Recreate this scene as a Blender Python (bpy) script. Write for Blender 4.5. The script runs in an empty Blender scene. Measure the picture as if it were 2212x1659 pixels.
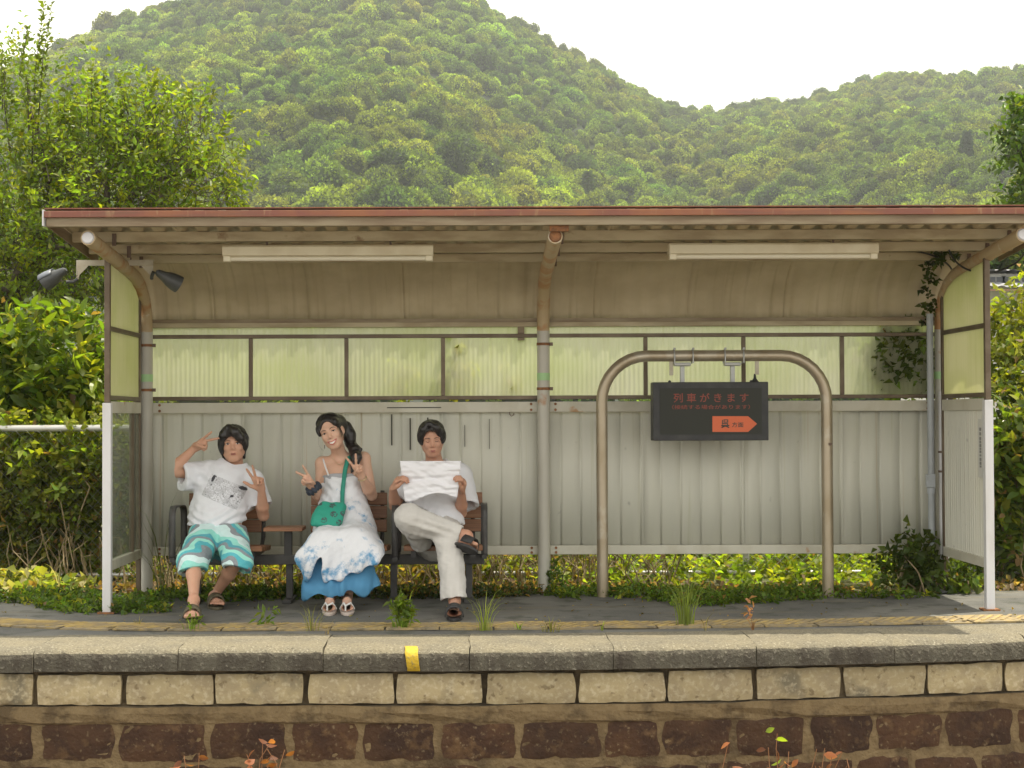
import bpy, math, random
import numpy as np
from mathutils import Vector, Matrix, Quaternion
random.seed(7)
rng = np.random.default_rng(7)
scene = bpy.context.scene
COL = scene.collection
PI = math.pi

# ------------------------------------------------------------------ camera, light, exposure
CAM_Z = 1.183
FPX, CXP, CYP = 3550.0, 1023.0, 829.5        # focal length and principal point in 2212-wide pixels
PITCH = math.atan2(70.5, FPX)
ROLL = math.radians(0.2)
fw = Vector((0, math.cos(PITCH), math.sin(PITCH)))
up0 = Vector((0, -math.sin(PITCH), math.cos(PITCH)))
rt0 = Vector((1, 0, 0))
rt = rt0 * math.cos(ROLL) - up0 * math.sin(ROLL)
upv = rt0 * math.sin(ROLL) + up0 * math.cos(ROLL)
cd = bpy.data.cameras.new('camera')
cam = bpy.data.objects.new('camera', cd)
COL.objects.link(cam)
cam.matrix_world = Matrix(((rt.x, upv.x, -fw.x, 0), (rt.y, upv.y, -fw.y, 0), (rt.z, upv.z, -fw.z, CAM_Z), (0, 0, 0, 1)))
cd.sensor_width = 36
cd.lens = FPX / 2212 * 36
cd.shift_x = (1106 - CXP) / 2212
cd.clip_start = 0.1
cd.clip_end = 6000
scene.camera = cam

SUN_DIR = Vector((0.74, 0.36, 2.33)).normalized()
sl = bpy.data.lights.new('sun', 'SUN')
sl.energy = 3.7
sl.angle = math.radians(0.5)
sl.color = (1.0, 0.91, 0.73)
so = bpy.data.objects.new('sun', sl)
COL.objects.link(so)
so.rotation_euler = SUN_DIR.to_track_quat('Z', 'Y').to_euler()
so.location = (5, 5, 30)

w = bpy.data.worlds.new('World')
scene.world = w
w.use_nodes = True
nt = w.node_tree
bg = nt.nodes['Background']
sky = nt.nodes.new('ShaderNodeTexSky')
sky.sky_type = 'NISHITA'
sky.sun_disc = False
sky.sun_elevation = math.asin(SUN_DIR.z)
sky.sun_rotation = math.atan2(SUN_DIR.x, SUN_DIR.y)
sky.dust_density = 2.0
tc = nt.nodes.new('ShaderNodeTexCoord')
mp = nt.nodes.new('ShaderNodeMapping')
mp.inputs['Scale'].default_value = (1.6, 1.6, 5.0)
nz = nt.nodes.new('ShaderNodeTexNoise')
nz.inputs['Scale'].default_value = 2.2
nz.inputs['Detail'].default_value = 7
rp = nt.nodes.new('ShaderNodeValToRGB')
rp.color_ramp.elements[0].position = 0.30
rp.color_ramp.elements[0].color = (0.45, 0.45, 0.45, 1)
rp.color_ramp.elements[1].position = 0.52
mx = nt.nodes.new('ShaderNodeMix')
mx.data_type = 'RGBA'
mx.inputs[7].default_value = (8.8, 8.45, 7.6, 1)      # thin bright cloud veil
nt.links.new(tc.outputs['Generated'], mp.inputs['Vector'])
nt.links.new(mp.outputs['Vector'], nz.inputs['Vector'])
nt.links.new(nz.outputs['Fac'], rp.inputs['Fac'])
nt.links.new(rp.outputs['Color'], mx.inputs[0])
nt.links.new(sky.outputs['Color'], mx.inputs[6])
nt.links.new(mx.outputs[2], bg.inputs['Color'])
bg.inputs['Strength'].default_value = 0.13

vs = scene.view_settings
vs.view_transform = 'Standard'
vs.look = 'None'
vs.gamma = 1
vs.exposure = 0.66
vs.use_curve_mapping = False
cy = scene.cycles
cy.use_denoising = True
cy.max_bounces = 8
cy.diffuse_bounces = 4
cy.glossy_bounces = 3
cy.transmission_bounces = 6
cy.transparent_max_bounces = 8
cy.volume_bounces = 1
cy.sample_clamp_indirect = 6
cy.caustics_reflective = False
cy.caustics_refractive = False


def ray(x, y):
    return rt * (x - CXP) + fw * FPX - upv * (y - CYP)


def D(x, y, Y):
    """world point seen at photo pixel (x, y) of the 2212-wide picture, at depth Y"""
    r = ray(x, y)
    return Vector((0, 0, CAM_Z)) + r * (Y / r.y)


def DZ(x, y, z=0.0):
    r = ray(x, y)
    return Vector((0, 0, CAM_Z)) + r * ((z - CAM_Z) / r.z)


# ------------------------------------------------------------------ materials
MATS = {}


class NG:
    def __init__(s, name):
        s.m = bpy.data.materials.new(name)
        s.m.use_nodes = True
        s.t = s.m.node_tree
        s.b = s.t.nodes['Principled BSDF']
        s.out = s.t.nodes['Material Output']

    def n(s, typ, **kw):
        nd = s.t.nodes.new(typ)
        for k, v in kw.items():
            if k in ('op',):
                nd.operation = v
            elif k.startswith('i'):
                key = k[1:]
                key = int(key) if key.isdigit() else key
                if isinstance(v, bpy.types.NodeSocket):
                    s.t.links.new(v, nd.inputs[key])
                else:
                    nd.inputs[key].default_value = v
            else:
                setattr(nd, k, v)
        return nd

    def l(s, a, b):
        s.t.links.new(a, b)

    def math(s, op, a, b=0.0):
        nd = s.n('ShaderNodeMath', op=op, i0=a, i1=b)
        return nd.outputs[0]

    def mix(s, f, a, b, blend='MIX'):
        nd = s.n('ShaderNodeMix', data_type='RGBA', blend_type=blend)
        for sock, v in ((nd.inputs[0], f), (nd.inputs[6], a), (nd.inputs[7], b)):
            if isinstance(v, bpy.types.NodeSocket):
                s.t.links.new(v, sock)
            else:
                sock.default_value = v if isinstance(v, float) or len(v) == 4 else (*v, 1)
        return nd.outputs[2]

    def pos(s, obj=False, scale=(1, 1, 1), rand=True):
        if obj:
            p = s.n('ShaderNodeTexCoord').outputs['Object']
        else:
            p = s.n('ShaderNodeNewGeometry').outputs['Position']
        if rand:
            oi = s.n('ShaderNodeObjectInfo').outputs['Random']
            p = s.n('ShaderNodeVectorMath', operation='ADD', i0=p, i1=s.n('ShaderNodeCombineXYZ', i0=s.math('MULTIPLY', oi, 37.0), i1=s.math('MULTIPLY', oi, 17.0), i2=s.math('MULTIPLY', oi, 9.0)).outputs[0]).outputs[0]
        if scale != (1, 1, 1):
            p = s.n('ShaderNodeVectorMath', operation='MULTIPLY', i0=p, i1=scale).outputs[0]
        return p

    def noise(s, p, scale, detail=5, rough=0.55, lo=0.4, hi=0.6):
        nd = s.n('ShaderNodeTexNoise', iVector=p, iScale=scale, iDetail=detail, iRoughness=rough)
        mr = s.n('ShaderNodeMapRange', i0=nd.outputs['Fac'], i1=lo, i2=hi)
        return mr.outputs[0]


def pmat(name, col, rough=0.6, metal=0.0, spots=(), bump=None, rand=True, obj=False, sheen=0.0, randcol=0.0, sss=0.0, spec=0.5):
    """principled material; spots: (colour, scale_xyz, noise_scale, lo, hi, amount)"""
    if name in MATS:
        return MATS[name]
    g = NG(name)
    c = (*col, 1)
    p = g.pos(obj, rand=rand)
    cur = None
    for (sc, sv, ns, lo, hi, amt) in spots:
        pv = g.n('ShaderNodeVectorMath', operation='MULTIPLY', i0=p, i1=sv).outputs[0] if sv != 1 else p
        f = g.math('MULTIPLY', g.noise(pv, ns, lo=lo, hi=hi), amt)
        cur = g.mix(f, cur if cur is not None else c, (*sc, 1))
    if randcol:
        oi = g.n('ShaderNodeObjectInfo').outputs['Random']
        v = g.math('ADD', g.math('MULTIPLY', oi, randcol * 2), 1 - randcol)
        hs = g.n('ShaderNodeHueSaturation', iValue=v)
        if cur is not None:
            g.l(cur, hs.inputs['Color'])
        else:
            hs.inputs['Color'].default_value = c
        cur = hs.outputs[0]
    if cur is not None:
        g.l(cur, g.b.inputs['Base Color'])
    else:
        g.b.inputs['Base Color'].default_value = c
    g.b.inputs['Roughness'].default_value = rough
    g.b.inputs['Metallic'].default_value = metal
    g.b.inputs['Specular IOR Level'].default_value = spec
    if sheen:
        g.b.inputs['Sheen Weight'].default_value = sheen
    if sss:
        g.b.inputs['Subsurface Weight'].default_value = sss
        g.b.inputs['Subsurface Radius'].default_value = (0.012, 0.005, 0.003)
    if bump:
        bs, st, dist = bump
        nd = g.n('ShaderNodeTexNoise', iVector=p, iScale=bs, iDetail=6)
        b = g.n('ShaderNodeBump', iStrength=st, iDistance=dist, iHeight=nd.outputs['Fac'])
        g.l(b.outputs[0], g.b.inputs['Normal'])
    MATS[name] = g.m
    return g.m


def leafmat(name, rough=0.4, trans=0.35, spec=0.5, tint=(1.75, 1.8, 0.5), randhue=False, attr='col'):
    if name in MATS:
        return MATS[name]
    g = NG(name)
    a = g.n('ShaderNodeAttribute', attribute_name=attr)
    col = a.outputs['Color']
    if randhue:
        oi = g.n('ShaderNodeObjectInfo').outputs['Random']
        r = g.n('ShaderNodeValToRGB')
        r.color_ramp.interpolation = 'LINEAR'
        els = r.color_ramp.elements
        els[0].position = 0.0
        els[0].color = (0.50, 0.64, 0.62, 1)
        els[1].position = 1.0
        els[1].color = (1.55, 1.45, 0.85, 1)
        for ps, cc in ((0.25, (0.74, 0.86, 0.8, 1)), (0.45, (1.15, 1.1, 0.9, 1)), (0.65, (1.2, 1.25, 0.8, 1)), (0.8, (1.35, 1.4, 0.85, 1)), (0.9, (1.4, 1.18, 0.92, 1))):
            e = els.new(ps)
            e.color = cc
        g.l(oi, r.inputs['Fac'])
        col = g.mix(1.0, col, r.outputs['Color'], 'MULTIPLY')
        tn = g.n('ShaderNodeAttribute', attribute_name='tone', attribute_type='INSTANCER')
        col = g.mix(1.0, col, tn.outputs['Color'], 'MULTIPLY')
    g.l(col, g.b.inputs['Base Color'])
    g.b.inputs['Roughness'].default_value = rough
    g.b.inputs['Specular IOR Level'].default_value = spec
    if trans > 0:
        tr = g.n('ShaderNodeBsdfTranslucent')
        g.l(g.mix(1.0, col, (*tint, 1), 'MULTIPLY'), tr.inputs['Color'])
        ms = g.n('ShaderNodeMixShader', i0=trans)
        g.l(g.b.outputs[0], ms.inputs[1])
        g.l(tr.outputs[0], ms.inputs[2])
        g.l(ms.outputs[0], g.out.inputs['Surface'])
    MATS[name] = g.m
    return g.m


# ------------------------------------------------------------------ object helpers
WL = {}


def wl(o):
    return WL.get(o.name, Vector((0, 0, 0))) if o is not None else Vector((0, 0, 0))


def link(o, parent=None):
    COL.objects.link(o)
    if parent is not None:
        o.parent = parent
    return o


def tag(o, label, cat, group=None, kind=None):
    if label:
        o['label'] = label
    if cat:
        o['category'] = cat
    if group:
        o['group'] = group
    if kind:
        o['kind'] = kind
    return o


def thing(name, label, cat, loc=(0, 0, 0), group=None):
    o = bpy.data.objects.new(name, None)
    o.empty_display_size = 0.1
    o.location = loc
    COL.objects.link(o)
    WL[o.name] = Vector(loc)
    return tag(o, label, cat, group)


def mesh_np(name, V, faces, mat, parent=None, smooth=False, cols=None, kind=None, matidx=None, loc=None, label=None):
    """faces: list of int arrays (N,3) / (N,4) or list of lists; V in world coordinates"""
    me = bpy.data.meshes.new(name)
    V = np.asarray(V, dtype=np.float64).reshape(-1, 3)
    off = wl(parent)
    own = Vector((0, 0, 0))
    if loc is not None:
        own = Vector(loc) - off
    V = V - np.array(off + own)
    if isinstance(faces, (list, tuple)) and len(faces) and isinstance(faces[0], np.ndarray):
        arrs = [f for f in faces if len(f)]
        me.vertices.add(len(V))
        me.vertices.foreach_set('co', V.astype(np.float32).ravel())
        nl = sum(f.size for f in arrs)
        me.loops.add(nl)
        me.loops.foreach_set('vertex_index', np.concatenate([f.ravel() for f in arrs]).astype(np.int32))
        cnt = np.concatenate([np.full(len(f), f.shape[1]) for f in arrs])
        st = np.concatenate(([0], np.cumsum(cnt)[:-1]))
        me.polygons.add(len(cnt))
        me.polygons.foreach_set('loop_start', st.astype(np.int32))
        me.update(calc_edges=True)
    else:
        me.from_pydata([tuple(v) for v in V], [], [tuple(f) for f in faces])
    me.validate()
    if smooth:
        me.polygons.foreach_set('use_smooth', np.ones(len(me.polygons), bool))
    for m in (mat if isinstance(mat, (list, tuple)) else [mat]):
        me.materials.append(m)
    if matidx is not None:
        me.polygons.foreach_set('material_index', np.asarray(matidx, np.int32))
    if cols is not None:
        at = me.color_attributes.new('col', 'FLOAT_COLOR', 'POINT')
        c4 = np.ones((len(V), 4), np.float32)
        c4[:, :3] = cols
        at.data.foreach_set('color', c4.ravel())
    o = bpy.data.objects.new(name, me)
    o.location = own
    link(o, parent)
    WL[o.name] = off + own
    if kind:
        o['kind'] = kind
    if label:
        o['label'] = label
    return o


def mod_bevel(o, wd=0.004, seg=2):
    m = o.modifiers.new('bevel', 'BEVEL')
    m.width = wd
    m.segments = seg
    m.limit_method = 'ANGLE'
    return o


def mod_solid(o, th=0.002, off=0.0):
    m = o.modifiers.new('solid', 'SOLIDIFY')
    m.thickness = th
    m.offset = off
    return o


def frame_from(d):
    d = Vector(d).normalized()
    a = Vector((0, 0, 1)) if abs(d.z) < 0.9 else Vector((1, 0, 0))
    x = a.cross(d).normalized()
    y = d.cross(x)
    return x, y, d


class MB:
    def __init__(s):
        s.v, s.f, s.mi = [], [], []

    def quad(s, *pts, m=0):
        b = len(s.v)
        s.v += [tuple(p) for p in pts]
        s.f.append(tuple(range(b, b + len(pts))))
        s.mi.append(m)

    def box(s, c, size, R=None, m=0):
        b = len(s.v)
        hx, hy, hz = size[0] / 2, size[1] / 2, size[2] / 2
        for sx, sy, sz in ((-1, -1, -1), (1, -1, -1), (1, 1, -1), (-1, 1, -1), (-1, -1, 1), (1, -1, 1), (1, 1, 1), (-1, 1, 1)):
            p = Vector((sx * hx, sy * hy, sz * hz))
            if R is not None:
                p = R @ p
            s.v.append(tuple(Vector(c) + p))
        for f in ((0, 3, 2, 1), (4, 5, 6, 7), (0, 1, 5, 4), (1, 2, 6, 5), (2, 3, 7, 6), (3, 0, 4, 7)):
            s.f.append(tuple(b + i for i in f))
            s.mi.append(m)
        return s

    def bb(s, x0, x1, y0, y1, z0, z1, m=0):
        return s.box(((x0 + x1) / 2, (y0 + y1) / 2, (z0 + z1) / 2), (abs(x1 - x0), abs(y1 - y0), abs(z1 - z0)), m=m)

    def tube(s, pts, r, seg=10, caps=True, m=0, flat=1.0):
        pts = [Vector(p) for p in pts]
        rs = r if isinstance(r, (list, tuple)) else [r] * len(pts)
        b = len(s.v)
        px = None
        for i, p in enumerate(pts):
            if i == 0:
                d = pts[1] - p
            elif i == len(pts) - 1:
                d = p - pts[i - 1]
            else:
                d = (pts[i + 1] - p).normalized() + (p - pts[i - 1]).normalized()
            d.normalize()
            if px is None:
                px, py, _ = frame_from(d)
            else:
                px = (px - d * px.dot(d)).normalized()
                py = d.cross(px)
            for k in range(seg):
                a = 2 * PI * k / seg
                s.v.append(tuple(p + px * (math.cos(a) * rs[i]) + py * (math.sin(a) * rs[i] * flat)))
        for i in range(len(pts) - 1):
            for k in range(seg):
                k2 = (k + 1) % seg
                s.f.append((b + i * seg + k, b + i * seg + k2, b + (i + 1) * seg + k2, b + (i + 1) * seg + k))
                s.mi.append(m)
        if caps:
            s.f.append(tuple(b + k for k in reversed(range(seg))))
            s.f.append(tuple(b + (len(pts) - 1) * seg + k for k in range(seg)))
            s.mi += [m, m]
        return s

    def ell(s, c, r, R=None, nu=12, nv=8, m=0):
        b = len(s.v)
        c = Vector(c)
        for j in range(nv + 1):
            th = PI * j / nv
            for i in range(nu):
                ph = 2 * PI * i / nu
                p = Vector((r[0] * math.sin(th) * math.cos(ph), r[1] * math.sin(th) * math.sin(ph), r[2] * math.cos(th)))
                s.v.append(tuple(c + (R @ p if R is not None else p)))
        for j in range(nv):
            for i in range(nu):
                i2 = (i + 1) % nu
                s.f.append((b + j * nu + i, b + (j + 1) * nu + i, b + (j + 1) * nu + i2, b + j * nu + i2))
                s.mi.append(m)
        return s

    def prism(s, poly, axis, a0, a1, m=0):
        """extrude polygon (2D) along axis 'x','y' or 'z'"""
        b = len(s.v)
        n = len(poly)
        for a in (a0, a1):
            for (u, v) in poly:
                s.v.append({'x': (a, u, v), 'y': (u, a, v), 'z': (u, v, a)}[axis])
        for i in range(n):
            j = (i + 1) % n
            s.f.append((b + i, b + j, b + n + j, b + n + i))
            s.mi.append(m)
        s.f.append(tuple(b + i for i in reversed(range(n))))
        s.f.append(tuple(b + n + i for i in range(n)))
        s.mi += [m, m]
        return s

    def build(s, name, mat, parent=None, smooth=False, bevel=0, loc=None, label=None, kind=None):
        o = mesh_np(name, s.v, s.f, mat, parent, smooth, matidx=s.mi if isinstance(mat, (list, tuple)) else None, loc=loc, label=label, kind=kind)
        if smooth == 'auto':
            pass
        if bevel:
            mod_bevel(o, bevel)
        return o


def smooth_tube(o, ang=50):
    me = o.data
    me.polygons.foreach_set('use_smooth', np.ones(len(me.polygons), bool))
    try:
        me.set_sharp_from_angle(angle=math.radians(ang))
    except Exception:
        pass
    return o


def copy_tree(o, parent=None):
    c = o.copy()
    COL.objects.link(c)
    c.parent = parent
    for ch in list(o.children):
        copy_tree(ch, c)
    return c


def unit(v):
    return v / np.maximum(np.linalg.norm(v, axis=-1, keepdims=True), 1e-9)


def sn(V, scale, seed=0, n=5):
    """cheap smooth noise in -1..1 from sums of sines"""
    r = np.random.default_rng(seed)
    out = np.zeros(len(V))
    for i in range(n):
        d = r.normal(size=3)
        d /= np.linalg.norm(d)
        f = scale * (0.7 + 1.3 * i / n)
        out += np.sin(V @ d * f * 6.283 + r.uniform(0, 6.283) + 0.8 * np.sin(V @ r.normal(size=3) * scale * 3))
    return out / (n * 0.6)

# ------------------------------------------------------------------ platform curves
def y_back(X):
    return 8.98 + 0.034 * max(0.0, X + 0.2) ** 2


def y_front(X):
    return y_back(X) - 0.54


def y_tac(X):
    y = 9.29 + 0.022 * max(0.0, X + 0.3) ** 2
    if X < -1.6:
        u = (-1.6 - X)
        y += 0.204 * u * u if u < 1.15 else 0.27 + 0.47 * (u - 1.15)
    return y


M_asphalt = pmat('asphalt', (0.10, 0.10, 0.094), 0.9, spots=(((0.19, 0.185, 0.165), 1, 1.3, 0.42, 0.66, 0.8), ((0.05, 0.055, 0.04), 1, 6, 0.52, 0.66, 0.8), ((0.16, 0.14, 0.10), (0.5, 3, 1), 2.2, 0.55, 0.68, 0.7), ((0.2, 0.19, 0.17), 1, 160, 0.58, 0.66, 0.6)), bump=(220, 0.5, 0.004), rand=False)
M_soil = pmat('soil', (0.11, 0.095, 0.05), 0.95, spots=(((0.06, 0.085, 0.025), 1, 0.9, 0.3, 0.55, 0.9), ((0.22, 0.17, 0.10), 1, 14, 0.5, 0.65, 0.7)), bump=(60, 0.6, 0.02), rand=False)
M_hill = pmat('forest_floor', (0.035, 0.055, 0.02), 0.95, spots=(((0.02, 0.03, 0.012), 1, 0.05, 0.4, 0.6, 0.8),), rand=False)
M_ballast = pmat('ballast', (0.16, 0.13, 0.10), 0.95, spots=(((0.07, 0.05, 0.035), 1, 18, 0.42, 0.6, 0.9),), bump=(30, 1.0, 0.03), rand=False)
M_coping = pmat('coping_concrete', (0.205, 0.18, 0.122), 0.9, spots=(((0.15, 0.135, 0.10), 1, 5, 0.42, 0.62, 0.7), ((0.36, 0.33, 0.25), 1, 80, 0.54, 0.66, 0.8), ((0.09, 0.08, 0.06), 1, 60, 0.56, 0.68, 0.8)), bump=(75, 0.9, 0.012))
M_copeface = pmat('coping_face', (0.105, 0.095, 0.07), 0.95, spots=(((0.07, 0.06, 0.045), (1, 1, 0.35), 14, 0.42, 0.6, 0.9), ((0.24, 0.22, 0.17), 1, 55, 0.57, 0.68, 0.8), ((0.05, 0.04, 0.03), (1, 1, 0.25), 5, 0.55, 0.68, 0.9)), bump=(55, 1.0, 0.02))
M_block = pmat('stone_block', (0.42, 0.345, 0.20), 0.9, spots=(((0.33, 0.27, 0.17), 1, 7, 0.45, 0.62, 0.8), ((0.13, 0.12, 0.09), 1, 2.6, 0.56, 0.66, 0.75), ((0.60, 0.53, 0.37), 1, 40, 0.5, 0.65, 0.5), ((0.20, 0.15, 0.08), 1, 22, 0.6, 0.68, 0.8)), bump=(38, 0.6, 0.012), randcol=0.14)
M_brown = pmat('brown_stone', (0.064, 0.029, 0.0115), 0.85, spots=(((0.028, 0.011, 0.005), 1, 7, 0.42, 0.6, 0.8), ((0.15, 0.085, 0.035), 1, 14, 0.54, 0.68, 0.6), ((0.20, 0.15, 0.085), 1, 40, 0.60, 0.70, 0.7)), bump=(45, 0.8, 0.014), randcol=0.15)
M_mortar = pmat('wall_mortar', (0.185, 0.130, 0.064), 0.95, spots=(((0.075, 0.05, 0.025), 1, 6.5, 0.48, 0.62, 0.75), ((0.24, 0.175, 0.09), 1, 15, 0.52, 0.64, 0.6), ((0.07, 0.045, 0.022), (1, 1, 0.3), 4, 0.55, 0.66, 0.8)), bump=(40, 1.0, 0.018), rand=False)
M_joint = pmat('dark_joint', (0.12, 0.09, 0.05), 0.95, spots=(((0.03, 0.022, 0.012), 1, 12, 0.4, 0.6, 0.8),), bump=(40, 0.8, 0.01), rand=False)
M_yellow = pmat('yellow_paint', (0.62, 0.42, 0.03), 0.7, spots=(((0.30, 0.25, 0.10), 1, 60, 0.56, 0.66, 0.8),), bump=(60, 0.8, 0.01))
M_tile = pmat('tactile_tile', (0.25, 0.205, 0.13), 0.85, spots=(((0.40, 0.29, 0.11), 1, 8, 0.45, 0.6, 0.7), ((0.14, 0.115, 0.07), 1, 25, 0.52, 0.66, 0.8)), randcol=0.12)
M_tilebar = pmat('tactile_bar', (0.44, 0.32, 0.115), 0.8, spots=(((0.27, 0.215, 0.13), 1, 9, 0.40, 0.58, 0.9),), randcol=0.1)

# ---- platform (structure)
xs = np.linspace(-14, 16, 121)
plat = thing('platform', None, None, (0, 10, 0))
plat['kind'] = 'structure'
V, F = [], []
for i, X in enumerate(xs):
    yb = y_back(X) + 0.004
    V += [(X, yb, -0.3), (X, yb, -0.004), (X, 11.08, 0.0), (X, 11.08, -0.3)]
for i in range(len(xs) - 1):
    a, b = 4 * i, 4 * (i + 1)
    F += [(a, b, b + 1, a + 1), (a + 1, b + 1, b + 2, a + 2), (a + 2, b + 2, b + 3, a + 3)]
mesh_np('platform_surface', V, F, M_asphalt, plat)
# tactile tiles, one object each, sharing one mesh
mb = MB()
mb.bb(-0.147, 0.147, -0.147, 0.147, -0.004, 0.006)
for k in range(5):
    cx = -0.116 + k * 0.058
    R = Matrix.Rotation(math.radians(-38), 4, 'Z').to_3x3()
    mb.box((cx, 0, 0.008), (0.020, 0.25, 0.006), R=R, m=1)
tile0 = mb.build('tactile_tile', [M_tile, M_tilebar], plat, loc=(0, 0, 0))
X = -4.9
first = True
while X < 6.4:
    dy = (y_tac(X + 0.15) - y_tac(X - 0.15)) / 0.3
    t = tile0 if first else tile0.copy()
    if not first:
        COL.objects.link(t)
        t.parent = plat
    first = False
    t.location = Vector((X, y_tac(X), 0.002 + 0.002 * math.sin(X * 9))) - wl(plat)
    t.rotation_euler = (0.012 * math.sin(X * 5), 0.01 * math.cos(X * 7), math.atan(dy) + 0.015 * math.sin(X * 13))
    X += 0.3 * math.cos(math.atan(dy)) + 0.002

# ---- retaining wall: coping, stone blocks, brown stones
wallt = thing('retaining_wall', 'old stone platform wall with light concrete coping above pale and brown stone courses', 'wall', (0, 8.6, -1.1))
prof = [(0.54, -0.30), (0.54, 0.0), (0.30, 0.002), (0.13, 0.0), (0.075, -0.004), (0.035, -0.012), (0.010, -0.028), (0.0, -0.048), (0.0, -0.118), (0.06, -0.122)]
# photo pixel x of coping joints and block joints
def xs_from_px(pxs, yD, Yd):
    return [D(p * 0.5501, yD, Yd).x for p in pxs]
cj = xs_from_px([142, 706, 1272, 1843, 2406, 2977, 3540], 1398, 8.5)
st = (cj[-1] - cj[0]) / 6
cj = [cj[0] - st * k for k in range(4, 0, -1)] + cj + [cj[-1] + st * k for k in range(1, 5)]
mark_x = D(886, 1410, 8.45).x
for i in range(len(cj) - 1):
    x0, x1 = cj[i] + 0.002, cj[i + 1] - 0.002
    n = 24
    r = np.random.default_rng(100 + i)
    jig = r.uniform(-0.006, 0.006, 3)
    V, F, mi = [], [], []
    for k in range(n + 1):
        X = x0 + (x1 - x0) * k / n
        for j, (u, z) in enumerate(prof):
            e = 0.0
            if j in (5, 6, 7):
                e = r.normal() * 0.0035
            V.append((X + (0.005 * math.sin(u * 14 + i) if k in (0, n) and 0 < j < 6 else 0), y_front(X) + u + e + jig[0], z + jig[1] * 0.6 + (r.normal() * 0.0018 if 1 < j < 7 else 0)))
    m = len(prof)
    for k in range(n):
        for j in range(m - 1):
            F.append((k * m + j, (k + 1) * m + j, (k + 1) * m + j + 1, k * m + j + 1))
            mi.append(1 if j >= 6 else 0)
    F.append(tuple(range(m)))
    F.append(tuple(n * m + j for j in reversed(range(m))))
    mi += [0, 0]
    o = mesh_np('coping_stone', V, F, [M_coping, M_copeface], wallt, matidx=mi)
    smooth_tube(o, 60)
# yellow stop mark painted over the coping edge
V, F = [], []
nm, nk = 8, len(prof)
for k in range(nm + 1):
    for j in range(4, 10):
        u, z = prof[j] if j < 9 else (0.0, -0.117)
        if j == 9:
            u = 0.0
        X = mark_x - 0.033 + 0.066 * k / nm + (0.004 * (j - 4) if True else 0) + 0.004 * math.sin(k * 2.3 + j * 1.7) * (k in (0, nm))
        V.append((X, y_front(X) + u - 0.0045, z + 0.0045 * (j < 8)))
m = 6
for k in range(nm):
    for j in range(m - 2):
        F.append((k * m + j, (k + 1) * m + j, (k + 1) * m + j + 1, k * m + j + 1))
o = mesh_np('yellow_mark', V, F, M_yellow, wallt, smooth=True)
mod_solid(o, 0.003, 1)

# backing mortar (real wall body behind the stones)
V, F = [], []
for i, X in enumerate(xs):
    y = y_front(X)
    pr = [(0.085, -0.118), (0.085, -0.135), (0.10, -0.14), (0.10, -0.302), (0.072, -0.308), (0.058, -0.34), (0.064, -0.385), (0.075, -0.40), (0.075, -1.25), (0.6, -1.25)]
    for j, (u, z) in enumerate(pr):
        e = 0.012 * math.sin(X * 3.1 + j) * math.sin(X * 7.7 + j * 2) if j in (4, 5, 6) else 0
        V.append((X, y + u + e, z + e * 0.5))
m = 10
mi = []
for i in range(len(xs) - 1):
    for j in range(m - 1):
        F.append((i * m + j, (i + 1) * m + j, (i + 1) * m + j + 1, i * m + j + 1))
        mi.append(1 if j < 4 else 0)
mesh_np('mortar_backing', V, F, [M_mortar, M_joint], wallt, matidx=mi)


def stone(name, x0, x1, z0, z1, yoff, mat, bulge, rough, seed, outline=0.0, nx=10, nz=5):
    """one stone of the wall: bulged rough face with its own sides"""
    r = np.random.default_rng(seed)
    V, F = [], []
    cx, cz = (x0 + x1) / 2, (z0 + z1) / 2
    hw, hh = (x1 - x0) / 2, (z1 - z0) / 2
    ph = r.uniform(0, 6.28, 8)
    for j in range(nz + 1):
        for i in range(nx + 1):
            u, v = -1 + 2 * i / nx, -1 + 2 * j / nz
            q = max(abs(u), abs(v))
            # rounded irregular outline
            uu = u * (1 - 0.022 * v ** 6 * (1 if outline < 0.005 else 2.0))
            vv = v * (1 - 0.035 * u ** 8 * (1 if outline < 0.005 else 2.0))
            a = math.atan2(v * hh, u * hw)
            wob = outline * (math.sin(3 * a + ph[0]) + 0.7 * math.sin(5 * a + ph[1]) + 0.6 * math.sin(9 * a + ph[2])) * q ** 3
            X = cx + uu * hw + wob * math.cos(a)
            Z = cz + vv * hh + wob * math.sin(a)
            y = y_front(cx) + yoff - bulge * (1 - u ** 4) * (1 - v ** 4) + r.normal() * rough * (q < 0.99) + (y_front(X) - y_front(cx))
            V.append((X, y, Z))
    m = nx + 1
    for j in range(nz):
        for i in range(nx):
            F.append((j * m + i, j * m + i + 1, (j + 1) * m + i + 1, (j + 1) * m + i))
    ring = [i for i in range(m)] + [j * m + nx for j in range(1, nz + 1)] + [nz * m + i for i in range(nx - 1, -1, -1)] + [j * m for j in range(nz - 1, 0, -1)]
    b = len(V)
    for k in ring:
        V.append((V[k][0], V[k][1] + 0.09, V[k][2]))
    L = len(ring)
    for k in range(L):
        F.append((ring[k], b + k, b + (k + 1) % L, ring[(k + 1) % L]))
    o = mesh_np(name, V, F, mat, wallt, loc=(cx, y_front(cx), cz))
    smooth_tube(o, 55)
    return o


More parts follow.
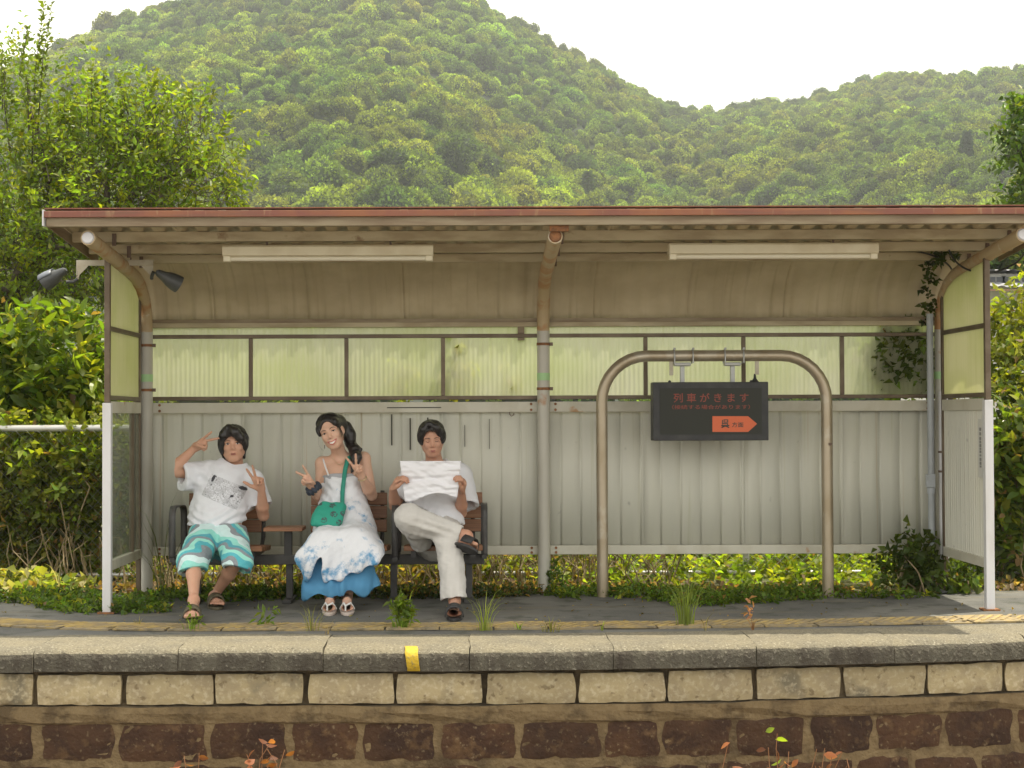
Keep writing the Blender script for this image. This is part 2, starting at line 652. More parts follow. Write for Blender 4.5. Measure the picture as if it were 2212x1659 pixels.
bj = xs_from_px([139, 488, 842, 1203, 1552, 1903, 2267, 2624, 2977, 3332, 3686, 4020], 1480, 8.52)
st = (bj[-1] - bj[0]) / 11
bj = [bj[0] - st * k for k in range(6, 0, -1)] + bj + [bj[-1] + st * k for k in range(1, 7)]
for i in range(len(bj) - 1):
    r = random.Random(i)
    stone('stone_block', bj[i] + 0.006 + r.random() * 0.009, bj[i + 1] - 0.006 - r.random() * 0.009, -0.294 - r.random() * 0.006, -0.146 + r.random() * 0.007, 0.070 + 0.008 * r.random(), M_block, 0.010 + 0.012 * r.random(), 0.0028, 200 + i, outline=0.0035)
rows = [(-0.378, -0.604, [-200, 151, 466, 824, 1136, 1413, 1719, 2034, 2370, 2600, 2886, 3195, 3462, 3759, 4060]),
        (-0.608, -0.812, [-60, 215, 640, 960, 1200, 1610, 1890, 2170, 2480, 2760, 3090, 3380, 3620, 3900, 4200]),
        (-0.816, -1.0, [-200, 100, 420, 760, 1050, 1380, 1700, 2000, 2300, 2640, 2950, 3250, 3500, 3800, 4100])]
for ri, (zt, zb, js) in enumerate(rows):
    jx = xs_from_px(js, 1600, 8.53)
    st = 0.40
    jx = [jx[0] - st * k for k in range(5, 0, -1)] + jx + [jx[-1] + st * k for k in range(1, 6)]
    for i in range(len(jx) - 1):
        r = random.Random(50 * ri + i)
        g = 0.010 + r.random() * 0.018
        stone('brown_stone', jx[i] + g, jx[i + 1] - g, zb + 0.010 + r.random() * 0.018, zt - 0.008 - r.random() * 0.018, 0.0735, M_brown, 0.006, 0.003, 300 + 60 * ri + i, outline=0.0065, nx=12, nz=7)

# ---- ground and track bed (structure)
gx = np.linspace(-60, 60, 61)
gy = np.concatenate((np.linspace(11.081, 20, 20), np.linspace(24, 130, 30)))
XX, YY = np.meshgrid(gx, gy)
ZZ = -0.03 + 0.03 * np.sin(XX * 1.7) * np.sin(YY * 2.1) * np.clip((YY - 11.3) / 2, 0, 1) + np.clip(YY - 30, 0, 200) * 0.02
def grid_faces(nu, nv):
    i, j = np.meshgrid(np.arange(nu - 1), np.arange(nv - 1))
    a = (j * nu + i).ravel()
    return np.stack((a, a + 1, a + nu + 1, a + nu), 1)
mesh_np('ground', np.stack((XX, YY, ZZ), -1).reshape(-1, 3), [grid_faces(61, 50)], M_soil, smooth=True, kind='structure')
mesh_np('track_bed', [(-60, -6, -1.2), (60, -6, -1.2), (60, 9.4, -1.2), (-60, 9.4, -1.2)], [(0, 1, 2, 3)], M_ballast, kind='structure')

# ------------------------------------------------------------------ shelter
M_wallp = pmat('wall_paint', (0.67, 0.665, 0.575), 0.55, spots=(((0.56, 0.565, 0.50), (1, 1, 0.25), 3.0, 0.4, 0.65, 0.6), ((0.50, 0.50, 0.33), (6, 1, 0.12), 5, 0.6, 0.74, 0.5), ((0.46, 0.29, 0.12), (9, 1, 0.10), 3.2, 0.67, 0.75, 0.5), ((0.25, 0.25, 0.23), 1, 12, 0.68, 0.75, 0.4)), rand=False)
M_rail = pmat('rail_paint', (0.58, 0.56, 0.47), 0.55, spots=(((0.45, 0.42, 0.32), (1, 1, 1), 5, 0.45, 0.62, 0.6), ((0.40, 0.20, 0.07), 1, 7, 0.66, 0.72, 0.8)), rand=False)
M_roof = pmat('roof_underside_paint', (0.57, 0.49, 0.325), 0.6, spots=(((0.40, 0.33, 0.20), (0.7, 1, 1), 2.5, 0.4, 0.62, 0.7), ((0.30, 0.24, 0.14), (7, 0.3, 0.3), 3, 0.55, 0.7, 0.45)), rand=False)
M_purlin = pmat('purlin_paint', (0.51, 0.44, 0.285), 0.6, spots=(((0.34, 0.27, 0.16), (0.8, 3, 3), 4, 0.42, 0.62, 0.8), ((0.20, 0.11, 0.05), (1, 1, 1), 5, 0.64, 0.70, 0.8)), rand=False)
M_fascia = pmat('rusty_fascia', (0.215, 0.082, 0.058), 0.75, spots=(((0.30, 0.125, 0.055), (1, 1, 1), 3, 0.45, 0.62, 0.7), ((0.19, 0.09, 0.06), (0.6, 1, 12), 5, 0.48, 0.62, 0.8), ((0.38, 0.25, 0.13), (6, 1, 1), 4, 0.6, 0.7, 0.6)), rand=False)
M_gutter = pmat('fascia_paint', (0.30, 0.245, 0.155), 0.6, spots=(((0.19, 0.13, 0.075), (1, 1, 8), 3, 0.4, 0.62, 0.8),), rand=False)
M_bronze = pmat('bronze_frame', (0.115, 0.082, 0.05), 0.45, 0.3, spots=(((0.19, 0.15, 0.10), 1, 6, 0.45, 0.65, 0.7),), rand=False)
M_col = pmat('column_paint', (0.50, 0.485, 0.42), 0.45, spots=(((0.42, 0.40, 0.33), (1, 1, 0.4), 5, 0.45, 0.62, 0.6), ((0.40, 0.19, 0.07), (1, 1, 1), 4.5, 0.66, 0.71, 0.7)), rand=False)
M_arm = pmat('rusty_arm_paint', (0.47, 0.36, 0.21), 0.5, spots=(((0.42, 0.20, 0.07), (1, 1, 1), 6, 0.52, 0.62, 0.8), ((0.62, 0.58, 0.47), 1, 9, 0.6, 0.66, 0.6)), rand=False)
M_white = pmat('white_post_paint', (0.66, 0.66, 0.68), 0.4, spots=(((0.52, 0.51, 0.48), (1, 1, 0.3), 6, 0.5, 0.66, 0.5),), rand=False)
M_rust = pmat('rust', (0.30, 0.13, 0.05), 0.8, spots=(((0.15, 0.07, 0.03), 1, 40, 0.4, 0.6, 0.8),))
M_green = pmat('green_tape', (0.38, 0.62, 0.30), 0.5)
M_bolt = pmat('bolt_metal', (0.16, 0.11, 0.08), 0.6, 0.4)


def panemat(name, col, clear, rough=0.28):
    g = NG(name)
    p = g.pos(False, rand=False)
    f = g.noise(p, 2.2, lo=0.35, hi=0.7)
    c = g.mix(f, (*col, 1), (col[0] * 0.86, col[1] * 0.9, col[2] * 0.72, 1))
    fs = g.math('MULTIPLY', g.noise(g.n('ShaderNodeVectorMath', operation='MULTIPLY', i0=p, i1=(10, 10, 0.4)).outputs[0], 4.0, lo=0.5, hi=0.75), 0.35)
    c = g.mix(fs, c, (col[0] * 0.7, col[1] * 0.72, col[2] * 0.45, 1))
    tr = g.n('ShaderNodeBsdfTranslucent', iColor=c)
    df = g.n('ShaderNodeBsdfDiffuse', iColor=c)
    m1 = g.n('ShaderNodeMixShader', i0=0.34)
    g.l(tr.outputs[0], m1.inputs[1])
    g.l(df.outputs[0], m1.inputs[2])
    rf = g.n('ShaderNodeBsdfRefraction', iRoughness=rough, iIOR=1.12)
    g.l(c, rf.inputs['Color'])
    m2 = g.n('ShaderNodeMixShader', i0=clear)
    g.l(m1.outputs[0], m2.inputs[1])
    g.l(rf.outputs[0], m2.inputs[2])
    g.l(m2.outputs[0], g.out.inputs['Surface'])
    return g.m


M_pane = panemat('frosted_pane', (0.93, 0.92, 0.70), 0.34, 0.3)
M_sidepane = panemat('yellowed_pane', (0.84, 0.83, 0.60), 0.22)
def clearmat():
    g = NG('grimy_clear_panel')
    tp = g.n('ShaderNodeBsdfTransparent', iColor=(0.80, 0.83, 0.78, 1))
    p = g.pos(False, rand=False)
    f = g.math('ADD', g.math('MULTIPLY', g.noise(p, 3.0, lo=0.35, hi=0.7), 0.18), 0.20)
    g.b.inputs['Base Color'].default_value = (0.42, 0.44, 0.38, 1)
    g.b.inputs['Roughness'].default_value = 0.15
    m = g.n('ShaderNodeMixShader', i0=f)
    g.l(tp.outputs[0], m.inputs[1])
    g.l(g.b.outputs[0], m.inputs[2])
    g.l(m.outputs[0], g.out.inputs['Surface'])
    return g.m
M_clear = clearmat()

XL, XM, XR = -2.20, 0.470, 3.145        # column axes
YC, YW, YP = 11.05, 11.14, 10.0          # column plane, wall plane, front post plane
sh = thing('waiting_shelter', 'long open-fronted platform shelter with rusty roof edge and corrugated wall', 'shelter', (0.47, 10.5, 0))


def arm_path(X):
    return [(X, 9.37, 2.212), (X, 9.9, 2.172), (X, 10.5, 2.122), (X, 10.68, 2.10), (X, 10.84, 2.055), (X, 10.96, 1.98), (X, 11.03, 1.88), (X, 11.05, 1.76)]


for ci, X in enumerate((XL, XM, XR)):
    mb = MB().tube([(X, YC, 1.76), (X, YC, -0.02)], 0.0425, 20)
    c = smooth_tube(mb.build('column', M_col, sh))
    a = smooth_tube(MB().tube(arm_path(X), 0.0425, 20).build('arm', M_arm, c))
    smooth_tube(MB().tube([(X, 9.368, 2.212), (X, 9.358, 2.213)], [0.036, 0.030], 20).build('end_cap', M_white if ci != 1 else M_rust, c), 30)
    for zz in (1.66, 1.36):
        smooth_tube(MB().tube([(X, YC, zz), (X, YC, zz + 0.018)], 0.0455, 20).build('clamp_band', M_rust if ci < 2 else M_col, c))
        MB().box((X + 0.052, YC - 0.01, zz + 0.009), (0.022, 0.02, 0.022)).build('clamp_bolt', M_bolt, c)
    smooth_tube(MB().tube([(X, YC, 1.425), (X, YC, 1.475)], 0.0436, 20).build('green_band', M_green, c))
    MB().tube([(X, YC, -0.02), (X, YC, 0.012)], 0.075, 16).build('base_plate', M_rust, c)

# roof sheets: deck plus curved back, profile ribs
def roof_path():
    pts = []
    for Y in (9.30, 9.8, 10.2, 10.58):
        pts.append((Y, 2.333 - 0.0745 * (Y - 9.30)))
    y0, z0 = pts[-1]
    y1, z1 = YW + 0.02, 1.83
    for k in range(1, 11):
        t = k / 10 * PI / 2
        pts.append((y0 + (y1 - y0) * math.sin(t), z1 + (z0 - z1) * math.cos(t)))
    return pts


RP = roof_path()
RN = []
for i in range(len(RP)):
    a = RP[max(0, i - 1)]
    b = RP[min(len(RP) - 1, i + 1)]
    d = Vector((b[0] - a[0], b[1] - a[1])).normalized()
    RN.append((-d.y, d.x) if d.x > 0.05 else (1, 0))
RX0, RX1 = -2.415, 3.385
nsh = 9
pitch = (RX1 - RX0) / (nsh * 5)
for s in range(nsh):
    px = []
    for k in range(5):
        b = RX0 + (s * 5 + k) * pitch
        px += [(b, 0), (b + 0.42 * pitch, 0), (b + 0.52 * pitch, 0.024), (b + 0.86 * pitch, 0.024), (b + 0.96 * pitch, 0)]
    px.append((RX0 + (s + 1) * 5 * pitch + 0.012, 0))
    lift = 0.0025 * (s % 2)
    V = []
    for (Y, Z), (ny, nz_) in zip(RP, RN):
        for (x, h) in px:
            hh = h * (1.0 if Y < 10.6 else 0.35) + lift
            V.append((x, Y + ny * hh, Z + nz_ * hh))
    n = len(px)
    o = mesh_np('roof_sheet', V, [grid_faces(n, len(RP))], M_roof, sh)
    mod_solid(o, 0.0012, 1)
# fascia: rusty flashing above a gutter channel
MB().bb(RX0 - 0.01, RX1 + 0.01, 9.255, 9.275, 2.316, 2.352).build('fascia_flashing', M_fascia, sh, bevel=0.003)
MB().bb(RX0 - 0.01, RX1 + 0.01, 9.277, 9.50, 2.366, 2.372).build('roof_cap', M_fascia, sh)
mb = MB()
mb.bb(RX0, RX1, 9.285, 9.300, 2.268, 2.315)
mb.bb(RX0, RX1, 9.301, 9.345, 2.268, 2.274)
mb.build('fascia_channel', M_gutter, sh)
for X in (RX0 - 0.012, RX1 + 0.012):
    MB().bb(X - 0.004, X + 0.004, 9.25, 9.31, 2.268, 2.36).build('fascia_end_cap', M_white, sh)
for X in (RX0 - 0.004, RX1 + 0.004):
    mb = MB()
    mb.quad((X, 9.30, 2.27), (X, 9.30, 2.333), (X, 10.58, 2.238), (X, 10.58, 2.17))
    mod_solid(mb.build('verge_trim', M_gutter, sh), 0.006)
# purlins
for (Y, h) in ((9.80, 0.058), (10.22, 0.055), (10.60, 0.05)):
    z = 2.333 - 0.0745 * (Y - 9.30) - 0.002
    mb = MB()
    mb.bb(RX0 + 0.02, RX1 - 0.02, Y, Y + 0.004, z - h, z)
    mb.bb(RX0 + 0.02, RX1 - 0.02, Y + 0.0041, Y + 0.05, z - h, z - h + 0.004)
    mb.bb(RX0 + 0.02, RX1 - 0.02, Y + 0.0041, Y + 0.05, z - 0.004, z)
    mb.build('purlin', M_purlin, sh)
# cleats where arms meet purlins
for X in (XL, XM, XR):
    for Y in (9.80, 10.22, 10.60):
        z = 2.333 - 0.0745 * (Y - 9.30)
        MB().bb(X + 0.045, X + 0.07, Y - 0.012, Y - 0.004, z - 0.085, z - 0.012).build('cleat', M_bolt, sh, bevel=0.003)
MB().bb(XM - 0.035, XM + 0.075, 9.325, 9.347, 2.235, 2.30).build('cleat', M_rust, sh, bevel=0.004)

# back wall beams, panes, rails, siding for two bays
bays = ((XL - 0.03, XM - 0.002), (XM + 0.002, XR + 0.03))
MB().bb(XL - 0.03, XR + 0.03, YW - 0.03, YW + 0.005, 1.79, 1.842).build('eaves_beam', M_purlin, sh, bevel=0.004)
MB().bb(XL - 0.03, XR + 0.03, YW - 0.045, YW - 0.031, 1.822, 1.846).build('drip_trim', M_gutter, sh)


def corrug(x0, x1, z0, z1, y, pitch_, amp, per=6):
    n = max(2, int((x1 - x0) / pitch_ * per))
    x = np.linspace(x0, x1, n + 1)
    yy = y + amp * np.sin(x / pitch_ * 2 * PI)
    V = np.concatenate((np.stack((x, yy, np.full_like(x, z0)), 1), np.stack((x, yy, np.full_like(x, z1)), 1)))
    return V, [grid_faces(n + 1, 2)]


mull_px = ((541, 748, 957), (1395, 1607, 1820))
for b, (x0, x1) in enumerate(bays):
    cuts = [x0] + [D(p, 790, 11.09).x for p in mull_px[b]] + [x1]
    V, F = corrug(x0, x1, 1.742, 1.789, YW - 0.008, 0.032, 0.0012)
    mesh_np('top_pane', V, F, M_pane, sh, smooth=True)
    fr = MB().bb(x0, x1, YW - 0.05, YW - 0.015, 1.716, 1.742).build('window_head', M_bronze, sh, bevel=0.003)
    MB().bb(x0, x1, YW - 0.05, YW - 0.015, 1.298, 1.324).build('window_sill', M_bronze, sh, bevel=0.003)
    for k in range(4):
        if k:
            MB().bb(cuts[k] - 0.0135, cuts[k] + 0.0135, YW - 0.046, YW - 0.016, 1.3245, 1.7155).build('mullion', M_bronze, sh, bevel=0.003)
        V, F = corrug(cuts[k] + 0.002, cuts[k + 1] - 0.002, 1.310, 1.730, YW - 0.008 + 0.003 * (k % 2), 0.032, 0.0012)
        mesh_np('pane', V, F, M_pane, sh, smooth=True)
    MB().bb(x0, x1, YW - 0.045, YW - 0.008, 1.212, 1.283).build('top_rail', M_rail, sh, bevel=0.004)
    MB().bb(x0, x1, YW - 0.045, YW - 0.008, 0.252, 0.312).build('bottom_rail', M_rail, sh, bevel=0.004)
    # siding sheets
    ns = 4
    wd = (x1 - x0) / ns
    for s in range(ns):
        xa, xb = x0 + s * wd, x0 + (s + 1) * wd
        px = []
        nb = 5
        p = (xb - xa) / nb
        for k in range(nb):
            b0 = xa + k * p
            px += [(b0, 0), (b0 + 0.40 * p, 0.0012), (b0 + 0.80 * p, 0), (b0 + 0.825 * p, -0.006), (b0 + 0.905 * p, -0.006), (b0 + 0.93 * p, 0)]
        px.append((xb + 0.008, 0))
        lift = 0.0025 * (s % 2)
        V = [(x, YW + 0.004 - h - lift, 0.27) for x, h in px] + [(x, YW + 0.004 - h - lift, 1.27) for x, h in px]
        o = mesh_np('siding_sheet', V, [grid_faces(len(px), 2)], M_wallp, sh)
        mod_solid(o, 0.0012, -1)
    for xx in (x0 + (0.11 if b == 0 else 0.08), x1 - (0.08 if b == 0 else 0.11)):
        for zz in (1.228, 1.267, 0.267, 0.298):
            MB().tube([(xx, YW - 0.045, zz), (xx, YW - 0.053, zz)], 0.009, 8).build('bolt', M_rust, sh)
# scratches, hooks and slots on the wall
M_scr = pmat('dark_scratch', (0.07, 0.065, 0.05), 0.8)
for (x, ya, yb, wpx) in ((846, 895, 962, 3.0), (886, 903, 972, 3.0), (924, 902, 912, 3), (1004, 918, 965, 1.4), (1057, 905, 970, 1.2)):
    p, q = D(x, ya, YW - 0.02), D(x - 0.5, yb, YW - 0.02)
    w2 = wpx / 2 / 319
    MB().bb(p.x - w2, p.x + w2, YW - 0.0165, YW - 0.010, q.z, p.z).build('dark_slot', M_scr, sh)
p, q = D(836, 880.5, YW - 0.046), D(953, 880.5, YW - 0.046)
MB().bb(p.x, q.x, YW - 0.0465, YW - 0.044, p.z - 0.004, p.z + 0.003).build('dark_slot', M_scr, sh)
h = D(1105, 897, YW - 0.03)
smooth_tube(MB().tube([h + Vector((-0.014, 0, 0.03)), h + Vector((-0.012, -0.004, 0.005)), h + Vector((0, -0.006, -0.006)), h + Vector((0.014, -0.006, 0.002)), h + Vector((0.016, -0.006, 0.014))], 0.003, 6).build('hook', M_bolt, sh))
# column brackets behind, dark cross pieces above wall near centre
MB().bb(XM - 0.17, XM - 0.125, YW - 0.028, YW + 0.02, 1.70, 1.795).build('bracket', M_gutter, sh)

# side frames
for si, (X, XC, sgn) in enumerate(((-2.228, XL, -1), (3.128, XR, 1))):
    sf = MB().bb(X - 0.026, X + 0.026, YP - 0.026, YP + 0.026, 0.0, 1.274).build('front_post', M_white, sh, bevel=0.004)
    MB().bb(X - 0.05, X + 0.05, YP - 0.05, YP + 0.05, -0.002, 0.008).build('post_foot', M_rust, sh)
    xo = X - 0.004 * sgn
    MB().bb(X - 0.017, X + 0.017, YP - 0.016, YP + 0.02, 1.276, 2.19).build('front_stile', M_bronze, sh, bevel=0.003)
    yr = 10.93
    MB().bb(X - 0.015, X + 0.015, yr - 0.016, yr + 0.016, 0.02, 1.985).build('rear_stile', M_bronze, sh, bevel=0.003)
    def bar(pts, r=0.016, nm='side_bar', mt=M_bronze):
        o = MB().tube(pts, r, 4).build(nm, mt, sh)
        return o
    bar([(X, yr, 1.985), (X, yr - 0.02, 2.02), (X, yr - 0.20, 2.10), (X, YP + 0.02, 2.165)], 0.02)
    MB().bb(X - 0.014, X + 0.014, YP + 0.021, yr - 0.017, 1.716, 1.744).build('side_bar', M_bronze, sh, bevel=0.003)
    MB().bb(X - 0.016, X + 0.016, YP + 0.021, yr - 0.017, 1.292, 1.32).build('side_bar', M_bronze, sh, bevel=0.003)
    MB().bb(X - 0.02, X + 0.02, YP + 0.027, yr - 0.017, 1.212, 1.284).build('side_rail', M_rail, sh, bevel=0.003)
    MB().bb(X - 0.02, X + 0.02, YP + 0.027, yr - 0.017, 0.252, 0.312).build('side_rail', M_rail, sh, bevel=0.003)
    MB().bb(X - 0.003, X + 0.003, YP + 0.022, yr - 0.018, 1.321, 1.715).build('side_pane', M_sidepane, sh)
    mb = MB().prism([(YP + 0.022, 1.745), (yr - 0.018, 1.745), (yr - 0.018, 2.0), (yr - 0.2, 2.085), (YP + 0.022, 2.15)], 'x', X - 0.003, X + 0.003)
    mb.build('side_pane', M_sidepane, sh)
    if si == 0:
        MB().bb(X - 0.003, X + 0.003, YP + 0.028, yr - 0.018, 0.313, 1.211).build('clear_panel', M_clear, sh)
        MB().bb(X - 0.015, X + 0.015, 10.70, 10.72, 0.313, 1.211).build('side_stile', M_bronze, sh)
    else:
        n = 150
        y = np.linspace(YP + 0.028, yr - 0.018, n + 1)
        ph = (y / 0.0445) % 1.0
        xx = X + 0.004 - 0.012 * np.clip(np.abs(ph - 0.5) * 6 - 1.0, 0, 1)
        V = np.concatenate((np.stack((xx, y, np.full_like(y, 0.31)), 1), np.stack((xx, y, np.full_like(y, 1.22)), 1)))
        mesh_np('side_siding', V, [grid_faces(n + 1, 2)], M_wallp, sh)
for X in (-2.262, 3.190):  # strips added at both wall ends to stop sun leaking through the gap
    MB().bb(X - 0.004, X + 0.004, 10.945, 11.16, 0.255, 1.84).build('corner_light_stop', M_bronze, sh)
# notice strip by the right front post
M_notice = pmat('notice_white', (0.62, 0.62, 0.58), 0.5)
M_ink = pmat('faded_ink', (0.20, 0.20, 0.20), 0.6)
xn = 3.128 - 0.022
nt_ = MB().bb(xn - 0.004, xn - 0.001, YP + 0.035, YP + 0.115, 0.80, 1.16).build('notice_strip', M_notice, sh)
r = random.Random(5)
mb = MB()
z = 1.105
while z > 0.86:
    hgt = r.choice((0.012, 0.016, 0.02))
    mb.bb(xn - 0.0052, xn - 0.0042, YP + 0.05, YP + 0.085, z - hgt, z)
    z -= hgt + r.choice((0.004, 0.008))
mb.build('notice_lettering', M_ink, nt_)

# pipes beside the right column
M_pvc = pmat('grey_pvc', (0.40, 0.43, 0.46), 0.4, spots=(((0.30, 0.32, 0.33), 1, 8, 0.5, 0.65, 0.5),))
pr = smooth_tube(MB().tube([(3.055, 10.99, -0.02), (3.055, 10.99, 0.75), (3.055, 10.99, 1.86)], 0.022, 14).build('conduit', M_pvc, sh))
MB().bb(3.015, 3.075, 10.955, 10.985, 0.70, 0.79).build('junction_box', M_pvc, pr, bevel=0.004)
smooth_tube(MB().tube([(3.055, 10.99, 0.66), (3.055, 10.99, 0.70)], 0.027, 12).build('coupling', M_pvc, pr))
dp = smooth_tube(MB().tube([(3.135, 10.975, 0.0), (3.135, 10.975, 1.34)], 0.031, 16).build('downpipe', M_white, sh))
for zz in (0.16, 0.80, 0.93):
    smooth_tube(MB().tube([(3.135, 10.975, zz), (3.135, 10.975, zz + 0.014)], 0.036, 14).build('strap', M_bolt, dp))

# loose cables
M_cable = pmat('black_cable', (0.025, 0.025, 0.028), 0.5)
cb = thing('hanging_cable', 'thin dark cable drooping from the right roof corner', 'cable', D(2120, 575, 10.4))
pts = [D(2050, 540, 10.2), D(2062, 562, 10.25), D(2085, 580, 10.3), D(2120, 589, 10.3), D(2160, 584, 10.3), D(2195, 567, 10.2), D(2215, 545, 10.0)]
def curve_pts(P, n=6):
    out = []
    P = [Vector(p) for p in P]
    for i in range(len(P) - 1):
        p0, p1, p2, p3 = P[max(0, i - 1)], P[i], P[i + 1], P[min(len(P) - 1, i + 2)]
        for k in range(n):
            t = k / n
            out.append(0.5 * ((2 * p1) + (p2 - p0) * t + (2 * p0 - 5 * p1 + 4 * p2 - p3) * t * t + (3 * p1 - p0 - 3 * p2 + p3) * t ** 3))
    out.append(P[-1])
    return out
smooth_tube(MB().tube(curve_pts(pts), 0.006, 6).build('cable', M_cable, cb))
pts = [D(1905, 541, 10.3), D(1990, 545, 10.4), D(2040, 565, 10.6), D(2058, 590, 10.8), D(2040, 605, 10.95)]
smooth_tube(MB().tube(curve_pts(pts), 0.006, 6).build('cable', M_cable, cb))

# ------------------------------------------------------------------ fluorescent fixtures
M_lampw = pmat('lamp_housing', (0.68, 0.62, 0.44), 0.45, spots=(((0.55, 0.47, 0.30), 1, 6, 0.45, 0.65, 0.6),), rand=False)
M_tube = pmat('lamp_tube', (0.74, 0.70, 0.56), 0.25)
M_socket = pmat('lamp_socket', (0.74, 0.69, 0.52), 0.4)
def fixture(px0, px1, py, label, endright):
    Y = 9.83
    a, b = D(px0, py, Y), D(px1, py, Y)
    c = (a + b) / 2
    L = (b.x - a.x)
    t = thing('fluorescent_light', label, 'light fixture', (c.x, Y, c.z), 'fluorescent lights under the roof')
    h = MB().prism([(-0.055, -0.012), (-0.055, 0.04), (-0.045, 0.05), (0.045, 0.05), (0.055, 0.04), (0.055, -0.012)], 'x', -L / 2, L / 2)
    h.v = [(v[0] + c.x, v[1] + Y, v[2] + c.z) for v in h.v]
    ho = h.build('housing', M_lampw, t, bevel=0.002)
    smooth_tube(MB().tube([(c.x - L / 2 + 0.045, Y - 0.01, c.z - 0.027), (c.x + L / 2 - 0.045, Y - 0.01, c.z - 0.027)], 0.0145, 12).build('tube_lamp', M_tube, t))
    for s in (-1, 1):
        MB().box((c.x + s * (L / 2 - 0.024), Y - 0.01, c.z - 0.0285), (0.042, 0.05, 0.033)).build('socket', M_socket, t, bevel=0.004)
    MB().box((c.x, Y + 0.005, c.z - 0.0135), (L * 0.999, 0.085, 0.002)).build('reflector', M_lampw, t)
    for s in (-1, 1):
        MB().box((c.x + s * L * 0.295, Y + 0.02, c.z + 0.066), (0.012, 0.012, 0.05)).build('hanger', M_bolt, t)
fixture(483, 936, 549, 'fluorescent light over the people on the bench', True)
fixture(1444, 1894, 544.5, 'fluorescent light over the train board', False)

# ------------------------------------------------------------------ floodlights on a cross bar
M_flood = pmat('dark_housing', (0.055, 0.06, 0.062), 0.45, spots=(((0.10, 0.105, 0.105), 1, 9, 0.45, 0.65, 0.6),))
M_floodgrey = pmat('grey_hood', (0.16, 0.18, 0.21), 0.4)
M_barp = pmat('bar_paint', (0.50, 0.46, 0.36), 0.5, spots=(((0.36, 0.30, 0.20), 1, 10, 0.45, 0.65, 0.6),))
YB = 10.30
p0, p1 = D(165, 568, YB), D(331, 568, YB)
br = thing('lamp_bar', 'pale angle-iron bar bolted across the left roof arm', 'bracket', (p0 + p1) / 2)
mb = MB()
mb.bb(p0.x, p1.x, YB - 0.003, YB + 0.003, p0.z - 0.018, p0.z + 0.018)
mb.bb(p0.x, p1.x, YB + 0.0031, YB + 0.035, p0.z + 0.013, p0.z + 0.018)
mb.build('bar', M_barp, br)
for s, p in ((1, p0), (-1, p1)):
    mb = MB().prism([(p.x, p.z - 0.018), (p.x + s * 0.075, p.z - 0.018), (p.x + s * 0.06, p.z - 0.035), (p.x + s * 0.02, p.z - 0.075), (p.x + s * 0.012, p.z - 0.11), (p.x, p.z - 0.11)], 'y', YB - 0.0025, YB + 0.0025)
    mb.build('gusset', M_barp, br)
smooth_tube(MB().tube([(-2.2 - 0.045, YB + 0.004, p0.z - 0.02), (-2.2 - 0.045, YB + 0.004, 2.19)], 0.005, 6).build('clamp_rod', M_bolt, br))
smooth_tube(MB().tube([(-2.2 + 0.05, YB + 0.004, p0.z - 0.02), (-2.2 + 0.05, YB + 0.004, 2.19)], 0.005, 6).build('clamp_rod', M_bolt, br))


def floodlight(c, yaw, label, hood, k=0.64):
    """barrel-shaped outdoor lamp: rounded rear, wide open mouth, tilted downwards"""
    t = thing('floodlight', label, 'floodlight', c, 'dark floodlights on the cross bar')
    R = Matrix.Rotation(yaw, 3, 'Z') @ Matrix.Rotation(math.radians(28), 3, 'Y')
    prof_ = [(a_ * k, b_ * k) for a_, b_ in ((-0.145, 0.018), (-0.125, 0.036), (-0.09, 0.045), (-0.05, 0.055), (0.0, 0.078), (0.07, 0.092), (0.115, 0.094), (0.118, 0.088), (0.06, 0.080))]
    V, F = [], []
    seg = 20
    for (u, r_) in prof_:
        for kk in range(seg):
            a = 2 * PI * kk / seg
            V.append(Vector(c) + R @ Vector((u, r_ * 1.05 * math.cos(a), r_ * 0.92 * math.sin(a))))
    for i in range(len(prof_) - 1):
        for kk in range(seg):
            F.append((i * seg + kk, i * seg + (kk + 1) % seg, (i + 1) * seg + (kk + 1) % seg, (i + 1) * seg + kk))
    F.append(tuple(reversed(range(seg))))
    smooth_tube(mesh_np('housing', V, F, M_flood, t), 40)
    V = [Vector(c) + R @ Vector((0.062 * k, k * 0.079 * 1.05 * math.cos(2 * PI * kk / seg), k * 0.079 * 0.92 * math.sin(2 * PI * kk / seg))) for kk in range(seg)]
    mesh_np('lens', V, [tuple(range(seg))], pmat('dark_lens', (0.10, 0.11, 0.11), 0.15), t)
    if hood:
        V, F = [], []
        for u, r_ in ((-0.02, 0.082), (0.06, 0.096), (0.125, 0.099)):
            for kk in range(11):
                a = PI * (0.08 + 0.84 * kk / 10)
                V.append(Vector(c) + R @ Vector((k * u, k * r_ * 1.05 * math.cos(a), k * r_ * 0.95 * math.sin(a))))
        o = mesh_np('hood', V, [grid_faces(11, 3)], M_floodgrey, t, smooth=True)
        mod_solid(o, 0.003)
    return t, R


t, R = floodlight(D(120, 599, YB) + Vector((0, -0.03, 0)), PI - 0.25, 'grey hooded floodlight outside the shelter against the tree', True)
c = D(120, 599, YB)
smooth_tube(MB().tube([c + Vector((0.07, -0.01, -0.03)), c + Vector((0.11, 0.005, -0.03)), (p0.x + 0.01, YB, p0.z - 0.10)], 0.010, 8).build('yoke', M_flood, t))
smooth_tube(MB().tube([c + Vector((0.10, -0.01, 0.0)), c + Vector((0.14, 0.0, 0.01)), (p0.x + 0.005, YB, p0.z - 0.05)], 0.003, 6).build('wire', M_cable, t))
t, R = floodlight(D(368, 604, YB - 0.02) + Vector((0, -0.05, 0)), 0.42, 'black floodlight inside the shelter below the roof', False)
c = D(368, 604, YB)
smooth_tube(MB().tube([(p1.x - 0.01, YB, p1.z - 0.10), c + Vector((-0.115, -0.01, 0.02)), c + Vector((-0.10, -0.03, 0.045))], 0.012, 8).build('yoke', M_flood, t))

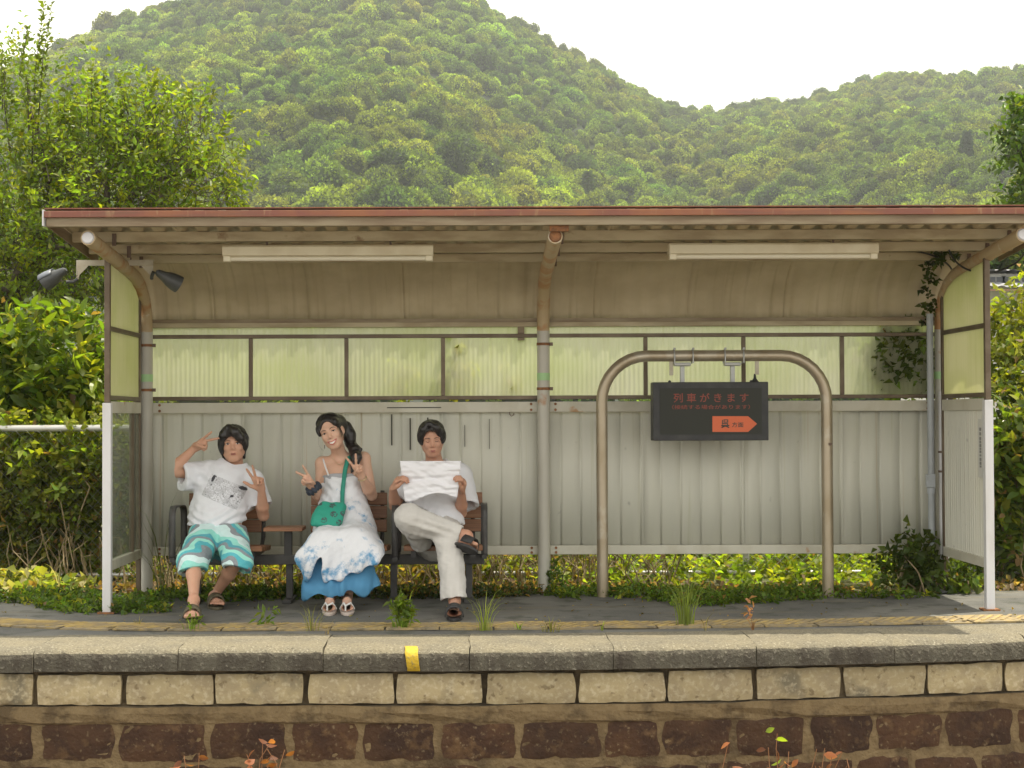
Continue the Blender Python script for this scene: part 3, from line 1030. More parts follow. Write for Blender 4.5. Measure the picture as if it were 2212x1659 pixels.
# ------------------------------------------------------------------ sign arch and train board
M_steel = pmat('brushed_pipe', (0.40, 0.34, 0.25), 0.38, 0.55, spots=(((0.30, 0.24, 0.15), (1, 1, 0.5), 5, 0.42, 0.62, 0.7), ((0.48, 0.44, 0.36), 1, 7, 0.55, 0.66, 0.6)), rand=False)
M_bolts = pmat('zinc_bracket', (0.42, 0.43, 0.42), 0.45, 0.3)
YA = 10.80
xa, xb = D(1300, 900, YA).x, D(1786, 900, YA).x
zt = D(1540, 768.5, YA).z
Rr = 0.30
pts = [(xa, YA, -0.02), (xa, YA, 0.6), (xa, YA, zt - Rr)]
for k in range(1, 9):
    a = PI / 2 * k / 8
    pts.append((xa + Rr - Rr * math.cos(a), YA, zt - Rr + Rr * math.sin(a)))
for k in range(0, 9):
    a = PI / 2 * k / 8
    pts.append((xb - Rr + Rr * math.sin(a), YA, zt - Rr + Rr * math.cos(a)))
pts += [(xb, YA, 0.6), (xb, YA, -0.02)]
af = thing('sign_arch', 'bent steel pipe arch standing in front of the right shelter wall', 'pipe frame', ((xa + xb) / 2, YA, 0))
smooth_tube(MB().tube(pts, 0.0375, 22).build('pipe', M_steel, af))
for px in (1476, 1585):
    q = D(px, 768.5, YA)
    for dx in (-0.062, 0.060):
        ub = []
        for k in range(13):
            a = PI * k / 12
            ub.append((q.x + dx, YA + 0.041 * math.cos(a), zt + 0.041 * math.sin(a)))
        ub = [(q.x + dx, YA + 0.041, zt - 0.05)] + ub + [(q.x + dx, YA - 0.041, zt - 0.05)]
        smooth_tube(MB().tube(ub, 0.005, 8).build('u_bolt', M_bolts, af))
        MB().tube([(q.x + dx, YA - 0.045, zt + 0.038), (q.x + dx, YA - 0.045, zt + 0.052)], 0.008, 6).build('nut', M_bolts, af)
for px in (1450, 1635):
    q = D(px, 790, YA)
    MB().bb(q.x - 0.013, q.x + 0.013, YA - 0.006, YA + 0.006, zt - 0.125 if px > 1500 else zt - 0.128, zt - 0.034).build('hanger_tab', M_barp, af, bevel=0.002)
MB().tube([(xb + 0.012, YA - 0.034, D(1789, 959, YA).z), (xb + 0.012, YA - 0.046, D(1789, 959, YA).z)], 0.010, 10).build('cap_screw', M_bolt, af)

YBD = 10.74
q0, q1 = D(1408, 826, YBD), D(1657, 951, YBD)
M_board = pmat('board_housing', (0.022, 0.023, 0.025), 0.55, spots=(((0.05, 0.05, 0.048), 1, 9, 0.45, 0.65, 0.6),))
M_screen = pmat('board_screen', (0.034, 0.036, 0.030), 0.45, spec=0.2)
def emat(name, col, stren):
    g = NG(name)
    g.b.inputs['Base Color'].default_value = (*col, 1)
    g.b.inputs['Roughness'].default_value = 0.5
    g.b.inputs['Emission Color'].default_value = (*col, 1)
    g.b.inputs['Emission Strength'].default_value = stren
    return g.m
M_led = emat('led_red', (0.22, 0.04, 0.022), 0.05)
M_arrow = emat('arrow_orange', (0.48, 0.095, 0.03), 0.12)
M_dark = pmat('arrow_text', (0.035, 0.04, 0.03), 0.5)
bd = thing('train_board', 'black electronic train board with red Japanese lettering and orange arrow', 'display board', ((q0.x + q1.x) / 2, YBD, q1.z))
yf = YBD - 0.06
ho = MB().bb(q0.x, q1.x, yf, YBD + 0.09, q1.z, q0.z).build('housing', M_board, bd, bevel=0.005)
sc = MB().bb(q0.x + 0.045, q1.x - 0.045, yf - 0.003, yf - 0.0005, q1.z + 0.04, q0.z - 0.04).build('screen', M_screen, bd)
for px in (1476, 1585):
    q = D(px, 795, YBD)
    MB().bb(q.x - 0.055, q.x + 0.055, YA - 0.03, YA + 0.03, zt - 0.068, zt - 0.044).build('mount_plate', M_bolts, bd, bevel=0.008)
    MB().bb(q.x - 0.014, q.x + 0.014, YA - 0.02, YA + 0.02, q0.z - 0.002, zt - 0.069).build('mount_stem', M_bolts, bd, bevel=0.003)
for px in (1446, 1622):
    q = D(px, 824, YBD)
    MB().ell((q.x, yf + 0.05, q0.z + 0.003), (0.01, 0.01, 0.01)).build('eye_bolt', M_board, bd)
q = D(1634, 820, YBD)
smooth_tube(MB().tube([(q.x, YA, q0.z), (q.x, YA, q0.z + 0.025), (q.x, YA, q0.z + 0.055)], [0.028, 0.010, 0.006], 10).build('cable_gland', M_board, bd))


def text_mesh(s, px0, px1, py, hpx, Y, mat, parent, name, bold=0.0):
    a, b = D(px0, py, Y), D(px1, py, Y)
    cu = bpy.data.curves.new(name, 'FONT')
    cu.body = s
    cu.size = 1.0
    cu.offset = bold
    cu.resolution_u = 2
    tmp = bpy.data.objects.new(name, cu)
    COL.objects.link(tmp)
    dg = bpy.context.evaluated_depsgraph_get()
    me = bpy.data.meshes.new_from_object(tmp.evaluated_get(dg))
    bpy.data.objects.remove(tmp)
    co = np.array([v.co[:] for v in me.vertices])
    lo, hi = co.min(0), co.max(0)
    W = b.x - a.x
    H = hpx / FPX * Y
    for v in me.vertices:
        x = a.x + (v.co.x - lo[0]) / (hi[0] - lo[0]) * W
        z = a.z + ((v.co.y - lo[1]) / (hi[1] - lo[1]) - 0.5) * H
        v.co = Vector((x, Y, z)) - wl(parent)
    me.materials.clear()
    me.materials.append(mat)
    o = bpy.data.objects.new(name, me)
    link(o, parent)
    WL[o.name] = wl(parent)
    return o


YT = yf - 0.0045
text_mesh('列 車 が き ま す', 1455, 1617, 859.5, 20, YT, M_led, sc, 'red_lettering', 0.008)
text_mesh('（接続する場合があります）', 1452, 1620, 879.5, 9.5, YT, M_led, sc, 'red_lettering', 0.004)
A = [D(x, y, YT) for x, y in ((1539, 899), (1616, 899), (1635.5, 915.5), (1616, 933), (1539, 933))]
ar = mesh_np('orange_arrow', A, [(0, 1, 2, 3, 4)], M_arrow, sc)
text_mesh('呉', 1557.5, 1576, 915.5, 19, YT - 0.0015, M_dark, sc, 'dark_lettering', 0.02)
text_mesh('方面', 1581, 1606, 917.5, 11, YT - 0.0015, M_dark, sc, 'dark_lettering', 0.012)

# ------------------------------------------------------------------ foliage builders
def rand_dirs(n, r=rng):
    return unit(r.normal(size=(n, 3)))


def leaf_geo(P, Dr, N, L, Wd, big=False, droop=0.15, fold=0.25):
    """arrays of leaves: base P, direction Dr, normal N, length L, width Wd -> V, list of faces"""
    n = len(P)
    Dr = unit(Dr)
    S = unit(np.cross(Dr, N))
    Nn = np.cross(S, Dr)
    L = L[:, None]
    Wd = Wd[:, None]
    if not big:
        base = P
        tip = P + Dr * L - Nn * L * droop
        mid = P + Dr * L * 0.45
        l = mid + S * Wd * 0.5 + Nn * Wd * fold
        rr = mid - S * Wd * 0.5 + Nn * Wd * fold
        V = np.stack((base, rr, tip, l), 1).reshape(-1, 3)
        b = np.arange(n) * 4
        F = np.concatenate((np.stack((b, b + 1, b + 2), 1), np.stack((b, b + 2, b + 3), 1)))
        return V, [F], 4
    rows = ((0.0, 0.0), (0.28, 0.42), (0.55, 0.5), (0.8, 0.3))
    vs_ = [P]
    for t, wd in rows[1:]:
        m = P + Dr * L * t - Nn * L * droop * t * t
        vs_ += [m - S * Wd * wd + Nn * Wd * fold * wd, m, m + S * Wd * wd + Nn * Wd * fold * wd]
    vs_.append(P + Dr * L - Nn * L * droop)
    V = np.stack(vs_, 1).reshape(-1, 3)
    b = np.arange(n)[:, None] * 11
    q = np.array([[1, 4, 5, 2], [2, 5, 6, 3], [4, 7, 8, 5], [5, 8, 9, 6]])
    t = np.array([[0, 1, 2], [0, 2, 3], [7, 10, 8], [8, 10, 9]])
    return V, [(b[:, None, :] + q[None]).reshape(-1, 4), (b[:, None, :] + t[None]).reshape(-1, 3)], 11


def twigs_in(ells, n, r, up=0.5, shell=0.45, spread=0.6):
    """twig bases and directions spread through the volume of ellipsoids (c, radii)"""
    wts = np.array([e[1][0] * e[1][2] + e[1][0] * e[1][1] for e in ells])
    idx = r.choice(len(ells), n, p=wts / wts.sum())
    C = np.array([e[0] for e in ells])[idx]
    R_ = np.array([e[1] for e in ells])[idx]
    d = rand_dirs(n, r)
    rad = shell + (1 - shell) * r.random(n) ** 0.6
    P = C + d * R_ * rad[:, None]
    T = unit(d + np.array([0, 0, up]) + spread * r.normal(size=(n, 3)))
    return P, T


def foliage(name, parent, P, T, per, tl, L, Wr, base, var, mat, r, big=False, young=0.0, ycol=(0.22, 0.24, 0.03), kind='stuff', twigmat=None, flatness=0.6, dead=0.0, droop=0.15):
    """leaves set alternately along twigs"""
    n = len(P)
    t = (np.arange(per) + 0.6) / per
    pp = (P[:, None, :] + T[:, None, :] * (tl * (0.7 + 0.6 * r.random((n, 1, 1)))) * t[None, :, None])
    side = unit(np.cross(T, rand_dirs(n, r)))
    sgn = np.where(np.arange(per) % 2 == 0, 1, -1)[None, :, None]
    dr = T[:, None, :] * 0.55 + side[:, None, :] * sgn + 0.35 * r.normal(size=(n, per, 3))
    nr = np.array([0, 0, 1.0]) * flatness + r.normal(size=(n, per, 3)) * 0.55
    pp, dr, nr = pp.reshape(-1, 3), dr.reshape(-1, 3), nr.reshape(-1, 3)
    m = len(pp)
    LL = L * (0.65 + 0.7 * r.random(m))
    V, F, k = leaf_geo(pp, dr, nr, LL, LL * Wr, big, droop)
    tc_ = np.repeat(r.normal(size=(n, 1)), per, 0)
    c = np.array(base)[None] * np.exp(var * (0.7 * tc_ + 0.6 * r.normal(size=(m, 1))))
    c = c * np.array([1.0, 1.0, 1.0]) ** 1
    c[:, 0] *= np.exp(0.11 * r.normal(size=m))
    if young:
        isy = np.repeat(r.random(n) < young, per)
        c[isy] = np.array(ycol) * np.exp(0.2 * r.normal(size=(isy.sum(), 1)))
    if dead:
        isd = r.random(m) < dead
        c[isd] = np.array((0.24, 0.15, 0.06)) * np.exp(0.3 * r.normal(size=(isd.sum(), 1)))
    o = mesh_np(name, V, F, mat, parent, cols=np.repeat(np.clip(c, 0.004, 0.7), k, 0), kind=kind)
    if twigmat is not None:
        mb = MB()
        for i in range(n):
            mb.tube([P[i] - T[i] * tl * 0.5, P[i] + T[i] * tl * 0.9], [0.004, 0.001], 3, caps=False)
        mb.build('twigs', twigmat, parent, kind='stuff')
    return o


M_leaf = leafmat('glossy_leaf', 0.36, 0.58)
M_leafs = leafmat('soft_leaf', 0.55, 0.56)
M_far = leafmat('hill_foliage', 0.75, 0.30, spec=0.2, randhue=True)
M_bark = pmat('bark', (0.12, 0.095, 0.07), 0.9, spots=(((0.055, 0.045, 0.035), (1, 1, 0.2), 14, 0.42, 0.6, 0.9),), bump=(30, 0.8, 0.02), rand=False)
M_stem = pmat('dry_stem', (0.30, 0.235, 0.13), 0.9, spots=(((0.14, 0.10, 0.05), 1, 9, 0.4, 0.62, 0.8),), rand=False)
M_greenstem = pmat('green_stem', (0.10, 0.15, 0.035), 0.7)


def limb(mb, a, b, ra, rb, r, n=7, wob=0.06):
    a, b = Vector(a), Vector(b)
    L = (b - a).length
    pts, rs = [], []
    off = Vector((0, 0, 0))
    for i in range(n + 1):
        t = i / n
        if 0 < i < n:
            off = off + Vector(r.normal(size=3)) * L * wob / n * 2
        pts.append(a.lerp(b, t) + off * math.sin(PI * t) + Vector((0, 0, 0.10 * L * math.sin(PI * t))))
        rs.append(ra + (rb - ra) * t)
    mb.tube(pts, rs, 7, caps=False)
    return pts


# ------------------------------------------------------------------ left tree behind the shelter
def E(x, y, Y, rpx, ry=None, fy=1.0):
    c = D(x, y, Y)
    r = rpx / FPX * Y
    return (np.array(c), np.array((r, ry if ry else r * 0.8, r * fy)))


r = np.random.default_rng(11)
ltree = thing('broadleaf_tree', 'big glossy-leaved tree rising behind the left end of the shelter', 'tree', (-4.6, 14.6, 0))
el = [E(110, 560, 14.2, 170), E(40, 450, 14.4, 130), E(235, 345, 14.2, 130), E(330, 360, 14.0, 105), E(410, 300, 13.9, 85), E(425, 385, 13.9, 80), E(310, 260, 14.1, 75),
      E(210, 450, 14.0, 150), E(350, 440, 14.0, 95), E(180, 560, 14.0, 120), E(40, 620, 14.2, 130), E(-120, 540, 14.6, 210), E(150, 660, 14.1, 90), E(480, 430, 13.8, 40), E(90, 330, 14.4, 70), E(170, 300, 14.4, 55)]
P, T = twigs_in(el, 1750, r, up=0.4)
foliage('crown', ltree, P, T, 10, 0.30, 0.062, 0.5, (0.15, 0.205, 0.027), 0.38, M_leaf, r, young=0.10, ycol=(0.25, 0.27, 0.02), twigmat=M_bark)
P, T = twigs_in([E(70, 230, 14.4, 120), E(160, 290, 14.3, 90), E(20, 150, 14.5, 60), E(-60, 250, 14.5, 150), E(260, 260, 14.2, 70)], 330, r, up=0.7, shell=0.1)
foliage('airy_sprays', ltree, P, T, 9, 0.36, 0.055, 0.5, (0.13, 0.185, 0.03), 0.3, M_leaf, r, young=0.08, ycol=(0.25, 0.27, 0.03), twigmat=None)
# upright leafy shoots above the crown
shoots = []
for (x, y0, x2, y1) in ((72, 320, 95, 4), (85, 250, 112, 8), (20, 300, 12, 120), (60, 260, 45, 110), (5, 220, 2, 110), (318, 260, 335, 168), (340, 255, 372, 172), (415, 250, 408, 192), (445, 270, 462, 200), (455, 330, 492, 245), (205, 260, 200, 140), (225, 250, 228, 150), (510, 470, 522, 418), (150, 260, 140, 205), (275, 240, 262, 185), (45, 150, 60, 60)):
    a, b = D(x, y0, 14.2), D(x2, y1, 14.0)
    shoots.append((np.array(a), np.array(b)))
mb = MB()
pp, dd = [], []
for a, b in shoots:
    m = int(np.linalg.norm(b - a) / 0.016)
    mb.tube([a - (b - a) * 0.15, (a + b) / 2 + r.normal(size=3) * 0.02, b], [0.007, 0.004, 0.0012], 4, caps=False)
    side = unit(np.cross(b - a, rand_dirs(1, r)[0]))
    for k in range(m):
        t = k / m
        s = 1 if k % 2 else -1
        pp.append(a + (b - a) * (0.1 + 0.9 * t))
        dd.append(unit(b - a) * 0.6 + side * s + r.normal(size=3) * 0.35)
pp, dd = np.array(pp), np.array(dd)
LL = 0.075 * (0.7 + 0.5 * r.random(len(pp)))
V, F, k = leaf_geo(pp, dd, np.array([0, 0, 0.6]) + r.normal(size=(len(pp), 3)) * 0.5, LL, LL * 0.5)
c = np.array((0.13, 0.17, 0.022)) * np.exp(0.25 * r.normal(size=(len(pp), 1)))
mesh_np('shoot_leaves', V, F, M_leaf, ltree, cols=np.repeat(c, k, 0), kind='stuff')
mb.build('shoot_stems', M_bark, ltree, kind='stuff')
mb = MB()
limb(mb, (-4.9, 14.8, -0.1), D(30, 640, 14.5), 0.13, 0.10, r)
limb(mb, D(30, 640, 14.5), D(120, 470, 14.3), 0.09, 0.05, r)
limb(mb, D(120, 470, 14.3), D(60, 180, 14.4), 0.05, 0.012, r)
limb(mb, D(120, 470, 14.3), D(330, 300, 14.1), 0.045, 0.012, r)
limb(mb, D(30, 640, 14.5), D(230, 480, 14.1), 0.06, 0.02, r)
limb(mb, D(230, 480, 14.1), D(430, 360, 13.9), 0.03, 0.01, r)
limb(mb, D(230, 480, 14.1), D(250, 300, 14.2), 0.03, 0.01, r)
limb(mb, D(-60, 700, 14.3), D(150, 530, 13.7), 0.05, 0.02, r)
mb.build('trunk', M_bark, ltree, smooth=True)

# ------------------------------------------------------------------ broad-leaved bush by the fence, left
r = np.random.default_rng(21)
bush = thing('broadleaf_bush', 'bush of large shiny leaves above the fence left of the shelter', 'bush', (-3.3, 12.5, 0))
el = [E(110, 790, 12.35, 115, 0.28), E(40, 860, 12.35, 90, 0.25), E(180, 860, 12.35, 70, 0.25), E(-60, 830, 12.4, 110, 0.25), E(60, 760, 12.4, 60, 0.2)]
P, T = twigs_in(el, 520, r, up=0.7, shell=0.6)
foliage('foliage', bush, P, T, 6, 0.16, 0.10, 0.42, (0.115, 0.17, 0.022), 0.38, M_leaf, r, big=True, young=0.14, ycol=(0.30, 0.30, 0.03), dead=0.015)
LEAFM = []
for k in range(6):
    rr_ = np.random.default_rng(600 + k)
    V, F, kk = leaf_geo(np.zeros((1, 3)), np.array([[1.0, 0, 0]]), np.array([[0, 0, 1.0]]), np.array([1.0]), np.array([0.40 + 0.05 * rr_.random()]), True, droop=0.12 + 0.2 * rr_.random())
    c = np.array((0.13, 0.20, 0.024)) * (0.7 + 0.16 * k) * np.array((1 + 0.12 * (k % 3), 1, 1))
    me = bpy.data.meshes.new('large_leaf')
    me.from_pydata([tuple(v) for v in V], [], [tuple(f) for a_ in F for f in a_])
    me.materials.append(M_leaf)
    at = me.color_attributes.new('col', 'FLOAT_COLOR', 'POINT')
    at.data.foreach_set('color', np.concatenate((np.tile(c, (len(V), 1)), np.ones((len(V), 1))), 1).astype(np.float32).ravel())
    LEAFM.append(me)


def leaf_objects(parent, P, Dr, L, r, name='leaf'):
    for i in range(len(P)):
        o = bpy.data.objects.new(name, LEAFM[r.integers(6)])
        x = Vector(Dr[i]).normalized()
        z = Vector((0, -0.25, 0.8)) + Vector(r.normal(size=3)) * 0.4
        y = z.cross(x).normalized()
        z = x.cross(y)
        M_ = Matrix((x, y, z)).transposed().to_4x4()
        M_.translation = Vector(P[i]) - wl(parent)
        o.matrix_basis = M_ @ Matrix.Diagonal((L[i], L[i], L[i], 1))
        link(o, parent)


n = 170
ii = r.integers(0, len(P), n * 6)
keep = [i for i in ii if P[i][1] < 12.4 and P[i][0] > -4.1][:n]
leaf_objects(bush, P[keep] + T[keep] * 0.08 + r.normal(size=(len(keep), 3)) * 0.03 + np.array((0, -0.06, 0)), T[keep] * np.array((1, 0.6, 0.5)) + r.normal(size=(len(keep), 3)) * 0.6 + np.array((0, -0.5, 0.1)), 0.12 + 0.06 * r.random(len(keep)), r)
mb = MB()
for i in range(9):
    limb(mb, (-3.9 + 0.2 * i, 12.5, -0.05), (-4.0 + 0.22 * i + r.normal() * 0.1, 12.4, 1.3), 0.018, 0.008, r, 5)
mb.build('stems', M_bark, bush)

# ------------------------------------------------------------------ chain-link fence behind the shelter
M_fence = pmat('galvanised', (0.52, 0.52, 0.50), 0.4, 0.5, spots=(((0.33, 0.25, 0.16), 1, 8, 0.6, 0.7, 0.7),), rand=False)
M_wire = pmat('wire', (0.30, 0.30, 0.28), 0.5, 0.5)
YF = 11.78
fz = 1.105
fence = thing('chain_link_fence', 'grey chain-link fence with round top rail running behind the shelter under vines', 'fence', (0, YF, 0))
smooth_tube(MB().tube([(-7, YF, fz), (8, YF, fz + 0.02)], 0.024, 12).build('top_rail', M_fence, fence))
smooth_tube(MB().tube([(-7, YF, 0.06), (8, YF, 0.06)], 0.018, 10).build('bottom_rail', M_fence, fence))
for X in (-5.6, -3.95, -2.05, 0.0, 1.95, 3.72, 5.6):
    smooth_tube(MB().tube([(X, YF + 0.035, -0.1), (X, YF + 0.035, fz + 0.04)], 0.024, 10).build('fence_post', M_fence, fence))
V, F = [], []
s = 0.056 * math.sqrt(2)
H = fz - 0.08
def wire(x0, x1):
    b = len(V)
    wv = 0.0016
    for (x, z) in ((x0, 0.07), (x1, 0.07 + H)):
        V.extend([(x - wv, YF - 0.028 + 0.001, z), (x + wv, YF - 0.028 + 0.001, z), (x, YF - 0.028 - 0.002, z)])
    for k in range(3):
        F.append((b + k, b + (k + 1) % 3, b + 3 + (k + 1) % 3, b + 3 + k))
x = -7.0
while x < 8:
    wire(x, x + H)
    wire(x + H, x)
    x += s
mesh_np('chain_mesh', V, F, M_wire, fence, kind='stuff')

# vines over the fence
def vine(name, label, regs, n, per, tl, L, Wr, base, mat, seed, big=False, young=0.05, ycol=(0.26, 0.27, 0.03), stems=0, dead=0.02, var=0.35, up=0.0, cat='vine', shell=0.1, droop=0.3, stem_z=0.0, smat=None):
    r = np.random.default_rng(seed)
    c0 = regs[0][0]
    t = thing(name, label, cat, (float(c0[0]), float(c0[1]), 0))
    P, T = twigs_in(regs, n, r, up=up, shell=shell, spread=0.8)
    foliage('foliage', t, P, T, per, tl, L, Wr, base, var, mat, r, big=big, young=young, ycol=ycol, flatness=0.35, dead=dead, droop=droop)
    if stems:
        mb = MB()
        for i in range(stems):
            k = r.integers(len(P))
            a = Vector((P[k][0] + r.normal() * 0.08, P[k][1] + r.normal() * 0.05, stem_z))
            limb(mb, a, P[k], 0.007, 0.003, r, 5, 0.15)
        mb.build('stems', smat or M_stem, t)
    return t


vine('fence_vine', 'leafy vine tumbling over the fence top rail left of the shelter', [E(110, 965, 11.88, 70, 0.10), E(30, 985, 11.88, 75, 0.10), E(190, 985, 11.88, 60, 0.10), E(-80, 960, 11.88, 90, 0.12), E(250, 960, 11.9, 70, 0.1), E(120, 1030, 11.84, 80, 0.08), E(60, 940, 11.76, 14, 0.03), E(170, 935, 11.76, 10, 0.03)], 480, 7, 0.14, 0.062, 0.62, (0.19, 0.235, 0.035), M_leafs, 31, young=0.2, stems=26)
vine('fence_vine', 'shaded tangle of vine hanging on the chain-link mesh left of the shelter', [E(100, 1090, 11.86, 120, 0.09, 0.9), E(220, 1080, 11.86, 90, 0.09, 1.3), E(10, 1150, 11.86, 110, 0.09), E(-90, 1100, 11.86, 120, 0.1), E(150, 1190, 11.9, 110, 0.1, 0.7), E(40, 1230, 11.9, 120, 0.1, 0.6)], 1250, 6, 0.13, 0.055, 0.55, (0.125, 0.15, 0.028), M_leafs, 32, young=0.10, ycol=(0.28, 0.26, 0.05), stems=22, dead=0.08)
vine('thicket', 'dark green thicket filling the space behind the left fence', [E(60, 1000, 12.6, 170, 0.3), E(-120, 1050, 12.6, 170, 0.3), E(230, 1050, 12.6, 150, 0.3), E(80, 1160, 12.6, 150, 0.3), E(60, 1220, 12.5, 200, 0.3, 0.5), E(240, 900, 12.7, 110, 0.3), E(270, 760, 13.2, 90, 0.3), E(60, 800, 13.2, 150, 0.3)], 900, 7, 0.2, 0.07, 0.55, (0.085, 0.12, 0.02), M_leafs, 33, stems=16, cat='thicket', dead=0.06)
# greenery seen through and above the panes along the back
vine('hedge', 'loose hedge pressing against the back of the shelter panes', [E(430, 1080, 12.7, 200, 0.35), E(800, 1100, 12.8, 180, 0.35), E(1150, 1100, 12.8, 180, 0.35), E(1500, 1110, 13.0, 180, 0.35), E(1850, 1090, 12.8, 180, 0.35)], 1100, 7, 0.22, 0.07, 0.6, (0.12, 0.165, 0.025), M_leafs, 34, stems=80, cat='hedge', young=0.15)
vine('climbing_vine', 'heart-leaved tendril dangling behind the middle frosted pane', [E(985, 755, 11.20, 22, 0.015), E(960, 820, 11.22, 16, 0.02, 2.0)], 14, 3, 0.06, 0.058, 0.8, (0.12, 0.16, 0.02), M_leafs, 35, young=0.3)
vine('climbing_vine', 'pale sprig of leaves behind the pane left of the middle column', [E(1085, 780, 11.19, 7, 0.012), E(1116, 827, 11.19, 11, 0.012)], 6, 2, 0.03, 0.065, 0.8, (0.30, 0.32, 0.05), M_leafs, 36, young=0.4)
vine('climbing_vine', 'soft yellow-green creeper behind the third frosted pane', [E(870, 825, 11.30, 18, 0.03, 2.2), E(1000, 830, 11.30, 26, 0.03, 1.8)], 70, 5, 0.08, 0.05, 0.6, (0.22, 0.24, 0.03), M_leafs, 37)
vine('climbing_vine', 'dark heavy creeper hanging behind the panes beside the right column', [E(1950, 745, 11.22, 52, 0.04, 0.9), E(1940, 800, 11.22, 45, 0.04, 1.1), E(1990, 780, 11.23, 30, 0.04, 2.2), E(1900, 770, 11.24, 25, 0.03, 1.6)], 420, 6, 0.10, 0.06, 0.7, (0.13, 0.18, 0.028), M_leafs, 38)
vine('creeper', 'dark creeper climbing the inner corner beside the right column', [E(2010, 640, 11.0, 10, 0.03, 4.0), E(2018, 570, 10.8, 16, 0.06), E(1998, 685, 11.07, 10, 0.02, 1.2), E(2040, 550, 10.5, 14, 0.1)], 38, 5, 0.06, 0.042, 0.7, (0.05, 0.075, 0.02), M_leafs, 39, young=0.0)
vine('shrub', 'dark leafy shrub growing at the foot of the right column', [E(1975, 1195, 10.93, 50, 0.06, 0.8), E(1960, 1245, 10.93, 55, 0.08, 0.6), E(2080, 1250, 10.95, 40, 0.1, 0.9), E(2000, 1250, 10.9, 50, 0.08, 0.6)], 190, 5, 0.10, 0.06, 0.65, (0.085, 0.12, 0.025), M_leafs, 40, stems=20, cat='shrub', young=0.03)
# right of the shelter
vine('leafy_shrub', 'sunlit yellow-green shrub beyond the right end of the shelter', [E(2190, 720, 13.2, 75, 0.3), E(2200, 800, 12.9, 75, 0.3), E(2270, 700, 13.2, 120, 0.35), E(2160, 860, 12.7, 50, 0.25), E(2290, 850, 12.9, 100, 0.3), E(2120, 800, 13.3, 60, 0.3)], 640, 7, 0.16, 0.065, 0.6, (0.15, 0.175, 0.024), M_leafs, 41, young=0.2, stems=10, cat='shrub')
vine('fence_vine', 'broad-leaved vine covering the fence right of the shelter', [E(2190, 960, 11.72, 70, 0.12, 1.0), E(2180, 1060, 11.72, 70, 0.12, 1.0), E(2270, 1000, 11.72, 90, 0.12, 1.5), E(2185, 1150, 11.72, 60, 0.12, 1.0), E(2140, 1100, 11.78, 50, 0.1, 1.8), E(2240, 930, 11.72, 60, 0.12)], 560, 6, 0.14, 0.085, 0.55, (0.115, 0.16, 0.025), M_leafs, 42, big=True, young=0.12, stems=30, dead=0.04)
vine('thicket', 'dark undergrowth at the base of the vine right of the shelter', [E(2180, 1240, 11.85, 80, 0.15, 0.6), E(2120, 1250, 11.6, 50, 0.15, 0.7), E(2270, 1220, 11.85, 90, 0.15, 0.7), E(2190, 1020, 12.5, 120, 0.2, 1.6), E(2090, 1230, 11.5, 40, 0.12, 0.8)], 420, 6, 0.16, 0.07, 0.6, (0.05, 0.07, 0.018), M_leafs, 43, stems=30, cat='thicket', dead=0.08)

vine('fence_vine', 'vine mound on the fence well left of the shelter', [E(-220, 1000, 11.9, 130, 0.15), E(-330, 1080, 11.9, 150, 0.15), E(-470, 1040, 11.9, 150, 0.15), E(-240, 1180, 11.9, 150, 0.12, 0.6), E(-450, 1190, 11.9, 150, 0.12, 0.6)], 620, 7, 0.15, 0.065, 0.6, (0.15, 0.19, 0.03), M_leafs, 44, young=0.12, stems=14)
vine('fence_vine', 'vine mound on the fence well right of the shelter', [E(2400, 980, 11.9, 130, 0.15), E(2520, 1060, 11.9, 150, 0.15), E(2680, 1040, 11.9, 150, 0.15), E(2400, 1180, 11.9, 150, 0.12, 0.6), E(2600, 1190, 11.9, 150, 0.12, 0.6)], 620, 7, 0.15, 0.065, 0.6, (0.14, 0.18, 0.03), M_leafs, 45, young=0.12, stems=14)

# ------------------------------------------------------------------ tree at the right edge
r = np.random.default_rng(51)
RS = 32
rtree = thing('broadleaf_tree', 'dark tree leaning into view at the right edge above the roof', 'tree', (D(2330, 300, 24).x, 24, 0))
el = [E(2265, 300, 24, 70, 0.5, 1.2), E(2250, 225, 24, 45, 0.4), E(2215, 310, 24, 36, 0.3, 0.7), E(2310, 260, 24, 110, 0.7), E(2330, 420, 24, 110, 0.7), E(2255, 400, 24, 50, 0.4), E(2195, 330, 24, 18, 0.2), E(2230, 440, 24, 34, 0.3), E(2330, 170, 24.2, 80, 0.5)]
P, T = twigs_in(el, 620, r, up=0.2)
foliage('crown', rtree, P, T, 9, 0.35, 0.11, 0.6, (0.075, 0.125, 0.025), 0.38, M_leaf, r, young=0.10, ycol=(0.2, 0.24, 0.02), twigmat=M_bark)
mb = MB()
limb(mb, (D(2330, 300, 24).x, 24, -0.1), D(2310, 380, 24), 0.2, 0.12, r)
limb(mb, D(2310, 380, 24), D(2230, 250, 24), 0.1, 0.03, r)
limb(mb, D(2310, 420, 24), D(2190, 320, 24), 0.06, 0.02, r)
mb.build('trunk', M_bark, rtree, smooth=True)

for k, (x, y, Y, rp, lab) in enumerate(((2170, 530, 48, 55, 'small round tree behind the house roof at the right'), (2240, 520, 52, 70, 'taller tree behind the house at the right edge'))):
    r = np.random.default_rng(60 + k)
    t = thing('garden_tree', lab, 'tree', (D(x, y, Y).x, Y, 0.3))
    P, T = twigs_in([E(x, y, Y, rp), E(x + rp * 0.6, y + 30, Y, rp * 0.8), E(x - rp * 0.5, y + 35, Y, rp * 0.7)], 340, r, up=0.3)
    foliage('crown', t, P, T, 8, 0.45, 0.20, 0.6, (0.075, 0.115, 0.025), 0.3, M_leafs, r)
    mb = MB()
    limb(mb, (D(x, y, Y).x, Y, 0.2), D(x, y, Y), 0.16, 0.06, r)
    mb.build('trunk', M_bark, t)

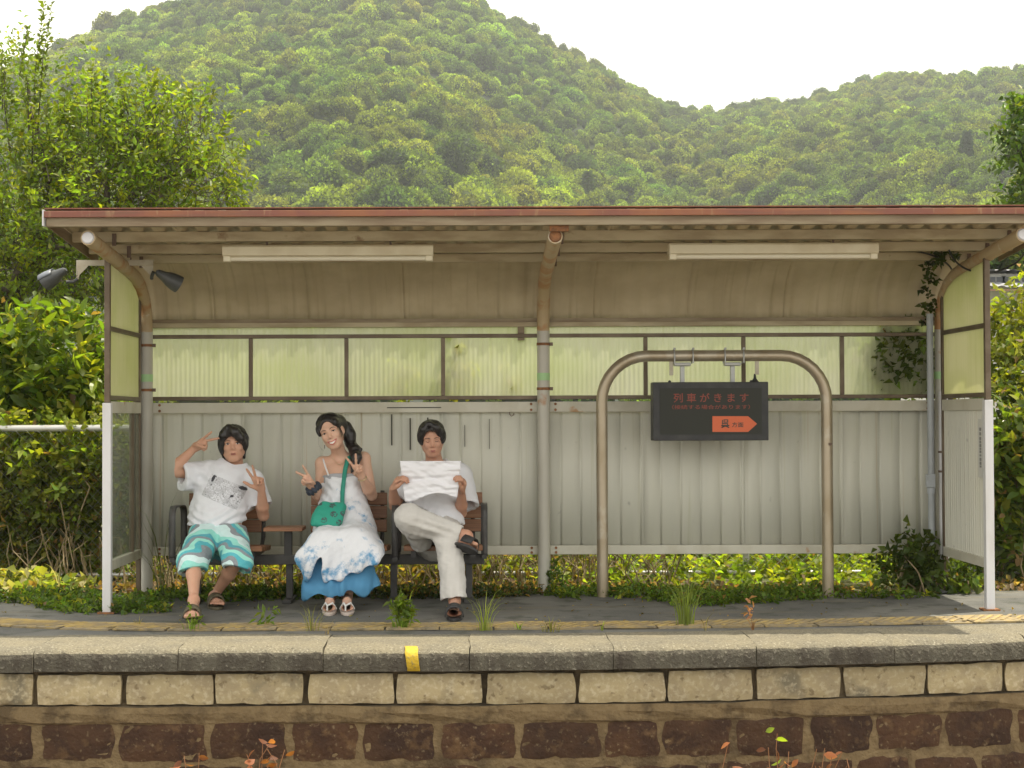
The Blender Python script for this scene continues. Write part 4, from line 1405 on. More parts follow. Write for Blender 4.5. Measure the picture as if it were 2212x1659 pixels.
# ------------------------------------------------------------------ house at the right
M_hwall = pmat('house_plaster', (0.62, 0.61, 0.57), 0.8, spots=(((0.5, 0.48, 0.43), 1, 1.2, 0.42, 0.62, 0.6),), rand=False)
M_hroof = pmat('grey_roof_tile', (0.30, 0.31, 0.33), 0.5, spots=(((0.21, 0.21, 0.22), 1, 3, 0.42, 0.62, 0.7),), rand=False)
M_hglass = pmat('house_glass', (0.05, 0.06, 0.07), 0.1)
M_gut = pmat('house_gutter', (0.30, 0.17, 0.12), 0.5)
YH = 40.0
hx0 = D(2105, 600, YH).x
hx1 = D(2330, 600, YH).x
zb = lambda y: D(2170, y, YH).z
house = thing('house', 'white house with grey tiled roofs beyond the right end of the shelter', 'house', ((hx0 + hx1) / 2, YH, 0.4))
MB().bb(hx0, hx1, YH, YH + 7, 0.2, zb(592)).build('wall', M_hwall, house)
def tiled(name, x0, x1, ya, za, yb, zb_, pitchx=0.28):
    n = int((x1 - x0) / pitchx * 6)
    x = np.linspace(x0, x1, n + 1)
    h = 0.045 * np.abs(np.sin(x / pitchx * PI))
    rowsn = 9
    V = []
    for j in range(rowsn):
        for e in (0, 1):
            t = (j + e) / rowsn
            y_, z_ = ya + (yb - ya) * t, za + (zb_ - za) * t
            for i in range(n + 1):
                V.append((x[i], y_, z_ + h[i] + (0.035 if e == 0 else 0.0)))
    F = grid_faces(n + 1, rowsn * 2)
    o = mesh_np(name, V, [F], M_hroof, house)
    return o
tiled('lower_roof', hx0 - 0.3, hx1 + 0.3, YH - 1.3, zb(633) , YH - 0.02, zb(615))
tiled('upper_roof', hx0 - 0.4, hx1 + 0.4, YH - 0.5, zb(592), YH + 3.4, zb(570))
MB().bb(hx0 - 0.3, hx1 + 0.3, YH - 1.34, YH - 1.26, zb(637), zb(634)).build('gutter', M_gut, house)
for px in (2150, 2183, 2225):
    q = D(px, 604, YH)
    wnd = MB().bb(q.x - 0.24, q.x + 0.24, YH - 0.05, YH - 0.004, q.z - 0.085, q.z + 0.085).build('window', M_hwall, house)
    MB().bb(q.x - 0.21, q.x - 0.01, YH - 0.06, YH - 0.051, q.z - 0.065, q.z + 0.065).build('window_pane', M_hglass, wnd)
    MB().bb(q.x + 0.01, q.x + 0.21, YH - 0.06, YH - 0.051, q.z - 0.065, q.z + 0.065).build('window_pane', M_hglass, wnd)

# ------------------------------------------------------------------ ground cover and weeds
def cover(name, label, cat, spots, n, L, base, mat, seed, h=0.04, Wr=0.6, young=0.1, ycol=(0.3, 0.3, 0.03), dead=0.02, per=5, kind='stuff', up=0.6, big=False, zoff=0.0, tl=0.06):
    """low creeping plants; spots: (x, y, rx, ry) ellipses on the ground in metres"""
    r = np.random.default_rng(seed)
    ar = np.array([s_[2] * s_[3] for s_ in spots])
    ix = r.choice(len(spots), n, p=ar / ar.sum())
    S_ = np.array(spots)[ix]
    a = r.random(n) * 2 * PI
    q = np.sqrt(r.random(n))
    P = np.stack((S_[:, 0] + np.cos(a) * q * S_[:, 2], S_[:, 1] + np.sin(a) * q * S_[:, 3], zoff + h * r.random(n) * (1.1 - q)), 1)
    T = unit(np.stack((r.normal(size=n), r.normal(size=n), np.abs(r.normal(size=n)) * up + 0.1), 1))
    o = foliage(name, None, P, T, per, tl, L, Wr, base, 0.4, mat, r, big=big, young=young, ycol=ycol, dead=dead, flatness=1.2, kind=kind)
    tag(o, label, cat)
    return o


cover('ground_cover', 'sunlit yellow-green weeds on the ground behind the shelter wall', 'weeds', [(1.9, 12.4, 2.0, 0.9), (0.0, 12.5, 1.5, 0.8), (2.6, 11.7, 0.7, 0.4), (1.6, 11.6, 1.2, 0.3), (-2.6, 12.3, 1.6, 0.6), (5, 12.6, 1.6, 0.9), (1.3, 13.6, 3, 0.7)], 2600, 0.050, (0.18, 0.235, 0.03), M_leafs, 71, h=0.22, Wr=0.75, young=0.14, ycol=(0.32, 0.33, 0.04), per=6, up=1.0, tl=0.08)
cover('ground_cover', 'green mat of weeds creeping over the asphalt in front of the arch', 'weeds', [(1.1, 10.85, 0.30, 0.16), (1.45, 10.62, 0.34, 0.26), (1.95, 10.72, 0.30, 0.20), (0.70, 10.93, 0.22, 0.12), (2.25, 10.93, 0.22, 0.10), (1.4, 10.28, 0.16, 0.08), (2.65, 10.66, 0.34, 0.05), (1.75, 10.42, 0.18, 0.08), (0.62, 10.70, 0.10, 0.06)], 1000, 0.034, (0.12, 0.185, 0.028), M_leafs, 72, h=0.055, young=0.05)
cover('ground_cover', 'green weeds spreading round the left front post', 'weeds', [(-2.35, 10.35, 0.42, 0.2), (-2.2, 10.05, 0.35, 0.10), (-1.75, 10.75, 0.5, 0.2), (-2.75, 10.7, 0.4, 0.25), (-1.2, 10.85, 0.5, 0.15)], 1100, 0.036, (0.10, 0.155, 0.03), M_leafs, 73, h=0.06, young=0.06)
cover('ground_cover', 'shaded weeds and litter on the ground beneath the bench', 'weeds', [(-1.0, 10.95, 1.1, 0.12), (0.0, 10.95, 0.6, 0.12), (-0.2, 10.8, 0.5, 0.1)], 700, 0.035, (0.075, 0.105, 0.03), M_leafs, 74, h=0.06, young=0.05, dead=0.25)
cover('leaf_litter', 'dry brown leaf litter along the back edge of the platform', 'leaf litter', [(-0.6, 11.3, 2.4, 0.25), (2.2, 11.0, 0.9, 0.25), (-3.2, 11.35, 0.9, 0.25), (3.6, 11.3, 0.6, 0.25)], 700, 0.05, (0.20, 0.135, 0.075), M_leafs, 75, h=0.03, young=0.0, dead=0.3, up=0.1, per=3)
cover('ground_cover', 'broad pale weeds at the foot of the left fence', 'weeds', [(-3.1, 11.35, 0.5, 0.18), (-3.6, 11.3, 0.5, 0.15)], 240, 0.07, (0.22, 0.25, 0.06), M_leafs, 76, h=0.12, Wr=0.8, young=0.2, ycol=(0.45, 0.42, 0.2), per=4)

cover('fallen_leaves', 'scattered dry leaves and grit lying on the platform', 'leaf litter', [(0.4, 9.9, 3.0, 0.7), (0.4, 10.6, 2.8, 0.35), (-3, 10, 0.8, 0.6)], 170, 0.022, (0.22, 0.17, 0.10), M_leafs, 77, h=0.006, young=0.0, dead=0.3, up=0.05, per=1, tl=0.01)

# dry stems and brambles under the wall, left half
r = np.random.default_rng(81)
mb = MB()
for i in range(420):
    X = -2.2 + 3.6 * r.random() if i < 330 else -4.4 + 2.2 * r.random()
    Y = 11.35 + 0.55 * r.random()
    a = Vector((X, Y, -0.03))
    b = a + Vector((r.normal() * 0.12, r.normal() * 0.08, 0.15 + 0.35 * r.random()))
    limb(mb, a, b, 0.004 + 0.003 * r.random(), 0.002, r, 3, 0.2)
o = mb.build('dry_stems', M_stem, None, kind='stuff')
tag(o, 'tangle of dry brown stems behind the bench', 'dry stems')
cover('bramble', 'yellow-green brambles among dry stems behind the bench', 'brambles', [(-1.2, 11.75, 1.3, 0.3), (0.3, 11.8, 0.8, 0.3)], 650, 0.06, (0.15, 0.16, 0.03), M_leafs, 82, h=0.34, Wr=0.5, young=0.3, ycol=(0.30, 0.26, 0.06), dead=0.25, per=4, up=1.2, tl=0.1)


# grass tufts and weeds, one thing each
def tuft(label, px, py, hpx, n, spread, base, seed, name='grass_tuft', cat='grass tuft', leafy=0, leafcol=(0.14, 0.2, 0.03), lean=0.25, wpx=1.6, z0=0.0, Y=None, leafL=0.05, deadtip=0.0):
    r = np.random.default_rng(seed)
    if Y is None:
        g = DZ(px, py, z0)
    else:
        g = D(px, py, Y)
    t = thing(name, label, cat, g)
    sc_ = FPX / g.y
    H = 1.4 * hpx / sc_
    V, F, C = [], [], []
    for i in range(n):
        a = r.random() * 2 * PI
        q = spread / sc_ * r.random()
        b = np.array(g) + np.array((math.cos(a) * q, math.sin(a) * q * 0.7, 0))
        hh = H * (0.45 + 0.55 * r.random())
        out = np.array((math.cos(a), math.sin(a) * 0.6, 0)) * (lean + 0.25 * r.random()) * hh + r.normal(size=3) * np.array((0.08, 0.08, 0)) * hh
        wv = wpx / sc_ * (0.6 + 0.6 * r.random())
        sd = np.array((-math.sin(a), math.cos(a), 0)) if r.random() < 0.4 else np.array((1.0, 0, 0))
        k0 = len(V)
        for k in range(5):
            tt = k / 4
            p = b + np.array((0, 0, hh * (tt - 0.28 * tt ** 3))) + out * tt ** 2
            ww = wv * (1 - tt ** 1.5) + 0.0004
            V += [p - sd * ww / 2, p + sd * ww / 2]
        for k in range(4):
            F.append((k0 + 2 * k, k0 + 2 * k + 1, k0 + 2 * k + 3, k0 + 2 * k + 2))
        c = np.array(base) * math.exp(0.25 * r.normal())
        C += [c * (1 + 0.25 * (k // 2) / 4) for k in range(10)]
    mesh_np('blades', V, F, M_leafs, t, cols=np.array(C), kind='stuff' if n > 3 else None)
    if leafy:
        P = np.array([np.array(g) + np.array((r.normal() * spread / sc_ * 0.4, r.normal() * 0.02, H * (0.1 + 0.85 * r.random()))) for _ in range(leafy)])
        T = unit(np.stack((r.normal(size=leafy), r.normal(size=leafy) * 0.6, 0.5 + np.abs(r.normal(size=leafy)) * 0.5), 1))
        foliage('leaves', t, P, T, 3, 0.04, leafL, 0.4, leafcol, 0.25, M_leafs, r, young=deadtip, ycol=(0.35, 0.17, 0.07))
    return t


G1, G2, G3 = (0.18, 0.27, 0.035), (0.25, 0.30, 0.06), (0.26, 0.22, 0.09)
tuft('bright bushy weed in the tactile strip beside the yellow mark', 868, 1358, 42, 60, 22, G1, 91, leafy=30, name='weed', cat='weed', leafL=0.06)
tuft('tall single stalk rising from the bushy weed near the white trousers', 880, 1352, 95, 3, 3, G2, 92, name='grass_stalk', cat='grass stalk', lean=0.3, wpx=2.5)
tuft('tall thin grass tuft right of the seated person in white', 1045, 1362, 90, 26, 16, G2, 93, lean=0.35)
tuft('tall thick grass clump left of the fallen twig before the arch', 1482, 1352, 115, 46, 22, (0.18, 0.23, 0.045), 94, lean=0.22, wpx=2.2)
tuft('short weed in front of the sandalled foot', 415, 1362, 38, 18, 20, G1, 95, name='weed', cat='weed', leafy=6)
tuft('small leafy sprig on the tactile strip left of the blue skirt', 577, 1352, 28, 5, 6, G2, 96, name='weed', cat='weed', leafy=8)
tuft('sparse wispy grass in front of the blue skirt', 672, 1362, 62, 22, 26, (0.22, 0.22, 0.07), 97, lean=0.5, wpx=1.2)
tuft('low brownish grass right of the tall thin tuft', 1190, 1365, 36, 22, 20, (0.20, 0.19, 0.06), 98)
tuft('brown dead weed with pink tip before the right arch leg', 1627, 1362, 46, 6, 5, (0.25, 0.13, 0.07), 99, name='weed', cat='weed', leafy=5, leafcol=(0.45, 0.22, 0.15))
tuft('leaning yellow blade at the base of the thick clump', 1522, 1362, 52, 4, 8, G3, 100, lean=0.4)
tuft('tiny yellow weed on the tactile strip near the left', 300, 1352, 20, 10, 8, G3, 101, name='weed', cat='weed')
tuft('small weed between the coping joint and tactile strip', 1300, 1362, 22, 8, 8, G2, 102, name='weed', cat='weed')
tuft('dry twig-like weed standing at a coping joint', 710, 1372, 36, 5, 8, (0.30, 0.22, 0.12), 103, name='weed', cat='weed', lean=0.5)
tuft('small grass growing through the tactile strip at centre', 1120, 1360, 20, 10, 9, G1, 104)
tuft('dark arching grass blades beside the left column', 352, 1290, 230, 12, 12, (0.10, 0.12, 0.05), 105, lean=0.45, wpx=1.6)
tuft('short weed at the foot of the middle column', 1195, 1282, 45, 12, 16, (0.10, 0.16, 0.03), 106, name='weed', cat='weed', leafy=22, leafcol=(0.09, 0.15, 0.025))
tuft('pale broken stalk leaning on the left fence foot', 128, 1285, 95, 3, 3, (0.50, 0.45, 0.28), 107, name='grass_stalk', cat='grass stalk', wpx=4, lean=0.12)
# trackside weeds with reddish leaves in the foreground, rooted in the ballast
RED = (0.30, 0.115, 0.055)
for k, (x, y, hp, n, lf, lab) in enumerate(((410, 1592, 120, 2, 6, 'pale bent stalk with red leaves at the bottom left'), (545, 1600, 110, 4, 12, 'red-leaved weed in front of the brown stones left of centre'), (597, 1590, 110, 3, 6, 'thin weed with curled pink leaves left of centre'), (1690, 1578, 150, 3, 9, 'weed with one green and several red leaves at the bottom right'), (1770, 1612, 110, 5, 14, 'drooping red-leaved weed at the bottom right'), (1840, 1606, 100, 4, 10, 'rightmost red-leaved weed by the brown stones'), (1575, 1605, 80, 2, 3, 'short red sprig below the arch'))):
    r = np.random.default_rng(120 + k)
    top = D(x, y, 8.22)
    g = Vector((top.x + r.normal() * 0.03, 8.18, -1.2))
    t = thing('trackside_weed', lab, 'weed', g, 'reddish weeds beside the track')
    mb = MB()
    P, T = [], []
    for i in range(n):
        b = top + Vector((r.normal() * 0.05, r.normal() * 0.03, -0.12 * r.random()))
        pts = limb(mb, g + Vector((r.normal() * 0.02, 0, 0)), b, 0.004, 0.0018, r, 6, 0.08)
        for q in range(max(1, lf // n)):
            pt = pts[-1 - (q % 2)] + Vector(r.normal(size=3)) * 0.025 + Vector((0, 0, -0.06 * r.random()))
            P.append(pt)
            T.append(Vector((r.normal(), r.normal() * 0.4, -0.3 + r.normal() * 0.5)).normalized())
    mb.build('stems', pmat('red_stem', (0.26, 0.12, 0.05), 0.8), t)
    P, T = np.array(P), np.array(T)
    LL = 0.045 + 0.03 * r.random(len(P))
    V, F, kk = leaf_geo(P, T, r.normal(size=(len(P), 3)), LL, LL * 0.55, True, 0.25)
    c = np.array(RED) * np.exp(0.35 * r.normal(size=(len(P), 1)))
    if k == 3:
        c[:3] = (0.30, 0.40, 0.05)
    mesh_np('leaves', V, F, M_leafs, t, cols=np.repeat(np.clip(c, 0, 0.6), kk, 0))

# ------------------------------------------------------------------ hills and forest
SKY_X = np.array([-900, -300, 0, 30, 130, 250, 330, 420, 600, 760, 900, 1010, 1045, 1170, 1320, 1430, 1490, 1535, 1580, 1640, 1740, 1860, 1960, 2100, 2212, 2500, 3100])
SKY_Y = np.array([330, 230, 140, 125, 85, 30, 2, -30, -62, -72, -58, -25, 2, 72, 152, 207, 232, 240, 232, 220, 210, 170, 153, 155, 142, 110, 180])
RDG = np.interp(SKY_X, [-900, 0, 800, 1300, 1535, 1900, 2212, 3100], [520, 560, 640, 640, 700, 690, 640, 600])


def hill_z(u, d):
    """u = horizontal tangent (pixels from axis / focal), d = distance along Y"""
    px = u * FPX + CXP
    ytop = np.interp(px, SKY_X, SKY_Y)
    R_ = np.interp(px, SKY_X, RDG)
    zr = (CAM_Z + (900 - ytop) / FPX * R_) - 4.5
    foot = 215 + 22 * np.sin(u * 9 + 1) + 10 * np.sin(u * 31)
    t = (d - foot) / (R_ - foot)
    tt = np.clip(t, 0, 1)
    prof_ = tt * (1.06 - 0.06 * tt) + 0.025 * np.sin(tt * 9 + u * 14) * np.sin(PI * tt)
    zz = 3.0 + (zr - 3.0) * prof_
    back = np.clip(t - 1, 0, 1)
    return zz - back * back * 260 - back * 40


us = np.linspace(-0.62, 0.66, 110)
ds = np.concatenate((np.linspace(130, 215, 4), np.linspace(225, 1000, 74)))
UU, DD = np.meshgrid(us, ds)
ZZ = hill_z(UU, DD)
hm = mesh_np('hills', np.stack((UU * DD, DD, ZZ), -1).reshape(-1, 3), [grid_faces(len(us), len(ds))], M_hill, smooth=True, kind='structure')

# crown shapes: leaf clumps on lobed volumes, kept outside the scene and used by the forest only
fcol = bpy.data.collections.new('forest_shapes')


def crown_shape(seed, conifer=False, n=900, leaf=0.5):
    r = np.random.default_rng(seed)
    if conifer:
        z = r.random(n) ** 0.8
        a = r.random(n) * 2 * PI
        rad = (1 - z) * 0.42 * (0.6 + 0.4 * r.random(n)) + 0.03
        P = np.stack((np.cos(a) * rad, np.sin(a) * rad, z * 2.1 - 0.5), 1)
        dr = np.stack((np.cos(a), np.sin(a), -0.2 + 0 * a), 1) + 0.4 * r.normal(size=(n, 3))
        c = np.array((0.045, 0.078, 0.024)) * np.exp(0.3 * r.normal(size=(n, 1)))
        L = 0.16 * (0.7 + 0.6 * r.random(n))
    else:
        k = r.integers(7, 11)
        lc = rand_dirs(k, r) * np.array((0.62, 0.62, 0.42)) + np.array((0, 0, 0.12))
        lr = 0.34 + 0.2 * r.random(k)
        lc = np.concatenate((lc, [[0, 0, 0.1]]))
        lr = np.concatenate((lr, [0.62]))
        ix = r.choice(k + 1, n, p=lr ** 2 / (lr ** 2).sum())
        d = rand_dirs(n, r)
        d[:, 2] = np.abs(d[:, 2]) * 0.95 - 0.25
        d = unit(d)
        P = lc[ix] + d * (lr[ix] * (0.82 + 0.24 * r.random(n)))[:, None]
        dr = d + 0.9 * r.normal(size=(n, 3))
        lobe = np.exp(0.30 * r.normal(size=k + 1))[ix][:, None]
        c = np.array((0.120, 0.160, 0.026)) * np.exp(0.34 * r.normal(size=(n, 1))) * lobe
        L = 0.092 * (0.6 + 0.9 * r.random(n))
    V, F, kk = leaf_geo(P, dr, rand_dirs(n, r) + np.array((0, 0, 0.6)), L * 1.3, L, False, 0.1, 0.1)
    C = np.repeat(c, kk, 0)
    V2, F2 = [V], [F[0]]
    off = len(V)
    mb = MB()
    if conifer:
        mb.tube([(0, 0, -0.6), (0, 0, 0.3), (0, 0, 1.5)], [0.30, 0.24, 0.02], 7)
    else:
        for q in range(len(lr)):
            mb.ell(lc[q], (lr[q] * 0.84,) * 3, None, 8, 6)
    me = bpy.data.meshes.new('tree_shape')
    fl = [tuple(int(i) for i in f) for f in F[0]] + [tuple(i + off for i in f) for f in mb.f]
    me.from_pydata([tuple(v) for v in V] + mb.v, [], fl)
    C = np.concatenate((C, np.tile(np.array((0.045, 0.066, 0.02)), (len(mb.v), 1))))  # dark solid core added inside each crown to block light and darken gaps
    at = me.color_attributes.new('col', 'FLOAT_COLOR', 'POINT')
    at.data.foreach_set('color', np.concatenate((C, np.ones((len(C), 1))), 1).astype(np.float32).ravel())
    me.materials.append(M_far)
    o = bpy.data.objects.new('tree_shape_%02d' % (seed % 100), me)
    fcol.objects.link(o)


for k in range(6):
    crown_shape(700 + k, n=2600)
for k in range(2):
    crown_shape(706 + k, True, n=700)

r = np.random.default_rng(91)
N = 26000
u = r.uniform(-0.40, 0.44, N)
d = np.sqrt(r.uniform(235 ** 2, 760 ** 2, N))
px = u * FPX + CXP
Rr_ = np.interp(px, SKY_X, RDG)
keep = (d < Rr_ + 12)
u, d = u[keep], d[keep]
z = hill_z(u, d)
pos = np.stack((u * d, d, z), 1)
# belt of lower trees on the flat land before the slope
nb_ = 420
bx_, by_ = r.uniform(-75, 85, nb_), r.uniform(105, 225, nb_)
bz_ = -0.03 + np.clip(by_ - 30, 0, 200) * 0.02 + np.clip(by_ - 130, 0, 100) * 0.012
pos = np.concatenate((pos, np.stack((bx_, by_, bz_), 1)))
# thin out overlapping crowns
order = r.permutation(len(pos))
cell = {}
sel = []
for i in order:
    cx_, cy_ = int(pos[i, 0] // 5), int(pos[i, 1] // 5)
    ok = True
    for a in (-1, 0, 1):
        for b in (-1, 0, 1):
            for j in cell.get((cx_ + a, cy_ + b), ()):
                if (pos[i, 0] - pos[j, 0]) ** 2 + (pos[i, 1] - pos[j, 1]) ** 2 < 2.75 ** 2:
                    ok = False
    if ok:
        cell.setdefault((cx_, cy_), []).append(i)
        sel.append(i)
pos = pos[sel]
n = len(pos)
big = np.clip(sn(np.stack((pos[:, 0], pos[:, 1], 0 * pos[:, 0]), 1), 0.012, 5), -1, 1)
scl = 2.85 * np.exp(0.27 * r.normal(size=n)) * (1 + 0.2 * big) * (1 + 0.15 * np.clip((420 - pos[:, 1]) / 150, -0.4, 1))
scl = np.minimum(scl, np.where(pos[:, 1] < 230, 2.6, 5.0))
idx = r.integers(0, 6, n)
con = (r.random(n) < 0.006 + 0.03 * np.clip(big * -1.0, 0, 1)) & (pos[:, 1] < 520)
idx[con] = 6 + r.integers(0, 2, con.sum())
pos[:, 2] += scl * np.where(con, 0.5, 0.45)
me = bpy.data.meshes.new('forest')
me.vertices.add(n)
me.vertices.foreach_set('co', pos.astype(np.float32).ravel())
at = me.attributes.new('shape', 'INT', 'POINT')
at.data.foreach_set('value', idx.astype(np.int32))
at = me.attributes.new('size', 'FLOAT_VECTOR', 'POINT')
sv = scl[:, None] * np.exp(0.12 * r.normal(size=(n, 3)))
sv[:, 2] *= np.where(con, 1.0, 1.02)
at.data.foreach_set('vector', sv.astype(np.float32).ravel())
flat3 = np.stack((pos[:, 0], pos[:, 1] * 0.8, 0 * pos[:, 0]), 1)
t1, t2 = sn(flat3, 0.022, 15), sn(flat3, 0.055, 16)
tone = np.exp(0.20 * t1 + 0.18 * t2 + 0.15 * r.normal(size=n))
warm = np.clip(sn(flat3, 0.016, 17), -1, 1)
tc3 = np.stack((tone * (1 + 0.16 * warm), tone, tone * (1 - 0.12 * warm)), 1)
at = me.attributes.new('tone', 'FLOAT_VECTOR', 'POINT')
at.data.foreach_set('vector', tc3.astype(np.float32).ravel())
at = me.attributes.new('turn', 'FLOAT_VECTOR', 'POINT')
tv = r.normal(size=(n, 3)) * 0.12
tv[:, 2] = r.uniform(0, 6.28, n)
at.data.foreach_set('vector', tv.astype(np.float32).ravel())
forest = bpy.data.objects.new('forest', me)
COL.objects.link(forest)
tag(forest, 'dense green forest covering the hills behind the station', 'forest', kind='stuff')
ng = bpy.data.node_groups.new('forest_nodes', 'GeometryNodeTree')
ng.interface.new_socket('Geometry', in_out='INPUT', socket_type='NodeSocketGeometry')
ng.interface.new_socket('Geometry', in_out='OUTPUT', socket_type='NodeSocketGeometry')
gi = ng.nodes.new('NodeGroupInput')
go = ng.nodes.new('NodeGroupOutput')
m2p = ng.nodes.new('GeometryNodeMeshToPoints')
iop = ng.nodes.new('GeometryNodeInstanceOnPoints')
ci = ng.nodes.new('GeometryNodeCollectionInfo')
ci.inputs['Collection'].default_value = fcol
ci.inputs['Separate Children'].default_value = True
ci.inputs['Reset Children'].default_value = True
iop.inputs['Pick Instance'].default_value = True
for nm, typ, sock in (('shape', 'INT', 'Instance Index'), ('size', 'FLOAT_VECTOR', 'Scale'), ('turn', 'FLOAT_VECTOR', 'Rotation')):
    na = ng.nodes.new('GeometryNodeInputNamedAttribute')
    na.data_type = typ
    na.inputs['Name'].default_value = nm
    ng.links.new(na.outputs['Attribute'], iop.inputs[sock])
ng.links.new(gi.outputs[0], m2p.inputs['Mesh'])
ng.links.new(m2p.outputs[0], iop.inputs['Points'])
ng.links.new(ci.outputs[0], iop.inputs['Instance'])
ng.links.new(iop.outputs[0], go.inputs[0])
mdf = forest.modifiers.new('forest', 'NODES')
mdf.node_group = ng

# ------------------------------------------------------------------ haze
HAZE = 0.00031
hz = MB().bb(-520, 560, -60, 1020, -2.3, 215)
g = NG('haze')
g.t.nodes.remove(g.b)
pv = g.n('ShaderNodeVolumePrincipled', iColor=(0.92, 0.96, 1.0, 1), iDensity=HAZE)
pv.inputs['Anisotropy'].default_value = 0.25
g.l(pv.outputs[0], g.out.inputs['Volume'])
ho = hz.build('haze', g.m, None, kind='stuff')
ho['label'] = 'thin summer haze between the station and the hills'
ho['category'] = 'haze'

# ------------------------------------------------------------------ bench
M_wood = pmat('bench_wood', (0.27, 0.125, 0.058), 0.5, spots=(((0.18, 0.075, 0.035), (0.6, 6, 14), 6, 0.42, 0.62, 0.8), ((0.36, 0.20, 0.10), (0.5, 5, 10), 4, 0.58, 0.68, 0.5)), randcol=0.12)
M_iron = pmat('bench_iron', (0.045, 0.043, 0.042), 0.5, spots=(((0.085, 0.08, 0.075), 1, 9, 0.45, 0.65, 0.6),))
bench = thing('bench', 'long station bench with three brown slatted seats and dark frame against the wall', 'bench', (-0.95, 10.6, 0))
SEATZ = 0.375


def bx(px, Y):
    return D(px, 1100, Y).x


mods = [(408, 566), (672, 836), (872, 1042)]
for (a, b) in mods:
    # backrest slats, leaning back
    xa, xb_ = bx(a, 10.86), bx(b, 10.86)
    for k in range(3):
        y_ = 10.84 + 0.018 * k
        z0 = D(1000, 1148, y_).z + k * 0.0885
        R = Matrix.Rotation(math.radians(-9), 3, 'X')
        MB().box(((xa + xb_) / 2, y_, z0 + 0.040), (xb_ - xa, 0.024, 0.082), R=R).build('back_slat', M_wood, bench, bevel=0.004)
    xa, xb_ = bx(a, 10.32), bx(b, 10.32)
    for k in range(5):
        y_ = 10.345 + 0.095 * k
        MB().box(((xa + xb_) / 2, y_, SEATZ - 0.016 - 0.006 * k), (xb_ - xa, 0.085, 0.032)).build('seat_slat', M_wood, bench, bevel=0.004)
    for x in (xa + 0.06, xb_ - 0.06):
        mb = MB()
        mb.bb(x - 0.015, x + 0.015, 10.33, 10.80, SEATZ - 0.075, SEATZ - 0.034)
        mb.build('seat_bracket', M_iron, bench)
        smooth_tube(MB().tube([(x, 10.74, SEATZ - 0.06), (x, 10.85, SEATZ + 0.02), (x, 10.90, SEATZ + 0.32)], 0.014, 8).build('back_bracket', M_iron, bench))
x0, x1 = bx(372, 10.6), bx(1046, 10.6)
MB().bb(x0, x1, 10.58, 10.64, 0.235, 0.298).build('beam', M_iron, bench, bevel=0.004)
for x in (x0 + 0.16, bx(625, 10.6), bx(850, 10.6), x1 - 0.10):
    MB().bb(x - 0.022, x + 0.022, 10.60, 10.63, 0.0, 0.235).build('leg', M_iron, bench, bevel=0.004)
    MB().bb(x - 0.03, x + 0.03, 10.44, 10.80, 0.0, 0.022).build('foot', M_iron, bench, bevel=0.004)


def armrest(px, Y0=10.36):
    """flat steel strap bent into a loop"""
    x = bx(px, Y0)
    P = [Vector((x, Y0, 0.29)), Vector((x, Y0 - 0.005, 0.45)), Vector((x, Y0, 0.56)), Vector((x, Y0 + 0.03, 0.605)), Vector((x, Y0 + 0.08, 0.618)), Vector((x, Y0 + 0.30, 0.612)), Vector((x, Y0 + 0.38, 0.60)), Vector((x, Y0 + 0.42, 0.56)), Vector((x, Y0 + 0.425, 0.45)), Vector((x, Y0 + 0.42, 0.30))]
    cp = curve_pts(P, 5)
    V = []
    for q in cp:
        V += [(q.x - 0.021, q.y, q.z), (q.x + 0.021, q.y, q.z)]
    o = mesh_np('armrest', V, [grid_faces(2, len(cp))], M_iron, bench, smooth=True)
    mod_solid(o, 0.010)
    MB().bb(x - 0.016, x + 0.016, Y0 - 0.01, Y0 + 0.45, 0.275, 0.30).build('armrest_bracket', M_iron, bench)
armrest(372)
armrest(853)
armrest(1046, 10.52)
# little table between first two seats
ta, tb = D(571, 1143, 10.52), D(655, 1143, 10.52)
MB().bb(ta.x, tb.x, 10.46, 10.70, ta.z - 0.012, ta.z + 0.012).build('table_top', M_wood, bench, bevel=0.004)
MB().bb((ta.x + tb.x) / 2 - 0.005, (ta.x + tb.x) / 2 + 0.045, 10.58, 10.62, 0.29, ta.z - 0.0125).build('table_post', M_iron, bench, bevel=0.003)


